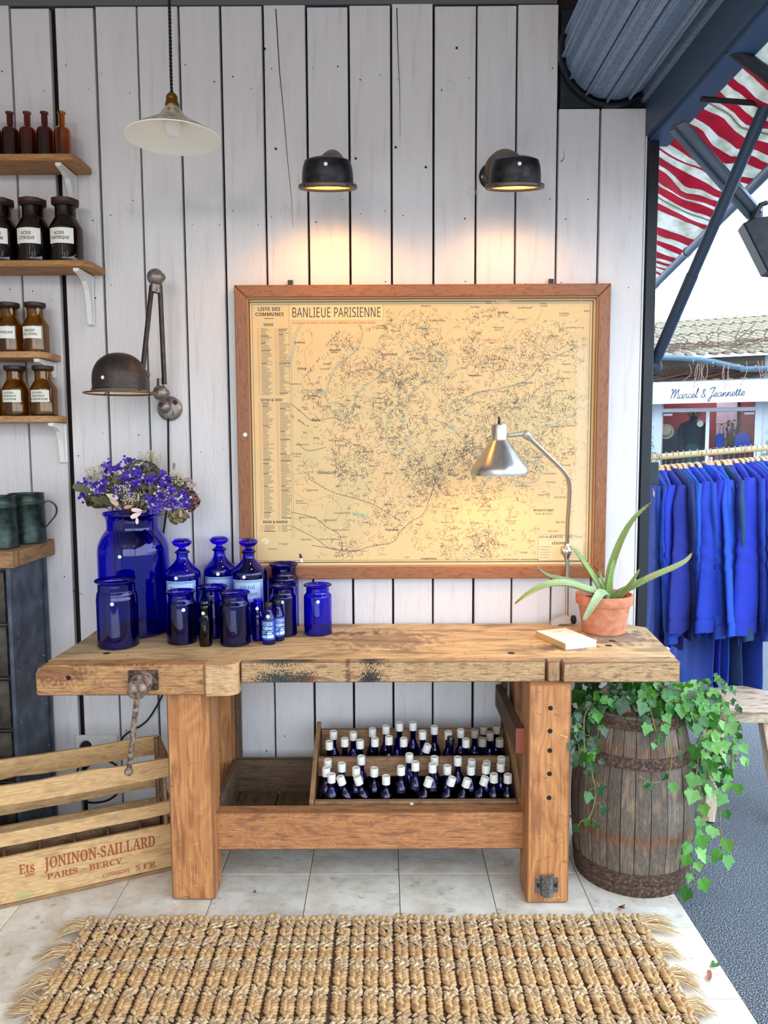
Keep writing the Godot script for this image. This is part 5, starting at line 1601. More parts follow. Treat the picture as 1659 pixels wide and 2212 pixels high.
func jointed_lamp() -> void:
	var o := thing("jointed_wall_lamp", "old industrial wall lamp with two jointed arms and a dark iron dome shade", "lamp", Vector3(-0.811, 1.63, 0.0))
	var q := -o.position
	var b := M.new()
	b.xf = Transform3D(Basis.from_euler(Vector3(PI / 2, 0, 0)), Vector3.ZERO)
	b.lathe(spline([Vector2(0.046, 0.0), Vector2(0.0465, 0.010), Vector2(0.044, 0.016), Vector2(0.036, 0.021), Vector2(0.02, 0.025), Vector2(0, 0.026)], 4), 40)
	b.xf = T(-0.016, 0.006, 0.020)
	b.lathe(ball(0.0255), 28)
	var bm := part(o, "wall_base", b, MT.dull)
	var sc := M.new()
	for s in [[0.024, 0.022, 0.018], [-0.024, 0.012, 0.040]]:
		sc.xf = Transform3D(Basis.from_euler(Vector3(PI / 2, 0, 0)), Vector3(s[0], s[1], s[2]))
		sc.lathe([Vector2(0.0095, 0), Vector2(0.0095, 0.006), Vector2(0.005, 0.006), Vector2(0.004, 0.009), Vector2(0, 0.0095)], 16)
	part(bm, "screw", sc, MT.iron)
	var tg := M.new()
	tg.tube([Vector3(0.017, -0.012, 0.020), Vector3(0.021, -0.026, 0.045)], [0.0035, 0.0028], 8)
	part(bm, "switch_lever", tg, MT.chrome)
	var ho := M.new()
	ho.xf = Transform3D(Basis.from_euler(Vector3(PI / 2, 0, 0)), Vector3(-0.004, -0.036, 0.006))
	ho.lathe([Vector2(0.011, 0.0), Vector2(0.010, 0.010), Vector2(0, 0.011)], 14)
	part(bm, "cord_hole", ho, MT.black)
	var joint := func(p: Vector3, r: float, a: Vector3, c: Vector3) -> void:
		var m := M.new()
		m.xf = Transform3D(Basis(), p + q)
		m.lathe(ball(r), 28)
		for e in [a, c]:
			if e == Vector3.ZERO: continue
			m.xf = aim(p + q, p + q + e)
			m.lathe([Vector2(0.0145, r * 0.6), Vector2(0.0125, r * 1.25), Vector2(0.0115, r * 1.8), Vector2(0.0085, r * 1.85)], 20)
		m.xf = Transform3D(Basis(), p + q) * Transform3D(Basis.from_euler(Vector3(0, 0, -PI / 2)), Vector3.ZERO)
		m.lathe([Vector2(0.012, r * 0.8), Vector2(0.012, r * 1.02), Vector2(0.006, r * 1.02), Vector2(0.005, r * 1.18), Vector2(0, r * 1.2)], 16)
		part(o, "joint", m, MT.dull)
	var j1 := Vector3(-0.822, 1.684, 0.085)
	var j2 := Vector3(-0.818, 2.094, 0.118)
	var a1 := Vector3(-0.805, 1.715, 0.092)
	var a2 := Vector3(-0.805, 2.07, 0.112)
	joint.call(j1, 0.029, (a2 - a1), Vector3.ZERO)
	joint.call(j2, 0.0305, (a1 - a2) + Vector3(0.03, 0, 0), Vector3(-0.042, -0.32, 0.05))
	var arm := M.new()
	arm.tube([a1 + q, a2 + q], 0.0088, 14)
	part(o, "arm", arm, MT.iron)
	var h := Vector3(-0.855, 1.742, 0.185)
	var arm2 := M.new()
	arm2.tube([j2 + Vector3(-0.012, -0.03, 0.008) + q, h + Vector3(0, 0.012, 0) + q], 0.0088, 14)
	part(o, "arm", arm2, MT.iron)
	joint.call(h, 0.022, Vector3.ZERO, Vector3.ZERO)
	# shade: a dome on a short cylinder
	var c := Vector3(-0.921, 1.684, 0.232) + q
	var d := M.new()
	d.xf = Transform3D(Basis(), c)
	var pr := [Vector2(0.0965, 0.0), Vector2(0.0965, 0.004), Vector2(0.0925, 0.005)] + spline([Vector2(0.0925, 0.007), Vector2(0.0925, 0.042), Vector2(0.088, 0.07), Vector2(0.073, 0.098), Vector2(0.048, 0.119), Vector2(0.022, 0.128), Vector2(0, 0.130)], 5)
	d.lathe(pr, 56)
	var shade := tri_uv(mat(Color(0.27, 0.235, 0.22), 0.45, 0.6), Vector3(7, 7, 7))
	shade.albedo_texture = ntex(23, 0.03, [[0.2, Color(0.82, 0.79, 0.77)], [0.8, Color(1, 1, 1)]], 256, 256, 5)
	bump(shade, ntex(24, 0.03, [], 256, 256, 3), 0.015)
	part(o, "dome_shade", d, shade)
	var di := M.new()
	di.xf = Transform3D(Basis(), c)
	var inn := []
	for p in pr: inn.append(Vector2(maxf(p.x - 0.002, 0), p.y - 0.0015 if p.x < 0.09 else p.y))
	inn.reverse()
	di.lathe(inn, 48)
	part(o, "shade_inside", di, mat(Color(0.75, 0.73, 0.7), 0.4, 0.3))
	var rg := M.new()
	var pts := []
	for k in 49: pts.append(c + Vector3(cos(TAU * k / 48) * 0.121, -0.010, sin(TAU * k / 48) * 0.121))
	rg.tube(pts, 0.0032, 8, false)
	for a in [0.6, 2.2, 3.9, 5.5]: rg.tube([c + Vector3(cos(a) * 0.120, -0.010, sin(a) * 0.120), c + Vector3(cos(a) * 0.094, 0.001, sin(a) * 0.094)], 0.002, 6)
	part(o, "wire_ring", rg, MT.brass)
	var bu := M.new()
	bu.xf = Transform3D(Basis(), c)
	bu.lathe(spline([Vector2(0, 0.01), Vector2(0.022, 0.02), Vector2(0.028, 0.04), Vector2(0.018, 0.07), Vector2(0.013, 0.1)], 4), 20)
	part(o, "bulb", bu, mat(Color(0.93, 0.92, 0.9), 0.25))
	sticker(o, c + Vector3(-0.028, 0.038, 0.0885), 0.0062, Vector3(-0.3, 0.05, 1))
	part(o, "cord", twisted_cord([Vector3(-0.815, 1.592, 0.022) + q, Vector3(-0.818, 1.5, 0.018) + q, Vector3(-0.826, 1.3, 0.014) + q, Vector3(-0.86, 1.05, 0.012) + q, Vector3(-0.83, 0.86, 0.012) + q, Vector3(-0.80, 0.7, 0.014) + q, Vector3(-0.85, 0.56, 0.02) + q, Vector3(-0.93, 0.42, 0.02) + q, Vector3(-1.02, 0.36, 0.022) + q, Vector3(-1.06, 0.30, 0.02) + q, Vector3(-1.13, 0.27, 0.03) + q, Vector3(-1.2, 0.2, 0.03) + q], 0.0022, 0.017), MT.cord)

func ball(r: float) -> Array:
	var p := []
	for k in 13: p.append(Vector2(sin(PI * k / 12) * r, -cos(PI * k / 12) * r))
	p[0].x = 0.0
	p[12].x = 0.0
	return p

func desk_lamp() -> void:
	var o := thing("desk_lamp", "brushed steel clamp lamp with a bent tube arm, fixed to the bench's back edge", "lamp", Vector3(0.694, 0.8, 0.062))
	var q := -o.position
	var alu := tri_uv(mat(Color(0.8, 0.79, 0.77), 0.27, 0.95), Vector3(6, 6, 6))
	alu.albedo_texture = ntex(25, 0.02, [[0.2, Color(0.9, 0.89, 0.88)], [0.8, Color(1, 1, 1)]], 256, 256, 5)
	var cl := M.new()
	cl.xf = Transform3D(Basis(Vector3(1, 0, 0), Vector3(0, 1, 0), Vector3(0, 0, 1)), Vector3(0, 0, 0.014))
	cl.prism(PackedVector2Array([Vector2(-0.06, 0.001), Vector2(-0.035, 0.001), Vector2(-0.028, 0.008), Vector2(0.012, 0.008), Vector2(0.014, 0.036), Vector2(-0.004, 0.04), Vector2(-0.02, 0.036), Vector2(-0.045, 0.026), Vector2(-0.058, 0.014)]), 0.026, 0.004)
	part(o, "clamp", cl, mat(Color(0.74, 0.72, 0.69), 0.38, 0.6))
	var kn := M.new()
	kn.xf = T(0.015, 0.021, 0.0, 0, 0, -PI / 2)
	kn.lathe([Vector2(0.004, 0), Vector2(0.004, 0.006), Vector2(0.016, 0.007), Vector2(0.017, 0.011), Vector2(0.016, 0.019), Vector2(0.011, 0.022), Vector2(0, 0.022)], 18)
	part(o, "clamp_knob", kn, MT.black)
	var low := M.new()
	low.tube([Vector3(0.002, 0.03, 0), Vector3(0.0, 0.28, 0)], 0.0075, 14)
	part(o, "lower_tube", low, MT.chrome)
	var jt := M.new()
	jt.xf = T(-0.003, 0.285, 0.003)
	jt.lathe(spline([Vector2(0.009, -0.034), Vector2(0.0105, -0.024), Vector2(0.0175, -0.008), Vector2(0.018, 0.006), Vector2(0.011, 0.02), Vector2(0.009, 0.03)], 4), 22)
	jt.xf = T(-0.009, 0.288, 0.003, 0, 0, PI / 2)
	jt.lathe([Vector2(0.016, 0.0), Vector2(0.016, 0.012), Vector2(0.012, 0.016), Vector2(0, 0.017)], 20)
	part(o, "knuckle", jt, MT.chrome)
	var up := M.new()
	up.tube(spline([Vector3(0.692, 1.115, 0.064) + q, Vector3(0.684, 1.2, 0.1) + q, Vector3(0.676, 1.29, 0.15) + q, Vector3(0.664, 1.352, 0.19) + q, Vector3(0.64, 1.392, 0.213) + q, Vector3(0.58, 1.446, 0.245) + q, Vector3(0.503, 1.512, 0.285) + q], 6), 0.0078, 14)
	part(o, "upper_tube", up, MT.chrome)
	var sw := M.new()
	var e := Vector3(0.491, 1.523, 0.29) + q
	sw.xf = aim(e + Vector3(0.012, -0.012, -0.005), e)
	sw.lathe([Vector2(0.009, -0.006), Vector2(0.011, 0.0), Vector2(0.015, 0.014), Vector2(0.0145, 0.026), Vector2(0.009, 0.032), Vector2(0, 0.034)], 20)
	var sa := M.new()
	sa.tube([e + Vector3(-0.004, 0.004, 0), Vector3(0.425, 1.520, 0.30) + q], [0.0095, 0.0065], 14)
	part(o, "swivel_arm", sa, mat(Color(0.66, 0.63, 0.56), 0.35, 0.5))
	part(o, "swivel", sw, mat(Color(0.66, 0.63, 0.56), 0.35, 0.5))
	var c := Vector3(0.398, 1.388, 0.305) + q
	var sh := M.new()
	sh.xf = Transform3D(Basis.from_euler(Vector3(0.02, 0, 0.02)), c)
	var pr := spline([Vector2(0.0985, 0.0), Vector2(0.0985, 0.012), Vector2(0.094, 0.026), Vector2(0.078, 0.05), Vector2(0.055, 0.082), Vector2(0.036, 0.108), Vector2(0.031, 0.115)], 5)
	sh.lathe(pr, 64)
	part(o, "shade", sh, alu)
	var si := M.new()
	si.xf = sh.xf
	var inn := []
	for p in pr: inn.append(p - Vector2(0.0012, 0.0004))
	inn.reverse()
	si.lathe(inn + [Vector2(0.0973, -0.0008), Vector2(0.0985, 0.0)], 56)
	part(o, "shade_inside", si, mat(Color(0.9, 0.89, 0.86), 0.35))
	var cap := M.new()
	cap.xf = sh.xf
	cap.lathe([Vector2(0.028, 0.113), Vector2(0.0305, 0.116), Vector2(0.0275, 0.118), Vector2(0.0275, 0.168), Vector2(0.0255, 0.171), Vector2(0.006, 0.172), Vector2(0, 0.172)], 40)
	var cm := part(o, "socket_cap", cap, alu)
	for k in 3:
		var v := M.new()
		v.xf = Transform3D(Basis(Vector3(1, 0, 0), Vector3(-0.5, 0, 0.86), Vector3(0, -1, 0)).orthonormalized(), c + Vector3(-0.0138, 0.132 + 0.0135 * k, 0.0238))
		v.lathe([Vector2(0.0022 if k < 2 else 0.0036, 0), Vector2(0.002, 0.001), Vector2(0, 0.0012)], 10)
		part(cm, "rivet", v, MT.iron)
	var st := M.new()
	st.xf = sh.xf
	st.lathe([Vector2(0.0048, 0.171), Vector2(0.0048, 0.186), Vector2(0.0036, 0.186), Vector2(0.0036, 0.196), Vector2(0, 0.197)], 12)
	part(cm, "switch_button", st, MT.black)
	var col := Color(1.0, 0.66, 0.27)
	var bu := M.new()
	bu.xf = sh.xf
	bu.lathe(spline([Vector2(0, 0.022), Vector2(0.02, 0.028), Vector2(0.028, 0.045), Vector2(0.026, 0.06), Vector2(0.016, 0.08), Vector2(0.013, 0.11)], 4), 22)
	part(o, "bulb", bu, lamp_glow(col, 6.0))
	var L := OmniLight3D.new()
	L.name = "bulb_light"
	L.light_color = col
	L.light_energy = 0.13
	L.light_size = 0.022
	L.omni_range = 8.0
	L.omni_attenuation = 2.0
	L.shadow_enabled = true
	o.add_child(L)
	L.position = c + Vector3(0, 0.048, 0)

# ---------------------------------------------------------------- blue glass on the bench
func canister(nm: String, label: String, x: float, z: float, r: float, h: float, nr: float, rr: float, g: Material, st := Vector3.ZERO, sh := 0.80, soft := 0.0) -> Node3D:
	var o := thing(nm, label, "jar", Vector3(x, 0.8006, z), 0.0, "cobalt blue glass jars on the bench")
	var p := [Vector2(0, 0)]
	p.append_array(spline([Vector2(r * 0.9, 0.0), Vector2(r * 0.99, h * 0.022), Vector2(r, h * 0.06), Vector2(r, h * 0.4), Vector2(r, h * (sh - 0.03))], 4))
	if soft > 0.0: p.append_array(spline([Vector2(r * 0.997, h * (sh - 0.02)), Vector2(r * 0.975, h * (sh + soft * 0.2)), Vector2(lerpf(nr, r, 0.6), h * (sh + soft * 0.55)), Vector2(lerpf(nr, r, 0.18), h * (sh + soft * 0.85)), Vector2(nr, h * (sh + soft)), Vector2(nr, h * 0.93), Vector2(nr * 1.04, h * 0.96), Vector2(rr, h * 0.985)], 4))
	else: p.append_array(spline([Vector2(r * 0.995, h * (sh - 0.02)), Vector2(r * 0.96, h * sh), Vector2(nr * 1.04, h * (sh + 0.03)), Vector2(nr, h * (sh + 0.06)), Vector2(nr, h * 0.92), Vector2(nr * 1.04, h * 0.955), Vector2(rr, h * 0.985)], 4))
	p.append(Vector2(rr, h))
	var m := M.new()
	m.lathe(hollow(p, 0.0035), 48)
	part(o, "jar_body", m, g)
	if st != Vector3.ZERO: sticker(o, st, 0.0062, Vector3(st.x, 0.0, st.z))
	return o

func ring_pt(r: float, a: float, y: float) -> Vector3:
	return Vector3(sin(a) * r, y, cos(a) * r)

func stoppered(label: String, x: float, z: float, r: float, h: float, sa: float, text: Array) -> void:
	var o := thing("stoppered_bottle", label, "bottle", Vector3(x, 0.8006, z), 0.0, "cobalt bottles with glass stoppers")
	var b := h * 0.665      # shoulder
	var p := [Vector2(0, 0)]
	p.append_array(spline([Vector2(r * 0.92, 0), Vector2(r, h * 0.02), Vector2(r, h * 0.3), Vector2(r, b - 0.008)], 4))
	p.append_array(spline([Vector2(r * 0.99, b), Vector2(r * 0.86, b + 0.012), Vector2(r * 0.5, b + 0.034), Vector2(0.0225, b + 0.048), Vector2(0.0205, b + 0.056), Vector2(0.0205, h * 0.865)], 4))
	p.append_array([Vector2(0.0265, h * 0.872), Vector2(0.0275, h * 0.88), Vector2(0.0262, h * 0.888)])
	var m := M.new()
	m.lathe(hollow(p, 0.0035), 48)
	part(o, "bottle_body", m, MT.cobalt)
	var s := M.new()
	var k := h * 0.889
	s.lathe([Vector2(0, k - 0.03), Vector2(0.0155, k - 0.03), Vector2(0.0165, k), Vector2(0.021, k + 0.001), Vector2(0.021, k + 0.003)] + spline([Vector2(0.0165, k + 0.005), Vector2(0.0125, k + 0.010), Vector2(0.013, k + 0.015), Vector2(0.026, k + 0.0195), Vector2(0.0345, k + 0.030), Vector2(0.0335, k + 0.0375), Vector2(0.022, k + 0.0455), Vector2(0, k + 0.048)], 5), 32)
	part(o, "stopper", s, MT.cobalt)
	if text.size():
		var im := Image.create(320, 260, false, Image.FORMAT_RGB8)
		im.fill(Color(0.62, 0.74, 0.86))
		for f in [[10, 6], [24, 4]]:
			var a: int = f[0]
			var t: int = f[1]
			for rc in [Rect2i(a, a, 320 - 2 * a, t), Rect2i(a, 260 - a - t, 320 - 2 * a, t), Rect2i(a, a, t, 260 - 2 * a), Rect2i(320 - a - t, a, t, 260 - 2 * a)]: im.fill_rect(rc, Color(0.08, 0.1, 0.4))
		for i in text.size(): stamp(im, text[i], Vector2(160, 110 + i * 80), 46, Color(0.12, 0.14, 0.42), "Droid Serif", false, 0.9, true)
		curved_label(o, "printed_label", r + 0.0006, h * 0.36, h * 0.595, 0.92, ImageTexture.create_from_image(im), 0.08)
	sticker(o, ring_pt(r + 0.0005, sa, b - 0.012), 0.0062, ring_pt(1, sa, 0.0))

func blue_glass() -> void:
	var big := canister("glass_jar", "very large cobalt blue glass jar holding the dried flowers", -0.926, 0.134, 0.128, 0.447, 0.093, 0.105, MT.cobalt, ring_pt(0.1283, -0.06, 0.30), 0.70, 0.17)
	canister("glass_jar", "wide cobalt jar standing in front of the big flower jar", -0.923, 0.334, 0.069, 0.232, 0.0625, 0.073, MT.deep_cobalt, ring_pt(0.0693, 0.1, 0.16), 0.75, 0.10)
	stoppered("leftmost of the three stoppered cobalt bottles, beside the flower jar", -0.737, 0.170, 0.064, 0.345, -0.12, ["Essence"])
	stoppered("middle stoppered cobalt bottle, set back, its label reading Eau", -0.624, 0.066, 0.061, 0.339, 0.1, ["Eau"])
	stoppered("right-hand stoppered cobalt bottle, in front of the map's corner, labelled phtol", -0.503, 0.124, 0.066, 0.338, -0.1, ["phtol", "sulfure"])
	canister("glass_jar", "cobalt jar in the front row, left of the little dark dropper bottle", -0.714, 0.292, 0.050, 0.183, 0.0435, 0.051, MT.deep_cobalt, ring_pt(0.0503, 0.42, 0.125))
	canister("glass_jar", "cobalt jar half hidden behind the little dark dropper bottle", -0.619, 0.212, 0.051, 0.184, 0.045, 0.053, MT.deep_cobalt)
	canister("glass_jar", "cobalt jar nearest the bench's front edge, right of the dropper bottle", -0.522, 0.313, 0.053, 0.182, 0.046, 0.055, MT.deep_cobalt)
	canister("glass_jar", "taller cobalt jar at the back, under the map frame's lower edge", -0.382, 0.066, 0.056, 0.243, 0.046, 0.056, MT.deep_cobalt, Vector3.ZERO, 0.79)
	canister("glass_jar", "cobalt jar directly behind the two ETHER bottles", -0.368, 0.19, 0.049, 0.184, 0.042, 0.050, MT.deep_cobalt, ring_pt(0.0493, 0.05, 0.13))
	canister("glass_jar", "bright cobalt jar standing alone at the right of the glassware", -0.244, 0.175, 0.051, 0.182, 0.042, 0.0515, MT.cobalt, ring_pt(0.0513, 0.1, 0.128))
	var d := thing("dropper_bottle", "little dark bottle with a flat stopper in front of the cobalt jars", "bottle", Vector3(-0.620, 0.8006, 0.335))
	var p := [Vector2(0, 0)]
	p.append_array(spline([Vector2(0.019, 0), Vector2(0.022, 0.003), Vector2(0.0222, 0.05), Vector2(0.0222, 0.082)], 3))
	p.append_array([Vector2(0.021, 0.0885), Vector2(0.0225, 0.092), Vector2(0.021, 0.0955), Vector2(0.0165, 0.101), Vector2(0.0158, 0.108), Vector2(0.0158, 0.126), Vector2(0.0175, 0.128), Vector2(0.0175, 0.140), Vector2(0.0155, 0.143)])
	var m := M.new()
	m.lathe(hollow(p, 0.0025), 32)
	part(d, "bottle_body", m, MT.dark_glass)
	var s := M.new()
	s.lathe([Vector2(0, 0.125), Vector2(0.0105, 0.125), Vector2(0.012, 0.1445), Vector2(0.0185, 0.148), Vector2(0.0185, 0.156), Vector2(0.016, 0.159), Vector2(0, 0.159)], 20)
	part(d, "stopper", s, MT.dark_glass)
	sticker(d, ring_pt(0.0162, -0.2, 0.116), 0.0058, ring_pt(1, -0.2, 0))
	var k := thing("small_bottle", "small cobalt bottle with a flat stopper, left of the ETHER bottles", "bottle", Vector3(-0.449, 0.8006, 0.263))
	p = [Vector2(0, 0)]
	p.append_array(spline([Vector2(0.02, 0), Vector2(0.0225, 0.003), Vector2(0.0228, 0.05), Vector2(0.0225, 0.085)], 3))
	p.append_array(spline([Vector2(0.021, 0.094), Vector2(0.0165, 0.102), Vector2(0.016, 0.11), Vector2(0.0165, 0.132)], 3))
	p.append_array([Vector2(0.0178, 0.1335), Vector2(0.0175, 0.139)])
	m = M.new()
	m.lathe(hollow(p, 0.0025), 32)
	part(k, "bottle_body", m, MT.cobalt)
	s = M.new()
	s.lathe([Vector2(0, 0.12), Vector2(0.011, 0.12), Vector2(0.0125, 0.1405), Vector2(0.0165, 0.144), Vector2(0.0165, 0.150), Vector2(0, 0.152)], 20)
	part(k, "stopper", s, MT.cobalt)
	sticker(k, ring_pt(0.0172, 0.0, 0.116), 0.0058)
	for i in 2:
		var b := thing("ether_bottle", ["small blue bottle labelled ETHER with a dark screw cap, foremost of the two", "second small ETHER bottle, partly behind the first"][i], "bottle", [Vector3(-0.404, 0.8006, 0.314), Vector3(-0.379, 0.8006, 0.266)][i], [-0.1, 0.5][i], "small blue ETHER bottles")
		p = [Vector2(0, 0)]
		p.append_array(spline([Vector2(0.0205, 0), Vector2(0.0235, 0.003), Vector2(0.0238, 0.05), Vector2(0.0235, 0.088)], 3))
		p.append_array(spline([Vector2(0.0225, 0.094), Vector2(0.017, 0.108), Vector2(0.0125, 0.118), Vector2(0.0118, 0.138)], 4))
		m = M.new()
		m.lathe(hollow(p, 0.0022), 32)
		part(b, "bottle_body", m, MT.cobalt)
		s = M.new()
		s.lathe([Vector2(0, 0.13), Vector2(0.0132, 0.13), Vector2(0.0138, 0.132), Vector2(0.0138, 0.143), Vector2(0.0125, 0.145), Vector2(0, 0.1455)], 24)
		part(b, "cap", s, MT.black)
		var im := Image.create(256, 256, false, Image.FORMAT_RGB8)
		im.fill(Color(0.12, 0.3, 0.62))
		stamp(im, "ETHER", Vector2(128, 66), 42, Color(0.93, 0.95, 0.97), "Droid Serif", false, 0.9, true)
		stamp(im, "Gifrer", Vector2(140, 122), 40, Color(0.95, 0.96, 0.97), "Droid Serif", true, 0.9, true)
		for q in [[30, 140, 80, 7], [130, 140, 90, 7], [30, 158, 60, 7], [30, 172, 60, 7], [130, 158, 70, 22], [20, 200, 90, 34], [120, 190, 110, 44]]: im.fill_rect(Rect2i(q[0], q[1], q[2], q[3]), Color(0.72, 0.8, 0.88))
		curved_label(b, "printed_label", 0.0243, 0.018, 0.086, 1.25, ImageTexture.create_from_image(im))
		if i == 0: sticker(b, ring_pt(0.0205, 0.15, 0.1), 0.006, ring_pt(1, 0.15, 0.5))

# ---------------------------------------------------------------- flowers
func petal(m: M, at: Vector3, dir: Vector3, up: Vector3, l: float, w: float, cup := 0.2) -> void:
	var side := dir.cross(up).normalized()
	var nn := side.cross(dir).normalized()
	var pts := []
	for r in [[0.0, 0.12], [0.35, 0.85], [0.7, 1.0], [0.95, 0.55]]:
		var row := []
		for s in [-1.0, 0.0, 1.0]:
			row.append(at + dir * l * r[0] + side * w * 0.5 * r[1] * s + nn * (l * cup * (r[0] * r[0] + 0.35 * s * s)))
		pts.append(row)
	m.sheet(pts)

func bouquet() -> void:
	var r := RandomNumberGenerator.new()
	r.seed = 55
	var base := Vector3(-0.926, 1.235, 0.134)
	var o := thing("dried_bouquet", "bunch of dried purple statice, hydrangea and white gypsophila in the big jar", "bouquet", base)
	var q := -base
	var P := func(x: float, y: float, z: float) -> Vector3:      # from measured places on the bunch
		var w := Vector3((140.0 + x / 4.609 - 829.0) / 1661.0, -(940.0 + y / 4.609 - 955.0) / 1661.0, 0.0)
		var dd := 2.95 - z
		return Vector3(w.x * dd * 0.998, 1.5 + w.y * dd, z) + q
	var vm := mat(Color(1, 1, 1), 0.8)
	vm.vertex_color_use_as_albedo = true
	vm.backlight_enabled = true
	vm.backlight = Color(0.25, 0.25, 0.25)
	var stems := M.new()
	stems.colored = true
	var stem := func(p: Vector3, c: Color) -> void:
		stems.col = c.srgb_to_linear()
		var b := Vector3(r.randf_range(-0.05, 0.05), -0.03, r.randf_range(-0.05, 0.05))
		stems.tube(spline([b + Vector3(0, -0.12, 0), b, b.lerp(p, 0.5) + Vector3(0, 0.02, 0), p], 3), 0.0014, 5)
	# hydrangea heads
	for h in [[750, 350, 0.14, 0.062, 0.036, Color(0.40, 0.37, 0.24), Color(0.5, 0.5, 0.62)], [850, 400, 0.19, 0.04, 0.03, Color(0.42, 0.39, 0.27), Color(0.55, 0.5, 0.42)], [1230, 650, 0.17, 0.032, 0.034, Color(0.52, 0.42, 0.33), Color(0.56, 0.33, 0.37)], [1110, 800, 0.24, 0.028, 0.024, Color(0.6, 0.57, 0.4), Color(0.5, 0.44, 0.3)], [330, 640, 0.2, 0.045, 0.022, Color(0.36, 0.33, 0.2), Color(0.42, 0.36, 0.28)], [620, 640, 0.24, 0.03, 0.02, Color(0.38, 0.3, 0.24), Color(0.45, 0.36, 0.3)], [1080, 500, 0.17, 0.05, 0.03, Color(0.38, 0.33, 0.24), Color(0.45, 0.38, 0.33)], [520, 480, 0.2, 0.06, 0.03, Color(0.36, 0.33, 0.22), Color(0.45, 0.42, 0.3)], [820, 560, 0.23, 0.07, 0.03, Color(0.35, 0.33, 0.22), Color(0.42, 0.4, 0.34)]]:
		var c: Vector3 = P.call(h[0], h[1], h[2])
		var m := M.new()
		m.colored = true
		for k in int(70 + 900 * h[3]):
			var d := Vector3(r.randfn(0, 1), r.randfn(0.15, 1), r.randfn(0.2, 1)).normalized()
			var at: Vector3 = c + Vector3(d.x * h[3], d.y * h[4], d.z * h[3] * 0.8) * r.randf_range(0.8, 1.05)
			m.col = (h[5] as Color).lerp(h[6], r.randf()).darkened(r.randf() * 0.3).srgb_to_linear()
			var t := d.cross(Vector3(r.randf(), r.randf(), r.randf())).normalized()
			for j in 4:
				t = t.rotated(d, PI / 2 + r.randf_range(-0.15, 0.15))
				petal(m, at, (t + d * 0.35).normalized(), d, r.randf_range(0.008, 0.013), r.randf_range(0.008, 0.012))
		part(o, "hydrangea_head", m, vm)
		stem.call(c, Color(0.36, 0.32, 0.2))
	# statice
	for h in [[425, 310, 0.16, 1.0], [470, 360, 0.18, 0.7], [330, 500, 0.24, 1.3], [390, 470, 0.25, 0.8], [215, 470, 0.16, 0.9], [150, 520, 0.15, 0.7], [170, 600, 0.17, 0.8], [600, 430, 0.25, 1.1], [700, 390, 0.25, 1.1], [690, 480, 0.26, 1.1], [760, 450, 0.26, 0.8], [870, 450, 0.26, 0.8], [980, 420, 0.23, 1.2], [990, 500, 0.25, 0.9], [1040, 580, 0.26, 1.1], [840, 640, 0.28, 1.1], [890, 700, 0.28, 1.0], [1100, 640, 0.25, 1.2], [1180, 690, 0.23, 1.0], [1160, 590, 0.22, 0.8], [930, 600, 0.28, 0.9], [515, 555, 0.27, 0.6], [550, 320, 0.16, 0.7], [640, 260, 0.13, 0.6], [1010, 700, 0.27, 0.9], [680, 560, 0.27, 0.6]]:
		var c: Vector3 = P.call(h[0], h[1], h[2])
		var m := M.new()
		m.colored = true
		for k in int(30 * h[3]):
			var at: Vector3 = c + Vector3(r.randfn(0, 0.006), r.randfn(0, 0.0068), r.randfn(0, 0.005)) * (0.8 + 0.5 * h[3])
			var d: Vector3 = (at - c + Vector3(r.randfn(0, 0.004), r.randfn(0.004, 0.004), r.randfn(0.004, 0.004))).normalized()
			m.col = Color(0.36, 0.21, 0.80).lerp(Color(0.54, 0.42, 0.95), r.randf()).darkened(r.randf() * 0.25).srgb_to_linear()
			if r.randf() < 0.1: m.col = Color(0.85, 0.82, 0.85).srgb_to_linear()
			var t: Vector3 = d.cross(Vector3(r.randf(), r.randf(), r.randf() + 0.1)).normalized()
			for j in 4:
				t = t.rotated(d, PI / 2)
				petal(m, at, (t * 0.8 + d).normalized(), d, r.randf_range(0.0075, 0.0115), 0.0095, 0.3)
		part(o, "statice_sprig", m, vm)
		stem.call(c, Color(0.3, 0.3, 0.16))
	# gypsophila
	for h in [[280, 370, 0.17, 0.026, 0.02, 150], [380, 320, 0.16, 0.016, 0.014, 60], [820, 195, 0.11, 0.028, 0.017, 90], [920, 230, 0.12, 0.02, 0.02, 50], [520, 390, 0.22, 0.014, 0.012, 60], [570, 530, 0.27, 0.02, 0.012, 100], [680, 600, 0.28, 0.024, 0.012, 110], [1110, 420, 0.21, 0.02, 0.018, 120], [975, 580, 0.27, 0.014, 0.016, 50], [620, 640, 0.28, 0.016, 0.01, 60]]:
		var c: Vector3 = P.call(h[0], h[1], h[2])
		var m := M.new()
		m.colored = true
		var root := c + Vector3(0, -0.05, -0.02)
		for k in h[5]:
			var at: Vector3 = c + Vector3(r.randf_range(-1, 1) * h[3], r.randf_range(-1, 1) * h[4], r.randf_range(-1, 1) * 0.015) * 1.25
			m.col = Color(0.9, 0.87, 0.78).lerp(Color(0.75, 0.7, 0.55), r.randf() * 0.5).srgb_to_linear()
			var rr := r.randf_range(0.0018, 0.0032)
			m.xf = Transform3D(Basis(), at)
			m.lathe([Vector2(0, -rr), Vector2(rr, 0), Vector2(0, rr)], 5)
			m.xf = Transform3D()
			if k % 3 == 0:
				m.col = Color(0.62, 0.56, 0.42).srgb_to_linear()
				m.tube([root.lerp(at, 0.3 + 0.3 * r.randf()), at], 0.0005, 3, false)
		part(o, "gypsophila_spray", m, vm)
	# long leaves
	var l := 0
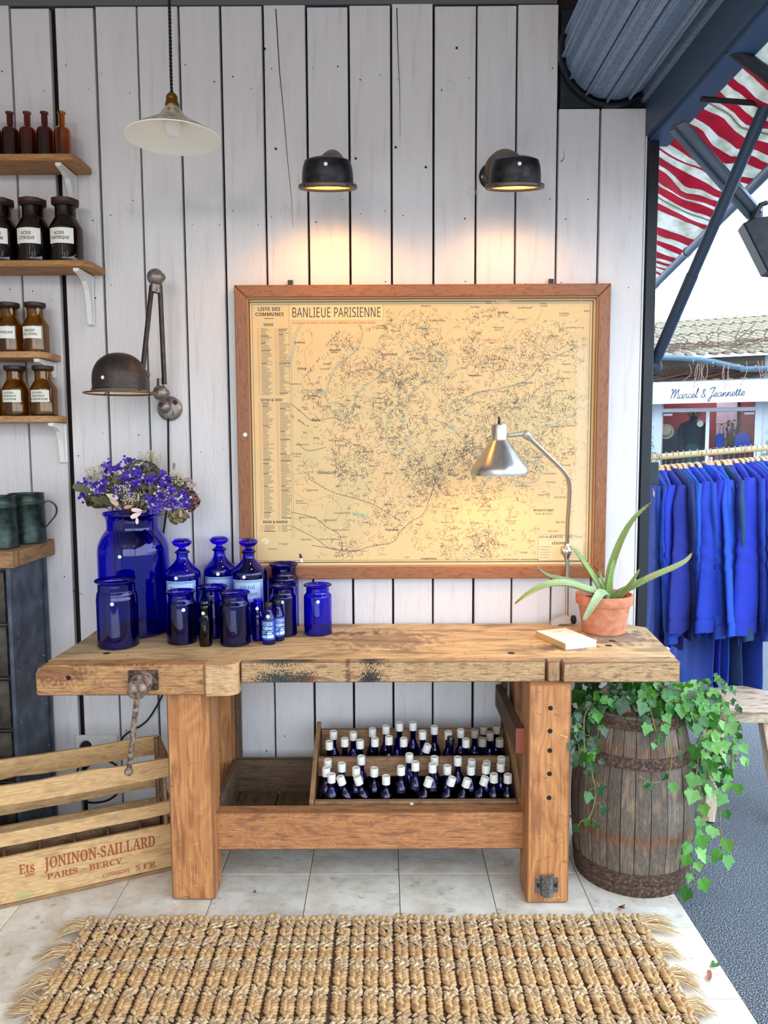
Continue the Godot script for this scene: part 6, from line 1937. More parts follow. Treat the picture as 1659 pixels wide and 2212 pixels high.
	for h in [[400, 575, 0.28, 0.9, -0.35, 0.042, Color(0.82, 0.76, 0.7)], [430, 620, 0.28, 0.9, -0.6, 0.035, Color(0.8, 0.68, 0.62)], [670, 690, 0.30, -0.9, -0.25, 0.026, Color(0.72, 0.5, 0.46)], [740, 700, 0.30, 0.5, 0.7, 0.026, Color(0.46, 0.34, 0.2)], [760, 750, 0.30, -0.9, -0.55, 0.036, Color(0.85, 0.77, 0.73)], [700, 800, 0.31, 0.1, -1.0, 0.022, Color(0.85, 0.77, 0.73)], [760, 740, 0.31, -1.0, 0.05, 0.03, Color(0.8, 0.72, 0.68)], [740, 760, 0.3, 0.8, 0.2, 0.022, Color(0.5, 0.42, 0.38)], [1180, 420, 0.19, 1.0, -0.35, 0.03, Color(0.68, 0.6, 0.58)], [1200, 500, 0.18, 1.0, 0.1, 0.036, Color(0.72, 0.64, 0.62)], [1160, 440, 0.2, 0.9, 0.1, 0.03, Color(0.66, 0.58, 0.56)], [1080, 340, 0.15, 0.2, 1.0, 0.024, Color(0.62, 0.57, 0.5)], [1140, 720, 0.26, 0.1, -1.0, 0.026, Color(0.62, 0.5, 0.47)], [1180, 760, 0.24, 0.6, -0.7, 0.024, Color(0.4, 0.3, 0.26)], [980, 720, 0.28, 0.9, -0.2, 0.022, Color(0.7, 0.58, 0.54)], [1050, 600, 0.25, 0.8, 0.4, 0.026, Color(0.66, 0.55, 0.5)], [280, 560, 0.2, -1.0, 0.35, 0.06, Color(0.35, 0.36, 0.25)], [420, 680, 0.24, -0.8, 0.35, 0.05, Color(0.34, 0.33, 0.2)], [480, 700, 0.24, -0.8, 0.6, 0.05, Color(0.3, 0.3, 0.2)]]:
		var c: Vector3 = P.call(h[0], h[1], h[2])
		var m := M.new()
		m.colored = true
		m.col = (h[6] as Color).srgb_to_linear()
		petal(m, c, Vector3(h[3], h[4], 0.25).normalized(), Vector3(0.1, 0.4, 1.0), h[5] * 1.3, h[5] * 0.5, 0.12)
		part(o, "leaf", m, vm)
	for k in 26: stem.call(P.call(r.randf_range(250, 1200), r.randf_range(400, 680), r.randf_range(0.12, 0.24)), Color(0.33, 0.3, 0.18))
	part(o, "stem", stems, vm, Transform3D(), "stuff")

# ---------------------------------------------------------------- book and aloe
func book() -> void:
	var o := thing("paperback_book", "cream paperback book lying flat on the bench beside the aloe pot", "book", Vector3(0.635, 0.8004, 0.305), deg_to_rad(20.0))
	var cover := mat(Color(0.94, 0.885, 0.82), 0.6)
	slab(o, "cover", Vector3(-0.062, 0.0, -0.095), Vector3(0.062, 0.0008, 0.095), cover, 0.0003)
	slab(o, "page_block", Vector3(-0.060, 0.001, -0.0935), Vector3(0.061, 0.0205, 0.0935), mat(Color(0.93, 0.9, 0.84), 0.8), 0.001)
	var tp := slab(o, "cover", Vector3(-0.062, 0.0206, -0.095), Vector3(0.062, 0.0216, 0.095), cover, 0.0003)
	slab(o, "spine", Vector3(-0.0632, 0.0, -0.095), Vector3(-0.0612, 0.0216, 0.095), mat(Color(0.78, 0.66, 0.45), 0.6), 0.0008)
	var ink := mat(Color(0.72, 0.5, 0.4), 0.7)
	var tm := words("La France", 0.0062, 0.0003)
	part(tp, "title_lettering", tm, ink, Transform3D(Basis(Vector3(1, 0, 0), Vector3(0, 0, -1), Vector3(0, 1, 0)), Vector3(0.0, 0.0007, -0.055)))
	var tm2 := words("nrf", 0.004, 0.0003)
	part(tp, "title_lettering", tm2, ink, Transform3D(Basis(Vector3(1, 0, 0), Vector3(0, 0, -1), Vector3(0, 1, 0)), Vector3(0.0, 0.0007, 0.012)))

func flower_pot(o: Node3D, r: float, h: float, rb: float) -> void:
	var m := M.new()
	var rim := h * 0.27
	m.lathe([Vector2(0, 0), Vector2(rb * 0.96, 0), Vector2(rb, 0.003), Vector2(lerpf(rb, r, 0.7) * 0.965, h - rim), Vector2(r * 0.965, h - rim + 0.002), Vector2(r * 0.99, h - rim + 0.006), Vector2(r, h - 0.006), Vector2(r * 0.985, h), Vector2(r * 0.93, h), Vector2(r * 0.915, h - 0.004), Vector2(r * 0.83, h - rim), Vector2(rb * 0.85, 0.01), Vector2(0, 0.01)], 56, 0.85)
	part(o, "pot", m, MT.terracotta)
	var s := M.new()
	s.lathe([Vector2(r * 0.84, h * 0.72), Vector2(r * 0.87, h * 0.83), Vector2(r * 0.5, h * 0.86), Vector2(0, h * 0.87)], 24)
	part(o, "soil", s, MT.soil)

func aloe() -> void:
	var o := thing("potted_aloe", "aloe vera with long toothed leaves in a terracotta pot on the bench", "plant", Vector3(0.808, 0.8005, 0.165))
	flower_pot(o, 0.103, 0.142, 0.077)
	var q := -o.position
	var lm := mat(Color(1, 1, 1), 0.42)
	lm.vertex_color_use_as_albedo = true
	lm.subsurf_scatter_enabled = true
	lm.subsurf_scatter_strength = 0.08
	var r := RandomNumberGenerator.new()
	r.seed = 8
	var g1 := Color(0.42, 0.55, 0.33)
	var g2 := Color(0.40, 0.47, 0.22)
	var pale := Color(0.62, 0.74, 0.58)
	for L in [
		[[[0.820, 0.905, 0.155], [0.827, 0.94, 0.152], [0.834, 1.03, 0.152], [0.869, 1.144, 0.16], [0.908, 1.224, 0.18], [0.961, 1.282, 0.2]], 0.030, Vector3(-0.5, 0.1, 0.85), g2, Color(0.45, 0.6, 0.35)],
		[[[0.826, 0.905, 0.165], [0.85, 0.942, 0.185], [0.88, 0.969, 0.215], [0.945, 1.02, 0.265], [1.016, 1.063, 0.3], [1.05, 1.088, 0.31], [1.065, 1.114, 0.315]], 0.030, Vector3(-0.3, 0.75, 0.6), g1, pale],
		[[[0.80, 0.905, 0.17], [0.772, 0.949, 0.2], [0.698, 0.983, 0.255], [0.626, 1.008, 0.31], [0.552, 1.010, 0.35], [0.487, 0.986, 0.38], [0.437, 0.954, 0.40]], 0.034, Vector3(0.2, 0.8, 0.6), pale, g2],
		[[[0.80, 0.905, 0.155], [0.77, 0.945, 0.16], [0.7, 0.984, 0.18], [0.631, 1.005, 0.2], [0.586, 1.02, 0.21], [0.541, 1.056, 0.22]], 0.026, Vector3(0.2, 0.75, 0.6), g1, Color(0.36, 0.38, 0.2)],
		[[[0.808, 0.905, 0.15], [0.803, 0.943, 0.148], [0.777, 0.996, 0.13], [0.744, 1.048, 0.118], [0.713, 1.092, 0.115], [0.686, 1.112, 0.115]], 0.026, Vector3(0.5, 0.45, 0.75), Color(0.5, 0.66, 0.3), g1],
		[[[0.806, 0.905, 0.175], [0.795, 0.946, 0.2], [0.768, 0.957, 0.25], [0.742, 0.935, 0.278], [0.716, 0.895, 0.285], [0.699, 0.865, 0.287]], 0.036, Vector3(-0.15, 0.6, 0.8), pale, Color(0.55, 0.66, 0.5)],
		[[[0.814, 0.905, 0.168], [0.816, 0.94, 0.18], [0.818, 1.0, 0.195], [0.823, 1.045, 0.203], [0.829, 1.08, 0.208]], 0.021, Vector3(0.25, 0.1, 0.95), Color(0.46, 0.6, 0.28), Color(0.5, 0.64, 0.36)],
		[[[0.828, 0.905, 0.175], [0.85, 0.933, 0.2], [0.876, 0.98, 0.23], [0.893, 1.015, 0.242], [0.908, 1.05, 0.25]], 0.020, Vector3(-0.4, 0.4, 0.8), g2, g1],
		[[[0.81, 0.905, 0.155], [0.815, 0.945, 0.15], [0.805, 0.985, 0.145], [0.792, 1.03, 0.14]], 0.018, Vector3(0.3, 0.2, 0.9), Color(0.5, 0.66, 0.3), g1]]:
		var raw := []
		for p in L[0]: raw.append(Vector3(p[0], p[1], p[2]) + q)
		var pts := spline(raw, 6)
		var n := pts.size()
		var rows := []
		var teeth := M.new()
		for i in n:
			var t := float(i) / (n - 1)
			var d: Vector3 = ((pts[mini(i + 1, n - 1)] as Vector3) - pts[maxi(i - 1, 0)]).normalized()
			var up: Vector3 = ((L[2] as Vector3) - d * d.dot(L[2])).normalized()
			var side := d.cross(up)
			var w: float = L[1] * (0.75 + 0.35 * sin(t * 2.2)) * pow(1.0 - t, 0.62) + 0.0008
			var row := []
			for k in 12:
				var a := TAU * k / 12
				var x := cos(a)
				var y := sin(a)
				var lift := (0.12 * w if y > 0 else -0.42 * w) * absf(y) + 0.25 * w * x * x
				row.append(pts[i] + side * x * w * 0.62 + up * lift)
			rows.append(row)
			if i > 2 and i < n - 2:
				for s in [-1.0, 1.0]:
					var b: Vector3 = pts[i] + side * s * w * 0.6 + up * 0.25 * w
					teeth.tube([b - side * s * 0.0015, b + side * s * 0.0018 + d * 0.001], [0.0014, 0.0002], 4, false)
		var m := M.new()
		m.colored = true
		m.sheet(rows, true)
		for i in n:
			var c: Color = (L[3] as Color).lerp(L[4], float(i) / n)
			if i > n - 4: c = c.lerp(Color(0.35, 0.25, 0.16), 0.6)
			for k in 12: m.c[i * 12 + k] = c.darkened(r.randf() * 0.06).srgb_to_linear()
		var cm := part(o, "leaf", m, lm)
		part(cm, "teeth", teeth, mat(Color(0.8, 0.85, 0.6), 0.5), Transform3D(), "stuff")

# ---------------------------------------------------------------- shutter, beam, awning
func along_z(nm: String, parent: Node, prof: Array, z0: float, z1: float, m: Material, closed := true) -> MeshInstance3D:
	# a profile in x,y pushed along z
	var k := M.new()
	var n := prof.size()
	for i in (n if closed else n - 1):
		var a: Vector2 = prof[i]
		var b: Vector2 = prof[(i + 1) % n]
		var d := (b - a).normalized()
		k.face([Vector3(a.x, a.y, z0), Vector3(b.x, b.y, z0), Vector3(b.x, b.y, z1), Vector3(a.x, a.y, z1)], Vector3(d.y, -d.x, 0), [Vector2(z0, 0), Vector2(z0, 0.1), Vector2(z1, 0.1), Vector2(z1, 0)])
	if closed:
		var tr := Geometry2D.triangulate_polygon(PackedVector2Array(prof))
		for z in [z0, z1]:
			var f := k.v.size()
			for p in prof: k.vert(Vector3(p.x, p.y, z), Vector3(0, 0, -1 if z == z0 else 1))
			for i in range(0, tr.size(), 3): k.tri(f + tr[i], f + tr[i + 1], f + tr[i + 2])
	return part(parent, nm, k, m)

func shutter() -> void:
	var galv := tri_uv(mat(Color(0.56, 0.65, 0.76), 0.4, 0.3), Vector3(3, 3, 3))
	galv.albedo_texture = ntex(51, 0.06, [[0.2, Color(0.84, 0.84, 0.84)], [0.8, Color(1, 1, 1)]], 256, 256, 4)
	var o := thing("roller_shutter", "galvanized roller shutter wound on its barrel above the open shop front", "shutter", Vector3(0.84, 2.915, 0.02))
	var n := 14
	for s in n:
		var a0 := TAU * s / n - 0.35
		var a1 := TAU * (s + 1) / n - 0.35
		var pr := []
		var outer := [[0.0, 0.170], [0.02, 0.184], [0.06, 0.189], [0.10, 0.186], [0.13, 0.176], [0.16, 0.1745], [0.34, 0.175], [0.36, 0.179], [0.38, 0.175], [0.44, 0.175], [0.46, 0.179], [0.48, 0.175], [0.54, 0.175], [0.56, 0.179], [0.58, 0.175], [0.64, 0.175], [0.66, 0.179], [0.68, 0.175], [0.90, 0.1745], [0.95, 0.1735], [0.97, 0.170], [0.985, 0.166]]
		for q in outer:
			var a := lerpf(a0, a1, q[0])
			pr.append(Vector2(cos(a), sin(a)) * q[1])
		for k in 6:
			var a := lerpf(a1, a0, k / 5.0)
			pr.append(Vector2(cos(a), sin(a)) * 0.162)
		along_z("slat", o, pr, 0.0, 4.45, galv)
	var dark: StandardMaterial3D = MT.steel_blue
	# end plate with its curved guard, on the boards' side
	var ep := M.new()
	ep.box(Vector3(-0.035, -0.02, -0.03), Vector3(0.30, 0.345, 0.012), 0.002)
	part(o, "end_plate", ep, dark)
	var g := M.new()
	g.xf = Transform3D(Basis.from_euler(Vector3(PI / 2, 0, 0)), Vector3(0, 0, -0.02))
	g.lathe([Vector2(0.188, 0.0), Vector2(0.198, 0.0), Vector2(0.198, 0.022), Vector2(0.188, 0.022), Vector2(0.188, 0.0)], 40, 0.7, 1.0, -PI * 0.75, PI * 0.25)
	part(o, "curved_guard", g, dark)
	var ax := M.new()
	ax.xf = Transform3D(Basis.from_euler(Vector3(PI / 2, 0, 0)), Vector3(0, 0, -0.024))
	ax.lathe([Vector2(0, 0), Vector2(0.162, 0), Vector2(0.162, 0.03), Vector2(0, 0.03)], 32)
	part(o, "barrel_disc", ax, dark)
	# the steel lintel that runs along the opening
	var t := structure("trim_1")
	along_z("inner_flange", t, [Vector2(0.952, 2.745), Vector2(0.972, 2.745), Vector2(0.972, 2.80), Vector2(0.952, 2.80)], -0.02, 4.6, galv)
	along_z("web", t, [Vector2(0.973, 2.62), Vector2(0.992, 2.62), Vector2(0.992, 3.16), Vector2(0.973, 3.16)], -0.06, 4.6, tri_uv(mat(Color(0.24, 0.31, 0.40), 0.5, 0.1), Vector3(3, 3, 3)))
	along_z("lower_flange", t, [Vector2(0.993, 2.604), Vector2(1.074, 2.604), Vector2(1.078, 2.608), Vector2(1.078, 2.664), Vector2(0.993, 2.664)], -0.06, 4.6, tri_uv(mat(Color(0.22, 0.34, 0.48), 0.5, 0.1), Vector3(3, 3, 3)))
	along_z("outer_web", t, [Vector2(1.03, 2.665), Vector2(1.078, 2.665), Vector2(1.078, 3.3), Vector2(1.03, 3.3)], -0.06, 4.6, dark)
	var post := structure("trim_2")
	slab(post, "steel_post", Vector3(0.986, 0.0, -0.085), Vector3(1.024, 2.603, 0.0), mat(Color(0.05, 0.085, 0.12), 0.5, 0.1), 0.002)
	slab(post, "post_block", Vector3(1.026, 1.325, -0.20), Vector3(1.098, 1.415, -0.12), mat(Color(0.17, 0.2, 0.23), 0.7), 0.003)

func awning() -> void:
	var o := thing("striped_awning", "red and white striped canvas awning, grubby underneath, over the open shop front", "awning", Vector3(1.06, 2.62, -0.4))
	var q := -o.position
	# stripes across the cloth (places of the red bands along it)
	var reds := [[0.86, 0.70], [0.615, 0.54], [0.482, 0.443], [0.391, 0.343], [0.262, 0.187], [0.14, 0.085], [0.01, -0.05], [-0.107, -0.121], [-0.168, -0.225], [-0.256, -0.334], [-0.365, -0.437], [-0.51, -0.573], [-0.708, -0.804], [-0.891, -0.949], [-1.004, -1.067], [-1.11, -1.151], [-1.203, -1.228], [-1.293, -1.329], [-1.463, -1.502], [-1.6, -1.64]]
	var z1 := 0.92
	var z0 := -1.72
	var W := 1024
	var im := Image.create(W, 128, false, Image.FORMAT_RGB8)
	var grub := noise(61, 0.02, 4)
	for x in W:
		var z := lerpf(z1, z0, (x + 0.5) / W)
		var red := false
		for r in reds:
			if z < r[0] and z > r[1]: red = true
		for y in 128:
			var g := clampf(0.35 + grub.get_noise_2d(x * 1.2, y * 2.0) * 1.1, 0.0, 1.0)
			var c := Color(0.62, 0.06, 0.16).lerp(Color(0.46, 0.05, 0.13), g * 0.6) if red else Color(0.82, 0.83, 0.80).lerp(Color(0.56, 0.56, 0.45), g * 0.75)
			im.set_pixel(x, y, c)
	var cloth := mat(Color(1, 1, 1), 0.85)
	cloth.albedo_texture = ImageTexture.create_from_image(im)
	cloth.texture_repeat = false
	cloth.backlight_enabled = true
	cloth.backlight = Color(0.75, 0.75, 0.75)
	var wob := noise(62, 1.6, 2)
	var bar := func(z: float) -> Vector3:   # the front bar, a little askew
		var t := (0.129 - z) / 1.766
		return Vector3(lerpf(1.366, 1.535, t), lerpf(2.449, 2.354, t), z)
	var nz := 130
	var nx := 16
	var rows := []
	for i in nx + 1:
		var row := []
		for k in nz + 1:
			var z := lerpf(z1, z0, float(k) / nz)
			var b: Vector3 = bar.call(z)
			var t := float(i) / nx
			var p := Vector3(1.04, 2.632, z).lerp(b + Vector3(0.02, 0.016, 0), t)
			var s := sin(PI * t)
			p.y += s * (0.03 * wob.get_noise_2d(z * 2.0, t * 0.9) - 0.022)
			p.z += s * 0.035 * wob.get_noise_2d(z * 1.6 + 9.0, t * 1.2)
			row.append(p + q)
		rows.append(row)
	var m := M.new()
	m.sheet(rows)
	for i in nx + 1:
		for k in nz + 1: m.t[i * (nz + 1) + k] = Vector2(float(k) / nz, float(i) / nx)
	part(o, "striped_canvas", m, cloth)
	for z in [-0.48, 0.30]:
		var seam := M.new()
		var pts := []
		for i in nx + 1:
			var k := int((z1 - z) / (z1 - z0) * nz)
			pts.append(rows[i][k] + Vector3(0, -0.002, 0))
		seam.tube(pts, 0.006, 6, true, 0.3)
		part(o, "seam", seam, mat(Color(0.62, 0.63, 0.62), 0.8))
	var fb := M.new()
	fb.tube([bar.call(0.95) + q, bar.call(-1.76) + q], 0.019, 16)
	part(o, "front_bar", fb, MT.arm_blue)
	for z in [-0.83, -1.42]:
		var ring := M.new()
		ring.tube([bar.call(z + 0.012) + q, bar.call(z - 0.012) + q], 0.0235, 16)
		part(o, "bar_clip", ring, MT.galv)
	# the round side strut, hinged low on the post
	var s0 := Vector3(1.045, 1.79, -0.065)
	var s1 := Vector3(1.232, 2.70, 0.545)
	var st := M.new()
	st.tube([s0 + q, s0.lerp(s1, 0.33) + q], 0.0215, 20)
	st.tube([s0.lerp(s1, 0.31) + q, s1 + q], 0.0195, 20)
	part(o, "side_strut", st, tri_uv(mat(Color(0.17, 0.23, 0.31), 0.42, 0.2), Vector3(5, 5, 5)))
	var hg := M.new()
	hg.xf = Transform3D(Basis.from_euler(Vector3(PI / 2, 0, 0)), Vector3(1.042, 1.782, -0.085) + q)
	hg.lathe([Vector2(0, -0.02), Vector2(0.030, -0.02), Vector2(0.033, -0.016), Vector2(0.033, 0.034), Vector2(0.028, 0.04), Vector2(0.014, 0.041), Vector2(0.013, 0.049), Vector2(0, 0.05)], 28)
	part(o, "strut_hinge", hg, MT.steel_blue)
	# folding arm under the cloth: a flat hollow profile
	var arm := M.new()
	var f0 := Vector3(1.005, 2.575, 0.225)
	var f1 := Vector3(1.392, 2.345, -0.01)
	var ax := (f1 - f0).normalized()
	var sd := ax.cross(Vector3.UP).normalized()
	arm.xf = Transform3D(Basis(ax, sd.cross(ax), sd), f0 + q)
	var L := f0.distance_to(f1)
	arm.box(Vector3(L * 0.5, 0, 0), Vector3(L, 0.02, 0.062), 0.006)
	arm.box(Vector3(L * 0.5, -0.016, -0.018), Vector3(L, 0.014, 0.022), 0.004)
	part(o, "folding_arm", arm, tri_uv(mat(Color(0.42, 0.47, 0.53), 0.35, 0.5), Vector3(5, 5, 5)))
	var el := M.new()
	el.xf = Transform3D(Basis(), f1 + q)
	el.lathe([Vector2(0, -0.035), Vector2(0.026, -0.035), Vector2(0.026, 0.02), Vector2(0, 0.02)], 16)
	part(o, "arm_elbow", el, MT.steel_blue)
	var cb := M.new()
	cb.tube([Vector3(1.0, 2.625, 0.632) + q, Vector3(1.36, 2.425, 0.56) + q], 0.019, 10)
	part(o, "cross_bar", cb, MT.steel_blue)
	var rod := M.new()
	rod.tube([Vector3(0.99, 2.555, 0.46) + q, Vector3(1.4, 2.55, 0.40) + q], 0.0085, 10)
	part(o, "thin_rod", rod, MT.iron)
	# spotlight box hung from the elbow, at the picture's right edge
	var h := thing("flood_light", "dark blue metal floodlight box hanging under the awning arm", "lamp", Vector3(1.39, 2.16, 0.13))
	var hb := M.new()
	hb.xf = T(0, 0, 0, -0.25, 0, 0)
	hb.prism(PackedVector2Array([Vector2(-0.098, 0.118), Vector2(-0.012, -0.055), Vector2(0.12, -0.075), Vector2(0.12, 0.145), Vector2(-0.06, 0.135)]), 0.11, 0.006)
	part(h, "housing", hb, MT.steel_blue)
	for x in [-0.055, 0.03]:
		var yk := M.new()
		yk.xf = T(0, 0, -0.03)
		yk.tube([Vector3(x, 0.135, 0.0), Vector3(x + 0.022, 0.182, 0.0), Vector3(x + 0.045, 0.19, 0.0)], 0.009, 8)
		part(h, "bracket", yk, MT.steel_blue)

# ---------------------------------------------------------------- the shop across the lane
func strokes(m: M, paths: Array, at: Vector2, s: float, r: float) -> void:
	for p in paths:
		var pts := []
		for q in p: pts.append(Vector3(at.x + (q[0] + q[1] * 0.18) * s, at.y + q[1] * s, 0))
		m.tube(spline(pts, 5), r, 5)

func shop_across() -> void:
	var at := Vector3(4.42, 0, -7.6)
	var yaw := deg_to_rad(-25.0)
	var o := thing("shop_building", "small white shop across the lane with a glazed front and corrugated roof", "building", at, yaw)
	var wall := mat(Color(0.80, 0.83, 0.86), 0.8)
	var fr := mat(Color(0.80, 0.83, 0.87), 0.4)
	slab(o, "wall", Vector3(-4.0, 0, -0.3), Vector3(-0.70, 2.62, 0.0), wall)
	slab(o, "wall", Vector3(0.67, 0, -0.3), Vector3(4.0, 2.62, 0.0), wall)
	slab(o, "wall", Vector3(-0.70, 2.08, -0.3), Vector3(0.67, 2.62, 0.0), tri_uv(mat(Color(0.5, 0.47, 0.43), 0.9), Vector3(2, 2, 2)))
	slab(o, "wall", Vector3(-4.0, 0, -4.0), Vector3(4.0, 2.62, -3.8), wall)
	for x in [-4.0, 3.8]: slab(o, "wall", Vector3(x, 0, -3.8), Vector3(x + 0.2, 2.62, -0.3), wall)
	slab(o, "shop_floor", Vector3(-3.8, 0, -3.8), Vector3(3.8, 0.03, -0.3), mat(Color(0.4, 0.38, 0.36), 0.7))
	slab(o, "partition", Vector3(-1.6, 0.03, -1.6), Vector3(1.6, 2.6, -1.5), mat(Color(0.32, 0.07, 0.11), 0.8))
	slab(o, "partition", Vector3(-1.6, 0.03, -1.49), Vector3(-0.12, 1.68, -1.42), mat(Color(0.10, 0.13, 0.18), 0.8))
	slab(o, "partition", Vector3(0.06, 0.03, -1.49), Vector3(0.35, 2.3, -1.42), mat(Color(0.45, 0.42, 0.5), 0.8))
	slab(o, "partition", Vector3(0.62, 0.03, -1.49), Vector3(1.1, 2.3, -1.42), mat(Color(0.5, 0.47, 0.54), 0.8))
	slab(o, "shop_ceiling", Vector3(-3.8, 2.56, -3.8), Vector3(3.8, 2.62, -0.3), wall)
	for q in [[-0.70, -0.59, 0.0, 2.08], [0.58, 0.67, 0.0, 2.08], [-0.025, 0.02, 0.0, 1.9]]:
		slab(o, "window_post", Vector3(q[0], q[2], -0.16), Vector3(q[1], q[3], 0.01), fr, 0.004)
	slab(o, "transom", Vector3(-0.59, 1.892, -0.16), Vector3(0.58, 1.945, 0.012), fr, 0.004)
	slab(o, "window_sill", Vector3(-0.59, 0.0, -0.16), Vector3(0.58, 0.4, 0.012), fr, 0.004)
	var pane := mat(Color(0.75, 0.8, 0.85, 0.02), 0.03)
	pane.metallic_specular = 0.2
	pane.transparency = BaseMaterial3D.TRANSPARENCY_ALPHA
	slab(o, "window_pane", Vector3(-0.585, 0.4, -0.06), Vector3(-0.03, 1.89, -0.054), pane, 0.0005)
	slab(o, "window_pane", Vector3(0.025, 0.4, -0.06), Vector3(0.575, 1.89, -0.054), pane, 0.0005)
	slab(o, "window_pane", Vector3(-0.585, 1.946, -0.06), Vector3(0.575, 2.08, -0.054), pane, 0.0005)
	slab(o, "closer_plate", Vector3(-0.575, 1.845, -0.05), Vector3(-0.46, 1.875, -0.03), fr, 0.002)
	slab(o, "closer_plate", Vector3(0.45, 1.845, -0.05), Vector3(0.57, 1.875, -0.03), fr, 0.002)
	var sq := slab(o, "window_notice", Vector3(-0.01, 1.185, -0.052), Vector3(0.075, 1.275, -0.05), mat(Color(0.9, 0.8, 0.82), 0.6), 0.0005)
	var sg := M.new()
	for rr in [0.026, 0.012]:
		var pts := []
		for k in 17: pts.append(Vector3(cos(TAU * k / 16) * rr, sin(TAU * k / 16) * rr, 0.0015))
		sg.tube(pts, 0.0025, 5, false)
	part(sq, "notice_print", sg, mat(Color(0.72, 0.4, 0.45), 0.7))
	var lm := M.new()
	lm.xf = T(0.0, 2.5, -0.9)
	lm.lathe([Vector2(0, 0), Vector2(0.14, 0.0), Vector2(0.14, 0.05), Vector2(0, 0.05)], 24)
	var glow := mat(Color(1, 0.97, 0.92), 0.5)
	glow.emission_enabled = true
	glow.emission = Color(1, 0.95, 0.88)
	glow.emission_energy_multiplier = 2.0
	part(o, "ceiling_lamp", lm, glow)
	var sl := OmniLight3D.new()
	sl.name = "shop_light"
	sl.light_color = Color(1, 0.95, 0.9)
	sl.light_energy = 2.2
	sl.light_size = 0.14
	sl.omni_range = 12.0
	sl.omni_attenuation = 2.0
	sl.shadow_enabled = true
	o.add_child(sl)
	sl.position = Vector3(0, 2.46, -0.9)
	# corrugated roof
	var rm := mat(Color(1, 1, 1), 0.9)
	rm.albedo_texture = ntex(63, 0.03, [[0.2, Color(0.55, 0.55, 0.5)], [0.5, Color(0.85, 0.85, 0.8)], [0.9, Color(1, 1, 1)]], 512, 512, 5)
	rm.vertex_color_use_as_albedo = true
	tri_uv(rm, Vector3(0.8, 0.8, 0.8))
	for course in 4:
		var z0 := 0.42 - 0.95 * course
		var z1 := z0 - 1.05
		for sx in range(-5, 5):
			var g := []
			for e in [[z0, 0.0], [lerpf(z0, z1, 0.5), 0.0], [z1, 0.0]]:
				var row := []
				for k in 49:
					var u: float = sx * 0.85 + 0.9 * k / 48.0
					var y: float = 2.60 + (0.42 - e[0]) * 0.27 + 0.021 * cos(u / 0.15 * TAU) + (0.014 if e[0] == z0 else 0.0)
					row.append(Vector3(u + 0.5 * (e[0] + 1.4), y - 0.02 * (u * 0.25), e[0]))
				g.append(row)
			var m := M.new()
			m.colored = true
			m.sheet(g, false, true)
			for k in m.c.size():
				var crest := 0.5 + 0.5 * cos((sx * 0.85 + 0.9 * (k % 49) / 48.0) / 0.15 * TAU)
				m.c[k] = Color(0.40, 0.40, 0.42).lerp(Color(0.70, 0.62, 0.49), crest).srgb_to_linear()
			part(o, "roof_sheet", m, rm)
	slab(o, "ridge_cap", Vector3(-4.2, 3.58, -3.5), Vector3(4.2, 3.66, -3.2), rm, 0.02)
	# gutter that sags to the right
	var gm := mat(Color(0.32, 0.41, 0.47), 0.5, 0.1)
	var gu := M.new()
	var gl := spline([Vector3(-4.0, 2.66, 0.44), Vector3(-0.65, 2.612, 0.44), Vector3(0.38, 2.432, 0.44), Vector3(0.7, 2.405, 0.44), Vector3(4.0, 2.37, 0.44)], 6)
	gu.tube(gl, 0.037, 14)
	var gmm := part(o, "gutter", gu, gm)
	for t in [[-0.18, 2.535], [0.06, 2.493], [0.36, 2.44], [0.56, 2.42]]:
		var b := M.new()
		b.xf = Transform3D(Basis.from_euler(Vector3(0, 0, PI / 2)), Vector3(t[0], t[1], 0.44))
		b.lathe([Vector2(0.037, -0.01), Vector2(0.041, -0.008), Vector2(0.041, 0.008), Vector2(0.037, 0.01)], 18)
		part(gmm, "gutter_strap", b, MT.galv)
	# bare creeper over eaves and roof edge
	var r := RandomNumberGenerator.new()
	r.seed = 65
	var vine := thing("bare_creeper", "leafless brown creeper trailing over the shop's roof edge and gutter", "creeper", at, yaw)
	var vm := M.new()
	for k in 150:
		var x := r.randf_range(-1.2, 1.3)
		var z := r.randf_range(-0.5, 0.46)
		var p := Vector3(x, 2.66 + (0.42 - z) * 0.27, z)
		var pts := [p]
		var d := Vector3(r.randfn(0, 1), r.randfn(0, 0.2), r.randfn(0, 0.5)).normalized()
		for i in 5:
			d = (d + Vector3(r.randfn(0, 0.5), r.randfn(0, 0.25), r.randfn(0, 0.3))).normalized()
			p += d * r.randf_range(0.04, 0.09)
			p.y = maxf(p.y, 2.63 + (0.42 - p.z) * 0.27)
			p.z = minf(p.z, 0.5)
			pts.append(p)
		vm.tube(pts, r.randf_range(0.003, 0.007), 4, false)
	part(vine, "twig", vm, mat(Color(0.42, 0.33, 0.29), 0.9), Transform3D(), "stuff")
	var trunk := M.new()
	for k in 5:
		var pts := []
		for i in 12: pts.append(Vector3(-0.9 + 0.17 * i, 2.33 + 0.05 * sin(i * 0.7 + k) + 0.012 * k + 0.006 * i, 0.05 + 0.02 * k))
		trunk.tube(spline(pts, 3), 0.012 + 0.003 * (k % 3), 6)
	for k in 46:
		var x := r.randf_range(-0.75, 0.4)
		trunk.tube([Vector3(x, 2.33, 0.08), Vector3(x + r.randfn(0, 0.08), 2.42, 0.1), Vector3(x + r.randfn(0, 0.14), 2.5, 0.12)], 0.005, 4)
	part(vine, "trunk", trunk, mat(Color(0.34, 0.25, 0.22), 0.9), Transform3D(), "stuff")
	var hang := M.new()
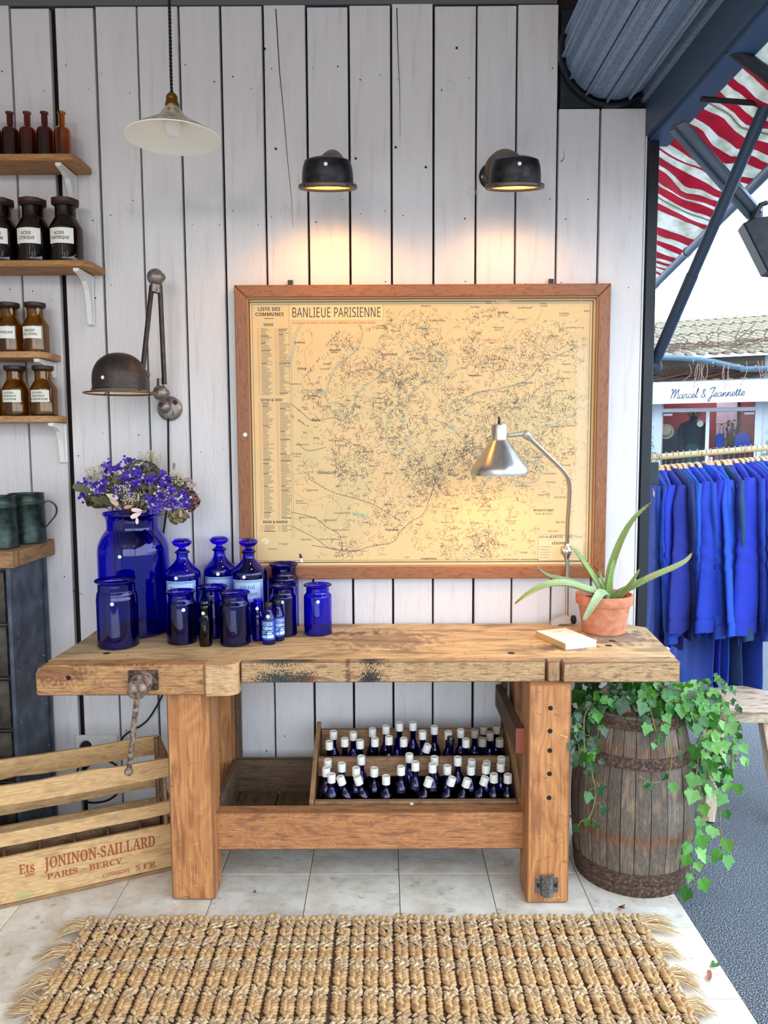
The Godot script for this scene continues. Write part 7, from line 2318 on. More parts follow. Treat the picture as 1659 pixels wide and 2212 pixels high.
	for k in 16:
		var x := r.randf_range(-0.3, 0.8)
		var y := 2.42
		hang.tube(spline([Vector3(x, y + 0.08, 0.5), Vector3(x + r.randfn(0, 0.02), y - 0.05, 0.54), Vector3(x + r.randfn(0, 0.03), y - r.randf_range(0.12, 0.3), 0.57)], 4), 0.0035, 4)
	part(vine, "hanging_twig", hang, mat(Color(0.6, 0.48, 0.44), 0.9), Transform3D(), "stuff")
	# white awning with its name
	var sn := thing("shop_awning", "white canvas shop awning lettered Marcel & Jeannette", "awning", at, yaw)
	var canvas := mat(Color(0.9, 0.92, 0.95), 0.7)
	canvas.backlight_enabled = true
	canvas.backlight = Color(0.3, 0.3, 0.3)
	var pr := [Vector2(0.02, 2.32), Vector2(0.48, 2.262), Vector2(0.505, 2.25), Vector2(0.505, 2.215), Vector2(0.50, 2.21), Vector2(0.512, 2.1), Vector2(0.506, 1.99), Vector2(0.498, 1.99), Vector2(0.496, 2.2), Vector2(0.46, 2.24), Vector2(0.02, 2.29)]
	var cv := M.new()
	cv.xf = Transform3D(Basis(Vector3(0, 0, 1), Vector3(0, 1, 0), Vector3(-1, 0, 0)), Vector3(-2.6, 0, 0))
	cv.prism(PackedVector2Array(pr), 5.2, 0.0)
	part(sn, "canvas", cv, canvas)
	var let := M.new()
	var lx := -0.455
	var s := 0.0535
	var gly := {"M": [[[[0, 1.9], [0.15, 2.3], [0.4, 2.2], [0.35, 1.2], [0.2, 0], [0.4, 1.0], [0.9, 2.2], [1.05, 2.2], [1.0, 1.0], [0.9, 0.1], [1.15, 0.9], [1.6, 2.2], [1.75, 2.0], [1.7, 0.8], [1.85, 0], [2.1, 0.3]]], 2.05],
		"a": [[[[0.85, 0.8], [0.6, 1], [0.2, 0.8], [0.1, 0.3], [0.35, 0], [0.7, 0.3], [0.88, 0.95], [0.83, 0.3], [0.98, 0], [1.2, 0.25]]], 1.12], "r": [[[[0, 0.2], [0.25, 1.05], [0.32, 0.8], [0.6, 1.0], [0.62, 0.7], [0.58, 0.2], [0.72, 0], [0.95, 0.25]]], 0.92],
		"c": [[[[0.78, 0.8], [0.55, 1], [0.25, 0.8], [0.12, 0.35], [0.38, 0], [0.85, 0.3]]], 0.8], "e": [[[[0.0, 0.3], [0.5, 0.5], [0.68, 0.8], [0.5, 1], [0.2, 0.75], [0.15, 0.3], [0.4, 0], [0.85, 0.3]]], 0.84], "l": [[[[0, 0.2], [0.4, 1.5], [0.45, 2.2], [0.3, 2.25], [0.25, 1.6], [0.22, 0.4], [0.4, 0], [0.7, 0.3]]], 0.75],
		"&": [[[[1.15, 0.0], [0.4, 1.3], [0.3, 1.75], [0.55, 2.0], [0.75, 1.65], [0.2, 0.6], [0.25, 0.1], [0.6, 0], [1.1, 0.8]]], 1.25], "J": [[[[0, 1.7], [0.3, 2.2], [1.2, 2.25], [0.95, 2.0], [0.75, 1], [0.5, -0.6], [0.2, -1], [0, -0.7], [0.3, -0.1], [1.1, 0.3]]], 1.1],
		"n": [[[[0, 0.2], [0.2, 1], [0.22, 0.1], [0.35, 0.7], [0.62, 1], [0.72, 0.8], [0.68, 0.2], [0.82, 0], [1.0, 0.25]]], 0.98], "t": [[[[0, 0.2], [0.3, 1.7], [0.22, 0.4], [0.36, 0], [0.62, 0.3]], [[-0.05, 1.15], [0.5, 1.25]]], 0.62]}
	for ch in "Marcel & Jeannette":
		if ch == " ":
			lx += 0.55 * s
			continue
		strokes(let, gly[ch][0], Vector2(lx, 2.052 + (lx + 0.455) * 0.022), s, 0.0052)
		lx += gly[ch][1] * s
	part(sn, "script_lettering", let, mat(Color(0.2, 0.24, 0.3), 0.7), T(0, 0, 0.511))
	var yl := mat(Color(0.88, 0.74, 0.36), 0.8)
	for k in 8: slab(sn, "yellow_stripe", Vector3(-0.80 + 0.17 * k, 2.318, 0.03), Vector3(-0.72 + 0.17 * k, 2.326, 0.09), yl, 0.002)
	# in the window
	var B := Transform3D(Basis.from_euler(Vector3(0, yaw, 0)), at)
	var ma := thing("dressed_dummy", "dark coat and long green skirt on a dummy in the shop window", "dummy", B * Vector3(-0.2, 0.35, -0.42), yaw)
	var coat := mat(Color(0.05, 0.09, 0.15), 0.85)
	var c1 := M.new()
	c1.lathe(spline([Vector2(0.13, 1.08), Vector2(0.12, 1.16), Vector2(0.14, 1.25), Vector2(0.155, 1.36), Vector2(0.13, 1.42), Vector2(0.06, 1.455), Vector2(0.045, 1.5), Vector2(0, 1.505)], 4), 24)
	for k in c1.v.size(): c1.v[k].z *= 0.65
	part(ma, "coat", c1, coat)
	for sx in [-1, 1]:
		var a := M.new()
		a.tube(spline([Vector3(0.13 * sx, 1.39, 0), Vector3(0.17 * sx, 1.28, 0.01), Vector3(0.165 * sx, 1.1, 0.05), Vector3(0.13 * sx, 0.98, 0.09)], 5), 0.042, 12)
		part(ma, "sleeve", a, coat)
	var sk := []
	for i in 9:
		var row := []
		var t := i / 8.0
		for k in 48:
			var a := TAU * k / 48
			var rr := lerpf(0.115, 0.2, t) * (1.0 + 0.06 * t * sin(a * 12.0))
			row.append(Vector3(sin(a) * rr, lerpf(1.1, 0.25, t), cos(a) * rr * 0.75))
		sk.append(row)
	part(ma, "skirt", M.new().sheet(sk, true), mat(Color(0.08, 0.24, 0.24), 0.8))
	var fur := M.new()
	for k in 60:
		var p := Vector3(r.randfn(0.0, 0.045), 1.52 + r.randfn(0.0, 0.02), r.randfn(0.02, 0.03))
		fur.tube([p, p + Vector3(r.randfn(0, 0.02), r.randf_range(0.01, 0.04), r.randfn(0, 0.02))], 0.006, 4)
	part(ma, "fur_collar", fur, mat(Color(0.42, 0.35, 0.28), 0.9), Transform3D(), "stuff")
	var bow := M.new()
	for k in 10: petal(bow, Vector3(0.09, 1.385, 0.105), Vector3(cos(k * 0.63), sin(k * 0.63), 0.3).normalized(), Vector3(0, 0, 1), 0.05, 0.035)
	part(ma, "brooch", bow, mat(Color(0.85, 0.86, 0.85), 0.7))
	var hat := thing("flat_hat", "pale round hat hanging at the left of the shop window", "hat", B * Vector3(-0.56, 1.63, -0.3), yaw)
	var hm := M.new()
	hm.xf = Transform3D(Basis.from_euler(Vector3(PI / 2 - 0.2, 0, 0)), Vector3.ZERO)
	hm.lathe(spline([Vector2(0.11, 0.0), Vector2(0.105, 0.008), Vector2(0.075, 0.012), Vector2(0.07, 0.05), Vector2(0.045, 0.065), Vector2(0, 0.068)], 4), 28)
	part(hat, "felt", hm, mat(Color(0.6, 0.57, 0.5), 0.9))
	var hbm := M.new()
	hbm.xf = hm.xf
	hbm.lathe([Vector2(0.0765, 0.012), Vector2(0.0755, 0.032)], 28)
	part(hat, "hat_band", hbm, mat(Color(0.1, 0.1, 0.12), 0.8))
	var rl := thing("window_rail", "thin gold clothes rail in the right half of the shop window", "rail", B * Vector3(0.3, 1.45, -0.55), yaw)
	var rmm := M.new()
	rmm.tube([Vector3(-0.22, 0.29, 0), Vector3(0.3, 0.29, 0)], 0.006, 8)
	rmm.tube([Vector3(-0.24, -0.06, 0), Vector3(0.27, -0.06, 0)], 0.006, 8)
	for x in [-0.215, 0.262]: rmm.tube([Vector3(x, 0.29, 0), Vector3(x, -1.42, 0)], 0.006, 8)
	part(rl, "rail_tube", rmm, MT.brass)
	for i in 2:
		var j := thing("small_blue_jacket", ["narrow blue jacket hanging on the left of the shop's gold rail", "broad blue jacket hanging on the right of the shop's gold rail"][i], "jacket", B * Vector3([0.14, 0.44][i], 1.50, -0.55), yaw, "blue jackets in the shop window")
		var jm := M.new()
		var w: float = [0.055, 0.10][i]
		jm.xf = T(0, 0, 0.02)
		jm.prism(PackedVector2Array([Vector2(-w, -0.09), Vector2(w, -0.09), Vector2(w, 0.03), Vector2(w * 0.6, 0.09), Vector2(w * 0.2, 0.105), Vector2(-w * 0.2, 0.105), Vector2(-w * 0.6, 0.09), Vector2(-w, 0.03)]), 0.04, 0.008)
		part(j, "cloth", jm, mat(Color(0.05, 0.22, 0.7), 0.8))
		var hk := M.new()
		hk.tube([Vector3(0, 0.1, 0), Vector3(0, 0.2, 0), Vector3(0.012, 0.235, 0)], 0.004, 6)
		part(j, "hanger_hook", hk, MT.brass)
	var dv := thing("dried_branches", "tall bunch of dried branches standing behind the shop window", "branches", B * Vector3(0.27, 0.03, -0.6), yaw)
	var dm := M.new()
	for k in 34:
		var x := r.randfn(0.0, 0.05)
		dm.tube(spline([Vector3(x * 0.4, 0.0, r.randfn(0, 0.02)), Vector3(x, 0.9, r.randfn(0, 0.03)), Vector3(x * 1.4 + r.randfn(0, 0.02), 1.3 + r.randf() * 0.45, r.randfn(0, 0.04))], 3), r.randf_range(0.004, 0.011), 5)
	for k in 40:
		dm.xf = T(r.randfn(0, 0.06), r.randf_range(1.4, 1.75), r.randfn(0, 0.04), r.randf() * 3.0)
		dm.lathe(ball(r.randf_range(0.008, 0.02)), 7)
	part(dv, "branch", dm, mat(Color(0.3, 0.2, 0.12), 0.9), Transform3D(), "stuff")
	# frosted trees either side of the door
	for i in 2:
		var tr := thing("frosted_tree", ["snowy artificial tree with red baubles left of the shop door", "snowy artificial tree with red baubles right of the shop door"][i], "tree", B * Vector3([-0.80, 0.86][i], 0.0, 0.36), yaw, "frosted trees beside the shop door")
		var tm := M.new()
		tm.colored = true
		for k in 380:
			var y := r.randf_range(0.25, 1.80)
			var rad := 0.36 * (1.9 - y) / 1.6 + 0.05
			var a := r.randf() * TAU
			var p0 := Vector3(0, y, 0)
			var p1 := Vector3(sin(a) * rad, y - 0.06 + r.randfn(0, 0.02), cos(a) * rad)
			tm.col = Color(0.22, 0.32, 0.30).lerp(Color(0.80, 0.84, 0.87), r.randf_range(0.25, 1.0)).srgb_to_linear()
			tm.tube([p0.lerp(p1, 0.3), p1], [0.006, 0.016], 5)
			for j in 3: tm.tube([p0.lerp(p1, 0.5 + 0.2 * j), p0.lerp(p1, 0.6 + 0.2 * j) + Vector3(r.randfn(0, 0.035), r.randfn(0, 0.03), r.randfn(0, 0.035))], [0.009, 0.005], 4)
		var fm := mat(Color(1, 1, 1), 0.8)
		fm.vertex_color_use_as_albedo = true
		part(tr, "frosted_branch", tm, fm, Transform3D(), "stuff")
		var tk := M.new()
		tk.tube([Vector3(0, 0, 0), Vector3(0, 1.8, 0)], [0.025, 0.006], 8)
		part(tr, "trunk", tk, mat(Color(0.3, 0.24, 0.2), 0.9))
		for b in ([[0.02, 1.30, 0.17], [-0.06, 1.10, 0.2], [0.05, 1.02, 0.2], [0.0, 1.24, 0.18]] if i == 0 else [[-0.10, 1.46, 0.13], [0.0, 1.26, 0.17], [-0.12, 1.06, 0.19], [0.03, 1.5, 0.1]]):
			var bm := M.new()
			bm.xf = T(b[0], b[1], b[2])
			bm.lathe(ball(0.021), 16)
			bm.lathe([Vector2(0.006, 0.019), Vector2(0.006, 0.026), Vector2(0, 0.027)], 8)
			part(tr, "red_bauble", bm, mat(Color(0.75, 0.04, 0.06), 0.2))

# ---------------------------------------------------------------- ivy
func ivy_leaf(seed_: int) -> ArrayMesh:
	var r := RandomNumberGenerator.new()
	r.seed = seed_
	var half := [[0.0, 0.03], [0.14, -0.12], [0.34, -0.06], [0.40, 0.02], [0.40, 0.14], [0.50, 0.23], [0.60, 0.38], [0.50, 0.46], [0.37, 0.52], [0.28, 0.68], [0.13, 0.86], [0.0, 1.04]]
	var m := M.new()
	var c := m.vert(Vector3(0, 0.0, 0.0), Vector3(0, 0, 1))
	var bend := r.randf_range(0.1, 0.35)
	for s in [-1.0, 1.0]:
		var pts := []
		for i in half.size():
			var p: Array = half[i]
			var x: float = p[0] * s * r.randf_range(0.9, 1.1)
			var y: float = p[1] * r.randf_range(0.95, 1.05)
			pts.append(Vector3(x, y, 0.22 * absf(x) * absf(x) * 2.0 - bend * y * y * 0.6 + r.randf_range(-0.02, 0.02)))
		var mid := [Vector3(0, 0.03, 0), Vector3(0, 0.25, -bend * 0.04 - 0.03), Vector3(0, 0.5, -bend * 0.15 - 0.03), Vector3(0, 0.8, -bend * 0.38 - 0.015), Vector3(0, 1.04, -bend * 0.65)]
		var tris := [[mid[0], pts[1], pts[2]], [mid[0], pts[2], mid[1]], [mid[1], pts[2], pts[3]], [mid[1], pts[3], pts[4]], [mid[1], pts[4], pts[5]], [mid[1], pts[5], mid[2]], [pts[5], pts[6], pts[7]], [pts[5], pts[7], mid[2]], [mid[2], pts[7], pts[8]], [mid[2], pts[8], pts[9]], [mid[2], pts[9], mid[3]], [mid[3], pts[9], pts[10]], [mid[3], pts[10], mid[4]]]
		for t in tris:
			var n: Vector3 = ((t[1] - t[0]) as Vector3).cross(t[2] - t[0]).normalized()
			if n.z < 0: n = -n
			n = (n + Vector3(0, 0, 0.6)).normalized()
			m.tri(m.vert(t[0], n, Vector2(t[0].x, t[0].y)), m.vert(t[1], n, Vector2(t[1].x, t[1].y)), m.vert(t[2], n, Vector2(t[2].x, t[2].y)))
	return m.mesh()

func ivy() -> void:
	var r := RandomNumberGenerator.new()
	r.seed = 71
	var o := thing("potted_ivy", "trailing green ivy in a terracotta pot set into the barrel top", "plant", Vector3(0.865, 0.4895, 0.36))
	var q := -o.position
	flower_pot(o, 0.112, 0.145, 0.08)
	var stem := mat(Color(0.45, 0.42, 0.24), 0.8)
	var greens := []
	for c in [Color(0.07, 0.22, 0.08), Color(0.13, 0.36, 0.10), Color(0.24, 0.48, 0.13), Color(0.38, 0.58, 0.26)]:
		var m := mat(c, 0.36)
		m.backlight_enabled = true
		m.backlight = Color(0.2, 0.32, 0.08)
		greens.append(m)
	var shapes := []
	for k in 5: shapes.append(ivy_leaf(300 + k))
	var leaf := func(p: Vector3, face: Vector3, down: Vector3, s: float, g: int) -> void:
		var z := face.normalized()
		var y := (down - z * down.dot(z)).normalized()
		var x := y.cross(z)
		part(o, "leaf", shapes[r.randi() % 5], greens[g], Transform3D(Basis(x, y, z).scaled_local(Vector3(s, s, s)), p + q))
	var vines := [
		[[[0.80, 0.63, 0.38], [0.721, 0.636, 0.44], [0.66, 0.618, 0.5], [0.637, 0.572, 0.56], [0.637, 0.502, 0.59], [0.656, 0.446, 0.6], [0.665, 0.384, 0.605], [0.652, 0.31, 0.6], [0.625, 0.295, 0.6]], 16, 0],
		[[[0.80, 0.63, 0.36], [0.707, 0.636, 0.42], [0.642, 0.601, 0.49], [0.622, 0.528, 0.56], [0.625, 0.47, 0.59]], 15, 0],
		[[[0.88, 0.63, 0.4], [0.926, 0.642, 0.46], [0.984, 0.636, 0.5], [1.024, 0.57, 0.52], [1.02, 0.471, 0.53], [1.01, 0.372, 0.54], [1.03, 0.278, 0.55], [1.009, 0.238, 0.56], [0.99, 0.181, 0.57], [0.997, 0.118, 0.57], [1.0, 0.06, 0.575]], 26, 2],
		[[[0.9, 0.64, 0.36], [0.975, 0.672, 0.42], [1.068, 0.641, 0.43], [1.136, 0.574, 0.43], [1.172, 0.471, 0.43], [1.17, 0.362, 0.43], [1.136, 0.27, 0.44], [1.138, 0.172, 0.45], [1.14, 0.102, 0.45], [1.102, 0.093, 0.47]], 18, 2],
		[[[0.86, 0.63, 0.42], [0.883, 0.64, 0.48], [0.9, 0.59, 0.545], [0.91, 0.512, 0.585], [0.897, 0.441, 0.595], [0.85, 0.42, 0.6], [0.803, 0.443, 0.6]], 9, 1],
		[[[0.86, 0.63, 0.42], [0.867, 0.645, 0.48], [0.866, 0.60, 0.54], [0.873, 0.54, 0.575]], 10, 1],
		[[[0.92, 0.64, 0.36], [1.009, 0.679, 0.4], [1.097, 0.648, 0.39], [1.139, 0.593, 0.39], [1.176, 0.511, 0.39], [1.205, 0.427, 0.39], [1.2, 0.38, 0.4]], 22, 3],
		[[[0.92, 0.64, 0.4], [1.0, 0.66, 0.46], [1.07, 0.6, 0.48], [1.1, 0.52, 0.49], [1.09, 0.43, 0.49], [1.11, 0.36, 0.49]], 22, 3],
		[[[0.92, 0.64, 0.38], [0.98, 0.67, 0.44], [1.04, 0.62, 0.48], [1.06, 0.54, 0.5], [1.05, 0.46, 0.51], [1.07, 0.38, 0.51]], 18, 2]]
	for v in vines:
		var raw := []
		for p in v[0]: raw.append(Vector3(p[0], p[1], p[2]))
		var pts := spline(raw, 6)
		var loc := []
		for p in pts: loc.append(p + q)
		var m := M.new()
		m.tube(loc, 0.0022, 6)
		var n: int = v[1]
		for k in n:
			var t := (k + 0.6 + r.randf_range(-0.3, 0.3)) / n
			var i := clampi(int(t * (pts.size() - 1)), 4, pts.size() - 2)
			var p: Vector3 = pts[i]
			var d: Vector3 = (pts[i + 1] - pts[i]).normalized()
			var out := Vector3(r.randfn(0.0, 0.6), r.randf_range(0.1, 0.7), r.randf_range(0.5, 1.2)).normalized()
			var sd := (1 if k % 2 == 0 else -1)
			var off := Vector3(sd * r.randf_range(0.006, 0.026), r.randf_range(-0.012, 0.012), r.randf_range(0.006, 0.028))
			m.tube([p + q, p + q + off * 0.6 + Vector3(0, 0.006, 0), p + q + off], 0.0011, 4, false)
			var small := 1.0 - 0.45 * t if v[2] != 2 else 1.0 - 0.15 * t
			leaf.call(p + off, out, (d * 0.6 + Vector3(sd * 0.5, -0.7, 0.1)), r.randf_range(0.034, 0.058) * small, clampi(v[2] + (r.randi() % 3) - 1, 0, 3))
		part(o, "vine", m, stem)
	# the bushy head under the bench end
	for k in 132:
		var a := r.randf() * TAU
		var rad := sqrt(r.randf())
		var x := 0.885 + cos(a) * rad * 0.25
		var z := 0.37 + sin(a) * rad * 0.16
		var y := 0.605 + r.randf() * 0.085 - 0.05 * rad * rad
		if x < 0.61: x = 0.61 + r.randf() * 0.05
		if z > 0.44 and x > 0.70 and x < 0.84 and y < 0.645: y = 0.655
		var out := Vector3(cos(a) * 0.5, 0.65, 0.75 + sin(a) * 0.3).normalized()
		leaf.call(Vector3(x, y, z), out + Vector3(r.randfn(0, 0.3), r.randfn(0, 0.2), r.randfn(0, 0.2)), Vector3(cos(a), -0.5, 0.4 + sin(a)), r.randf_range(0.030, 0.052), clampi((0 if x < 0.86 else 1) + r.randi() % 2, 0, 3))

	# the many smaller leaves between them
	for g in 2:
		var sm := M.new()
		for k in 130:
			var t := r.randf()
			var c := Vector3(0.66 + 0.52 * t, 0.60 + r.randf() * 0.085, 0.38 + r.randf_range(-0.08, 0.13))
			if k % 3 == 0: c = Vector3(r.randf_range(0.97, 1.19), r.randf_range(0.36, 0.64), r.randf_range(0.40, 0.50))
			elif k % 7 == 1: c = Vector3(r.randf_range(0.61, 0.70), r.randf_range(0.46, 0.63), r.randf_range(0.50, 0.58))
			if c.z > 0.44 and c.x > 0.70 and c.x < 0.84 and c.y < 0.65: c.y = 0.655
			var z := Vector3(r.randfn(0, 0.6), r.randf_range(0.1, 0.9), r.randf_range(0.5, 1.2)).normalized()
			var y := Vector3(r.randfn(0, 0.8), -0.7, 0.2)
			y = (y - z * y.dot(z)).normalized()
			var s := r.randf_range(0.018, 0.034)
			sm.xf = Transform3D(Basis(y.cross(z), y, z).scaled_local(Vector3(s, s, s)), c + q)
			var ar: Array = (shapes[k % 5] as ArrayMesh).surface_get_arrays(0)
			var b0 := sm.v.size()
			for i in ar[Mesh.ARRAY_VERTEX].size(): sm.vert(ar[Mesh.ARRAY_VERTEX][i], ar[Mesh.ARRAY_NORMAL][i])
			for i in ar[Mesh.ARRAY_INDEX]: sm.ix.push_back(b0 + i)
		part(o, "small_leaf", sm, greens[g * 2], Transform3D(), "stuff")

# ---------------------------------------------------------------- clothes
func clothes() -> void:
	var r := RandomNumberGenerator.new()
	r.seed = 81
	var rail_y := func(x: float) -> float: return 1.4215 + (x - 1.152) * 0.0806
	var zr := -0.5
	var rail := thing("clothes_rail", "pale bamboo clothes rail hung with blue jackets outside the shop", "rail", Vector3(1.0, 0, zr))
	var rm := M.new()
	rm.tube([Vector3(-0.02, rail_y.call(0.98), 0), Vector3(1.5, rail_y.call(2.5), 0)], 0.0135, 14)
	part(rail, "bamboo_pole", rm, mat(Color(0.78, 0.7, 0.52), 0.55))
	for k in 8:
		var x := 1.04 + 0.19 * k
		var b := M.new()
		b.tube([Vector3(x - 0.003 - 1.0, rail_y.call(x - 0.003), 0), Vector3(x + 0.003 - 1.0, rail_y.call(x + 0.003), 0)], 0.0152, 14)
		part(rail, "bamboo_node", b, mat(Color(0.66, 0.56, 0.4), 0.6))
	for x in [0.04, 1.42]:
		for s in [-1, 1]:
			var lg := M.new()
			lg.tube([Vector3(x, rail_y.call(1.0 + x) - 0.01, 0.01 * s), Vector3(x, 0.0, 0.28 * s)], 0.014, 10)
			part(rail, "leg", lg, mat(Color(0.7, 0.62, 0.46), 0.55))
	var hooks := [1394, 1405, 1415, 1425, 1436, 1449, 1461, 1473, 1487, 1503, 1520, 1531, 1545, 1558, 1570, 1583, 1595, 1606, 1617, 1629, 1641, 1653]
	var pal := [Color(0.04, 0.24, 0.68), Color(0.04, 0.28, 0.78), Color(0.05, 0.20, 0.48), Color(0.06, 0.20, 0.84), Color(0.08, 0.16, 0.64), Color(0.10, 0.18, 0.5), Color(0.03, 0.26, 0.62), Color(0.03, 0.36, 0.88), Color(0.06, 0.24, 0.82), Color(0.05, 0.30, 0.80), Color(0.03, 0.34, 0.90), Color(0.07, 0.17, 0.84), Color(0.03, 0.30, 0.84), Color(0.10, 0.29, 0.5), Color(0.11, 0.18, 0.66), Color(0.07, 0.2, 0.82), Color(0.06, 0.25, 0.76), Color(0.09, 0.12, 0.80), Color(0.04, 0.24, 0.7), Color(0.04, 0.33, 0.86), Color(0.07, 0.2, 0.76), Color(0.04, 0.28, 0.8)]
	var look := ["bright blue", "royal blue", "dark navy blue", "violet blue", "indigo", "faded indigo", "deep blue", "vivid azure", "cobalt blue", "mid blue", "bright azure", "purple blue", "strong blue", "grey blue denim", "dull violet", "blue violet", "plain blue", "purple", "workwear blue", "clear blue", "ink blue", "light royal blue"]
	var wood_h := mat(Color(0.76, 0.6, 0.42), 0.5)
	var weave := ntex(83, 0.25, [], 256, 256, 3)
	for i in hooks.size():
		var x: float = (hooks[i] - 829.0) / 480.5
		var y: float = rail_y.call(x)
		# hanger
		var h := thing("wooden_hanger", "wooden hanger holding the %s jacket on the bamboo rail" % look[i], "hanger", Vector3(x, y - 0.07, zr), PI / 2 + r.randf_range(-0.16, 0.16), "wooden hangers on the bamboo rail")
		var hk := M.new()
		hk.tube(spline([Vector3(0, 0.0, 0), Vector3(0, 0.045, 0), Vector3(-0.006, 0.062, 0.0), Vector3(-0.013, 0.072, 0), Vector3(-0.010, 0.086, 0), Vector3(0.004, 0.088, 0), Vector3(0.013, 0.078, 0)], 4), 0.0016, 6)
		part(h, "hook", hk, MT.galv)
		var hb := M.new()
		hb.xf = T(0, 0, 0.009)
		hb.prism(PackedVector2Array([Vector2(-0.184, -0.09), Vector2(-0.178, -0.105), Vector2(-0.10, -0.06), Vector2(-0.03, -0.030), Vector2(0.03, -0.030), Vector2(0.10, -0.06), Vector2(0.178, -0.105), Vector2(0.184, -0.09), Vector2(0.11, -0.034), Vector2(0.05, 0.006), Vector2(0.025, 0.026), Vector2(0, 0.034), Vector2(-0.025, 0.026), Vector2(-0.05, 0.004), Vector2(-0.11, -0.034)]), 0.018, 0.005)
		part(h, "shoulders", hb, wood_h)
		# jacket: body and two sleeves, hanging across the rail
		var long := i in [9, 11, 12, 13, 16]
		var body_len: float = r.randf_range(0.70, 0.76) if not long else [1.0, 0.97, 0.99, 0.96, 0.98][[9, 11, 12, 13, 16].find(i)]
		var j := thing("work_jacket", ("long %s work coat" if long else "%s work jacket") % look[i] + " on a wooden hanger on the bamboo rail", "jacket", Vector3(x, y - 0.062 + r.randf_range(-0.006, 0.004), zr), h.rotation.y, "blue work jackets on the bamboo rail")
		var cm := mat((pal[i] as Color).darkened(0.24), 0.85)
		cm.rim_enabled = true
		cm.rim = 0.25
		bump(cm, weave, 0.05)
		cm.uv1_scale = Vector3(10, 10, 1)
		var wv := noise(400 + i, 1.0, 2)
		var rows := []
		var nr := 22
		for a in nr + 1:
			var t := float(a) / nr
			var yy := lerpf(0.006, -body_len, t)
			var row := []
			# shoulder line that covers the hanger, then straight sides
			var sh := clampf((0.006 - yy) / 0.085, 0.0, 1.0)
			var hw := lerpf(0.05, 0.212, pow(sh, 0.75)) + 0.02 * clampf((t - 0.2) / 0.8, 0, 1)
			var th := lerpf(0.016, 0.013, sh) + 0.005 * t
			for k in 32:
				var an := TAU * k / 32
				var cx := cos(an)
				var sz := sin(an)
				var f := 0.006 * t * sin(cx * 11.0 + i * 2.0 + wv.get_noise_2d(cx * 1.5, t) * 3.0) + 0.005 * wv.get_noise_2d(cx * 3.0 + 7.0, t * 3.0)
				row.append(Vector3(cx * hw, yy + 0.012 * sh * (0.0 if t > 0.5 else 1.0) * (1.0 - absf(cx)), sz * (th + 0.004 * (1.0 - absf(cx))) + f))
			rows.append(row)
		part(j, "body", M.new().sheet(rows, true), cm)
		var slen := r.randf_range(0.60, 0.67)
		var fore := i % 2 == 1 or i in [8, 12, 16]
		var big := i in [4, 8, 10, 15, 19]
		for s in [-1.0, 1.0]:
			var g := []
			var ph := r.randf() * 6.0
			var sway := r.randf_range(0.065, 0.085) if big else r.randf_range(0.02, 0.05) if fore else r.randf_range(-0.02, 0.0)
			var turn := 0.9 if big else (0.6 if fore else 0.35)
			for a in 31:
				var t := a / 30.0
				var row := []
				var c := Vector3(s * (0.176 + 0.05 * t + sway * t), -0.052 - slen * t, 0.014 * sin(t * 2.2 + ph) * t - (0.035 * t * t if big else 0.0))
				var open := clampf(t * 7.0, 0.0, 1.0)
				var w := lerpf(0.074, 0.086 if big else 0.060, t) * (0.4 + 0.6 * open)
				var d := (0.026 if fore else 0.017) * (0.55 + 0.45 * open)
				if t > 0.9:
					w *= 0.92
					d *= 0.9
				for k in 26:
					var an := TAU * k / 26
					# long hanging folds, with a few creases at the elbow
					var f := 0.0045 * sin(an * 3.0 + ph + t * 1.5) + 0.007 * wv.get_noise_2d(an * 0.9 + s * 9.0, t * 2.0) + 0.005 * exp(-pow((t - 0.5) / 0.14, 2.0)) * sin(t * 60.0 + an * 1.5)
					f *= open * (1.0 if t < 0.9 else 0.3)
					var px := cos(an) * (w + f)
					var pz := sin(an) * (d + f * 0.8)
					row.append(c + Vector3(px * cos(turn) + pz * sin(turn) * s, 0.004 * sin(an * 3.0) * t, -px * sin(turn) * s + pz * cos(turn)))
				g.append(row)
			var sm := part(j, "sleeve", M.new().sheet(g, true), cm)
			var cuff := []
			var e: Array = g[30]
			var ec := Vector3(s * (0.226 + sway), -0.052 - slen, 0.014 * sin(2.2 + ph) - (0.035 if big else 0.0))
			for a in 4:
				var row := []
				for k in 26: row.append(ec + (e[k] - ec) * [1.02, 1.06, 1.06, 1.0][a] + Vector3(0, [0.05, 0.048, -0.002, -0.004][a], 0))
				cuff.append(row)
			var cf := part(j, "cuff", M.new().sheet(cuff, true), cm)
			if i in [8, 12, 15]:
				var bt := M.new()
				bt.xf = Transform3D(Basis.from_euler(Vector3(PI / 2, 0, 0)), ec + Vector3(0, 0.022, 0.026))
				bt.lathe([Vector2(0, 0), Vector2(0.008, 0.0), Vector2(0.008, 0.003), Vector2(0, 0.0035)], 14)
				part(cf, "button", bt, mat(Color(0.05, 0.12, 0.5), 0.4))
		var col := []
		for a in 4:
			var row := []
			for k in 26:
				var an := TAU * k / 26
				row.append(Vector3(cos(an) * ([0.058, 0.066, 0.072, 0.085][a]), [0.012, 0.020, 0.0, -0.03][a] - 0.02 * absf(cos(an)), sin(an) * [0.021, 0.024, 0.027, 0.03][a]))
			col.append(row)
		part(j, "collar", M.new().sheet(col, true), cm)

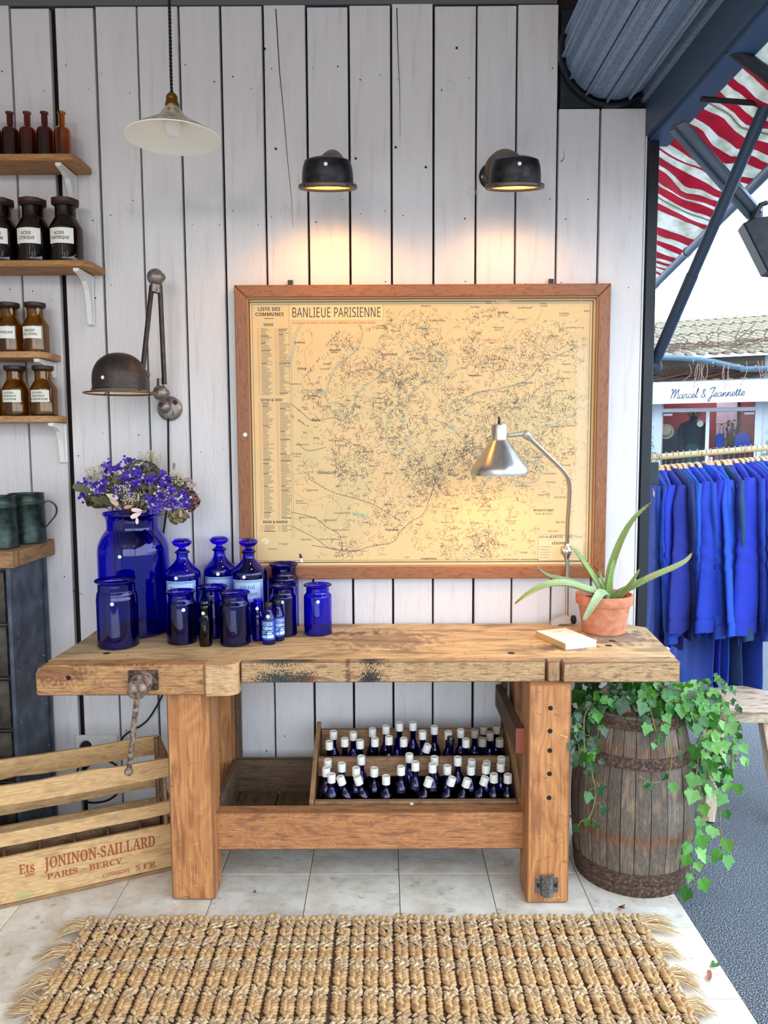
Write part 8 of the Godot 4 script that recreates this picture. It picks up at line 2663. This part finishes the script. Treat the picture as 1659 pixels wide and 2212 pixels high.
# ---------------------------------------------------------------- benches outside
func live_seat(label: String, at: Vector3, outline: Array, legs: Array) -> void:
	var o := thing("plank_stool", label, "stool", at)
	var raw := []
	for p in outline: raw.append(Vector2(p[0] - at.x, -(p[1] - at.z)))
	var poly := PackedVector2Array(spline(raw + [raw[0]], 4))
	poly.remove_at(poly.size() - 1)
	var m := M.new()
	m.xf = Transform3D(Basis(Vector3(1, 0, 0), Vector3(0, 0, -1), Vector3(0, 1, 0)), Vector3(0, 0.45, 0))
	m.prism(poly, 0.042, 0.007)
	part(o, "seat_plank", m, MT.live_wood)
	for l in legs:
		var k := M.new()
		var a := Vector3(l[0] - at.x, 0.41, l[1] - at.z)
		var b := Vector3(l[2] - at.x, -0.003, l[3] - at.z)
		k.xf = aim(b, a)
		k.box(Vector3(0, a.distance_to(b) * 0.5, 0), Vector3(0.055, a.distance_to(b), 0.045), 0.005)
		part(o, "leg", k, MT.live_wood)

func stools() -> void:
	live_seat("live-edge plank stool standing on the asphalt beyond the barrel", Vector3(1.6, 0, -0.1), [[1.29, -0.06], [1.31, -0.16], [1.40, -0.24], [1.53, -0.272], [1.62, -0.20], [1.74, -0.20], [1.86, -0.16], [1.88, 0.02], [1.7, 0.065], [1.48, 0.055], [1.34, 0.03]], [[1.335, -0.03, 1.275, 0.02], [1.5, 0.01, 1.57, 0.04], [1.40, -0.17, 1.36, -0.25], [1.8, -0.1, 1.86, -0.14]])
	live_seat("pale plank stool half hidden behind the hanging blue jackets", Vector3(1.5, 0, -0.95), [[1.20, -0.72], [1.30, -0.62], [1.46, -0.60], [1.62, -0.74], [1.75, -0.95], [1.72, -1.15], [1.5, -1.18], [1.32, -1.05]], [[1.32, -0.72, 1.27, -0.68], [1.58, -0.8, 1.62, -0.74], [1.45, -1.08, 1.42, -1.14], [1.66, -1.05, 1.7, -1.1]])

# ---------------------------------------------------------------- rug
func rug() -> void:
	var r := RandomNumberGenerator.new()
	r.seed = 91
	var o := thing("jute_rug", "chunky braided jute rug with frayed ends on the tiles before the bench", "rug", Vector3(-0.065, 0.0005, 1.2))
	var q := -o.position
	var fib := tri_uv(mat(Color(1, 1, 1), 0.9), Vector3(4, 4, 4))
	fib.albedo_texture = ntex(92, 0.05, [[0.2, Color(0.72, 0.66, 0.6)], [0.5, Color(0.9, 0.87, 0.84)], [0.8, Color(1, 1, 1)]], 256, 256, 4)
	bump(fib, ntex(93, 0.16, [], 256, 256, 4), 0.12)
	fib.vertex_color_use_as_albedo = true
	fib.rim_enabled = true
	fib.rim = 0.2
	slab(o, "rug_backing", Vector3(-0.93, 0.001, 0.675) + q, Vector3(0.80, 0.010, 1.98) + q, mat(Color(0.36, 0.27, 0.18), 1.0), 0.003)
	# one lobe of a plait: a flattened pod
	var pod := func(m: M, p: Vector3, d: Vector3, l: float, w: float, h: float) -> void:
		var sd := d.cross(Vector3.UP).normalized()
		var rows := []
		for a in 6:
			var t := a / 5.0
			var s := sin(PI * (0.08 + 0.84 * t))
			var row := []
			for k in 7:
				var an := TAU * k / 7
				row.append(p + d * (t - 0.5) * l + sd * cos(an) * w * s + Vector3(0, sin(an) * h * s + 0.003 * sin(PI * t), 0))
			rows.append(row)
		m.sheet(rows, true)
	var meshes := []
	for vn in 5:
		var m := M.new()
		m.colored = true
		var z := 0.0
		var flip := 1.0
		while z < 1.30:
			# bands: tight plait, then a looser paler weave
			var ph := fmod(z + 0.022, 0.105)
			var tight := ph > 0.053 and z > 0.06
			if tight:
				for s in [-1.0, 1.0]:
					m.col = Color(0.87, 0.74, 0.53).lerp(Color(0.74, 0.58, 0.38), r.randf()).srgb_to_linear()
					pod.call(m, Vector3(s * 0.0088 + r.randfn(0, 0.001), 0.0165 + r.randfn(0, 0.0012), z + 0.006 * s), Vector3(-s * 0.78, 0.14, 1.0).normalized(), 0.034, 0.0074, 0.0076)
				z += 0.0118
			else:
				for s in [-1.0, 0.0, 1.0]:
					m.col = Color(0.90, 0.81, 0.66).lerp(Color(0.72, 0.60, 0.45), r.randf()).srgb_to_linear()
					pod.call(m, Vector3(s * 0.0112 + r.randfn(0, 0.001), 0.0155 + r.randfn(0, 0.002), z + r.randfn(0, 0.002)), Vector3(flip * 1.0, r.randfn(0.1, 0.1), 0.75).normalized(), 0.024, 0.0046, 0.0052)
				flip = -flip if r.randf() < 0.25 else flip
				z += 0.0092
		# the rounded loop at the back edge
		m.col = Color(0.82, 0.68, 0.48).srgb_to_linear()
		for s in [-1.0, 1.0]: pod.call(m, Vector3(s * 0.009, 0.014, -0.006), Vector3(s * 0.9, 0.0, 0.5).normalized(), 0.03, 0.010, 0.011)
		meshes.append(m.mesh())
	var n := 40
	for i in n:
		var x := -0.915 + 1.70 * i / (n - 1)
		part(o, "braid", meshes[r.randi() % 5], fib, Transform3D(Basis.from_euler(Vector3(0, r.randf_range(-0.003, 0.003), 0)), Vector3(x + r.randfn(0, 0.0015), 0.0, 0.675 + r.randfn(0, 0.004)) + q))
	var fm := mat(Color(1, 1, 1), 0.9)
	fm.vertex_color_use_as_albedo = true
	for s in [-1.0, 1.0]:
		for t in 11:
			var m := M.new()
			m.colored = true
			var zc := 0.70 + 0.116 * t
			var x0 := -0.935 if s < 0 else 0.805
			var len := r.randf_range(0.05, 0.095)
			var sw := r.randf_range(-0.2, 0.45)
			for k in 46:
				m.col = Color(0.88, 0.77, 0.6).lerp(Color(0.66, 0.53, 0.37), r.randf()).srgb_to_linear()
				var z := zc + r.randfn(0, 0.019)
				var l := len * r.randf_range(0.5, 1.1)
				var a := sw + r.randfn(0, 0.25)
				m.tube([Vector3(x0 - s * 0.02, 0.014 + r.randf() * 0.01, zc + (z - zc) * 0.5) + q, Vector3(x0 + s * l * 0.4, 0.012 + r.randf() * 0.016, z + l * 0.3 * a) + q, Vector3(x0 + s * l, 0.003 + r.randf() * 0.010, z + l * a) + q], [0.0018, 0.0014, 0.0005], 4, false)
			part(o, "fringe_tuft", m, fm, Transform3D(), "stuff")

# ---------------------------------------------------------------- small things
func outlet() -> void:
	var o := thing("power_outlet", "white double wall socket with one plug in it, behind the wine crate", "socket", Vector3(-1.14, 0.31, 0.0))
	slab(o, "plate", Vector3(-0.083, -0.043, 0.0), Vector3(0.083, 0.043, 0.009), MT.white, 0.003)
	for s in [-1, 1]:
		var m := M.new()
		m.xf = Transform3D(Basis.from_euler(Vector3(PI / 2, 0, 0)), Vector3(0.040 * s, 0.0, 0.009))
		m.lathe([Vector2(0.0285, 0), Vector2(0.0285, 0.003), Vector2(0.0265, 0.0045), Vector2(0.0235, 0.003), Vector2(0.022, -0.004), Vector2(0, -0.004)], 32)
		part(o, "socket_ring", m, MT.white)
		if s < 0:
			var k := M.new()
			k.xf = Transform3D(Basis.from_euler(Vector3(PI / 2, 0, 0)), Vector3(0.040 * s, 0.0, 0.006))
			k.lathe([Vector2(0, 0), Vector2(0.0215, 0.0), Vector2(0.021, 0.018), Vector2(0.014, 0.03), Vector2(0, 0.031)], 24)
			part(o, "plug", k, MT.black)
		else:
			for d in [-0.008, 0.008]:
				var k := M.new()
				k.xf = Transform3D(Basis.from_euler(Vector3(PI / 2, 0, 0)), Vector3(0.040 * s + d, 0.0, 0.0052))
				k.lathe([Vector2(0.0035, 0), Vector2(0, 0.0006)], 10)
				part(o, "pin_hole", k, MT.black)
	var c := thing("black_cord", "loose black twisted flex looping down behind the wine crate", "cord", Vector3(-1.1, 0.0, 0.06))
	var q := -c.position
	part(c, "flex", twisted_cord([Vector3(-1.178, 0.29, 0.03) + q, Vector3(-1.20, 0.235, 0.045) + q, Vector3(-1.22, 0.16, 0.05) + q, Vector3(-1.17, 0.1, 0.05) + q, Vector3(-1.08, 0.11, 0.05) + q, Vector3(-1.03, 0.17, 0.045) + q, Vector3(-1.05, 0.24, 0.04) + q, Vector3(-1.11, 0.27, 0.04) + q], 0.0024, 0.018), MT.cord)

func litter() -> void:
	var cols := [Color(0.55, 0.2, 0.13), Color(0.35, 0.5, 0.3), Color(0.6, 0.35, 0.25), Color(0.3, 0.2, 0.14)]
	var names := ["small crumpled russet leaf on the tile in front of the barrel", "small green leaf fallen at the floor's edge by the asphalt", "dry reddish leaf on the tile at the right of the rug", "tiny dark scrap lying on the tile under the bench"]
	var spots := [Vector3(0.754, 0.001, 0.605), Vector3(0.937, 0.001, 0.885), Vector3(0.905, 0.001, 0.93), Vector3(-0.44, 0.001, 0.50)]
	for i in 4:
		var o := thing("fallen_leaf" if i < 3 else "floor_scrap", names[i], "leaf" if i < 3 else "scrap", spots[i], i * 1.3)
		var m := M.new()
		petal(m, Vector3(0, 0.002, -0.012), Vector3(0.2, 0.12, 1).normalized(), Vector3.UP, [0.03, 0.03, 0.034, 0.014][i], [0.02, 0.016, 0.014, 0.006][i], 0.25)
		petal(m, Vector3(0.002, 0.003, -0.01), Vector3(0.8, 0.25, 0.6).normalized(), Vector3.UP, [0.018, 0.018, 0.012, 0.006][i], [0.012, 0.01, 0.008, 0.005][i], 0.35)
		part(o, "blade", m, mat(cols[i], 0.7))
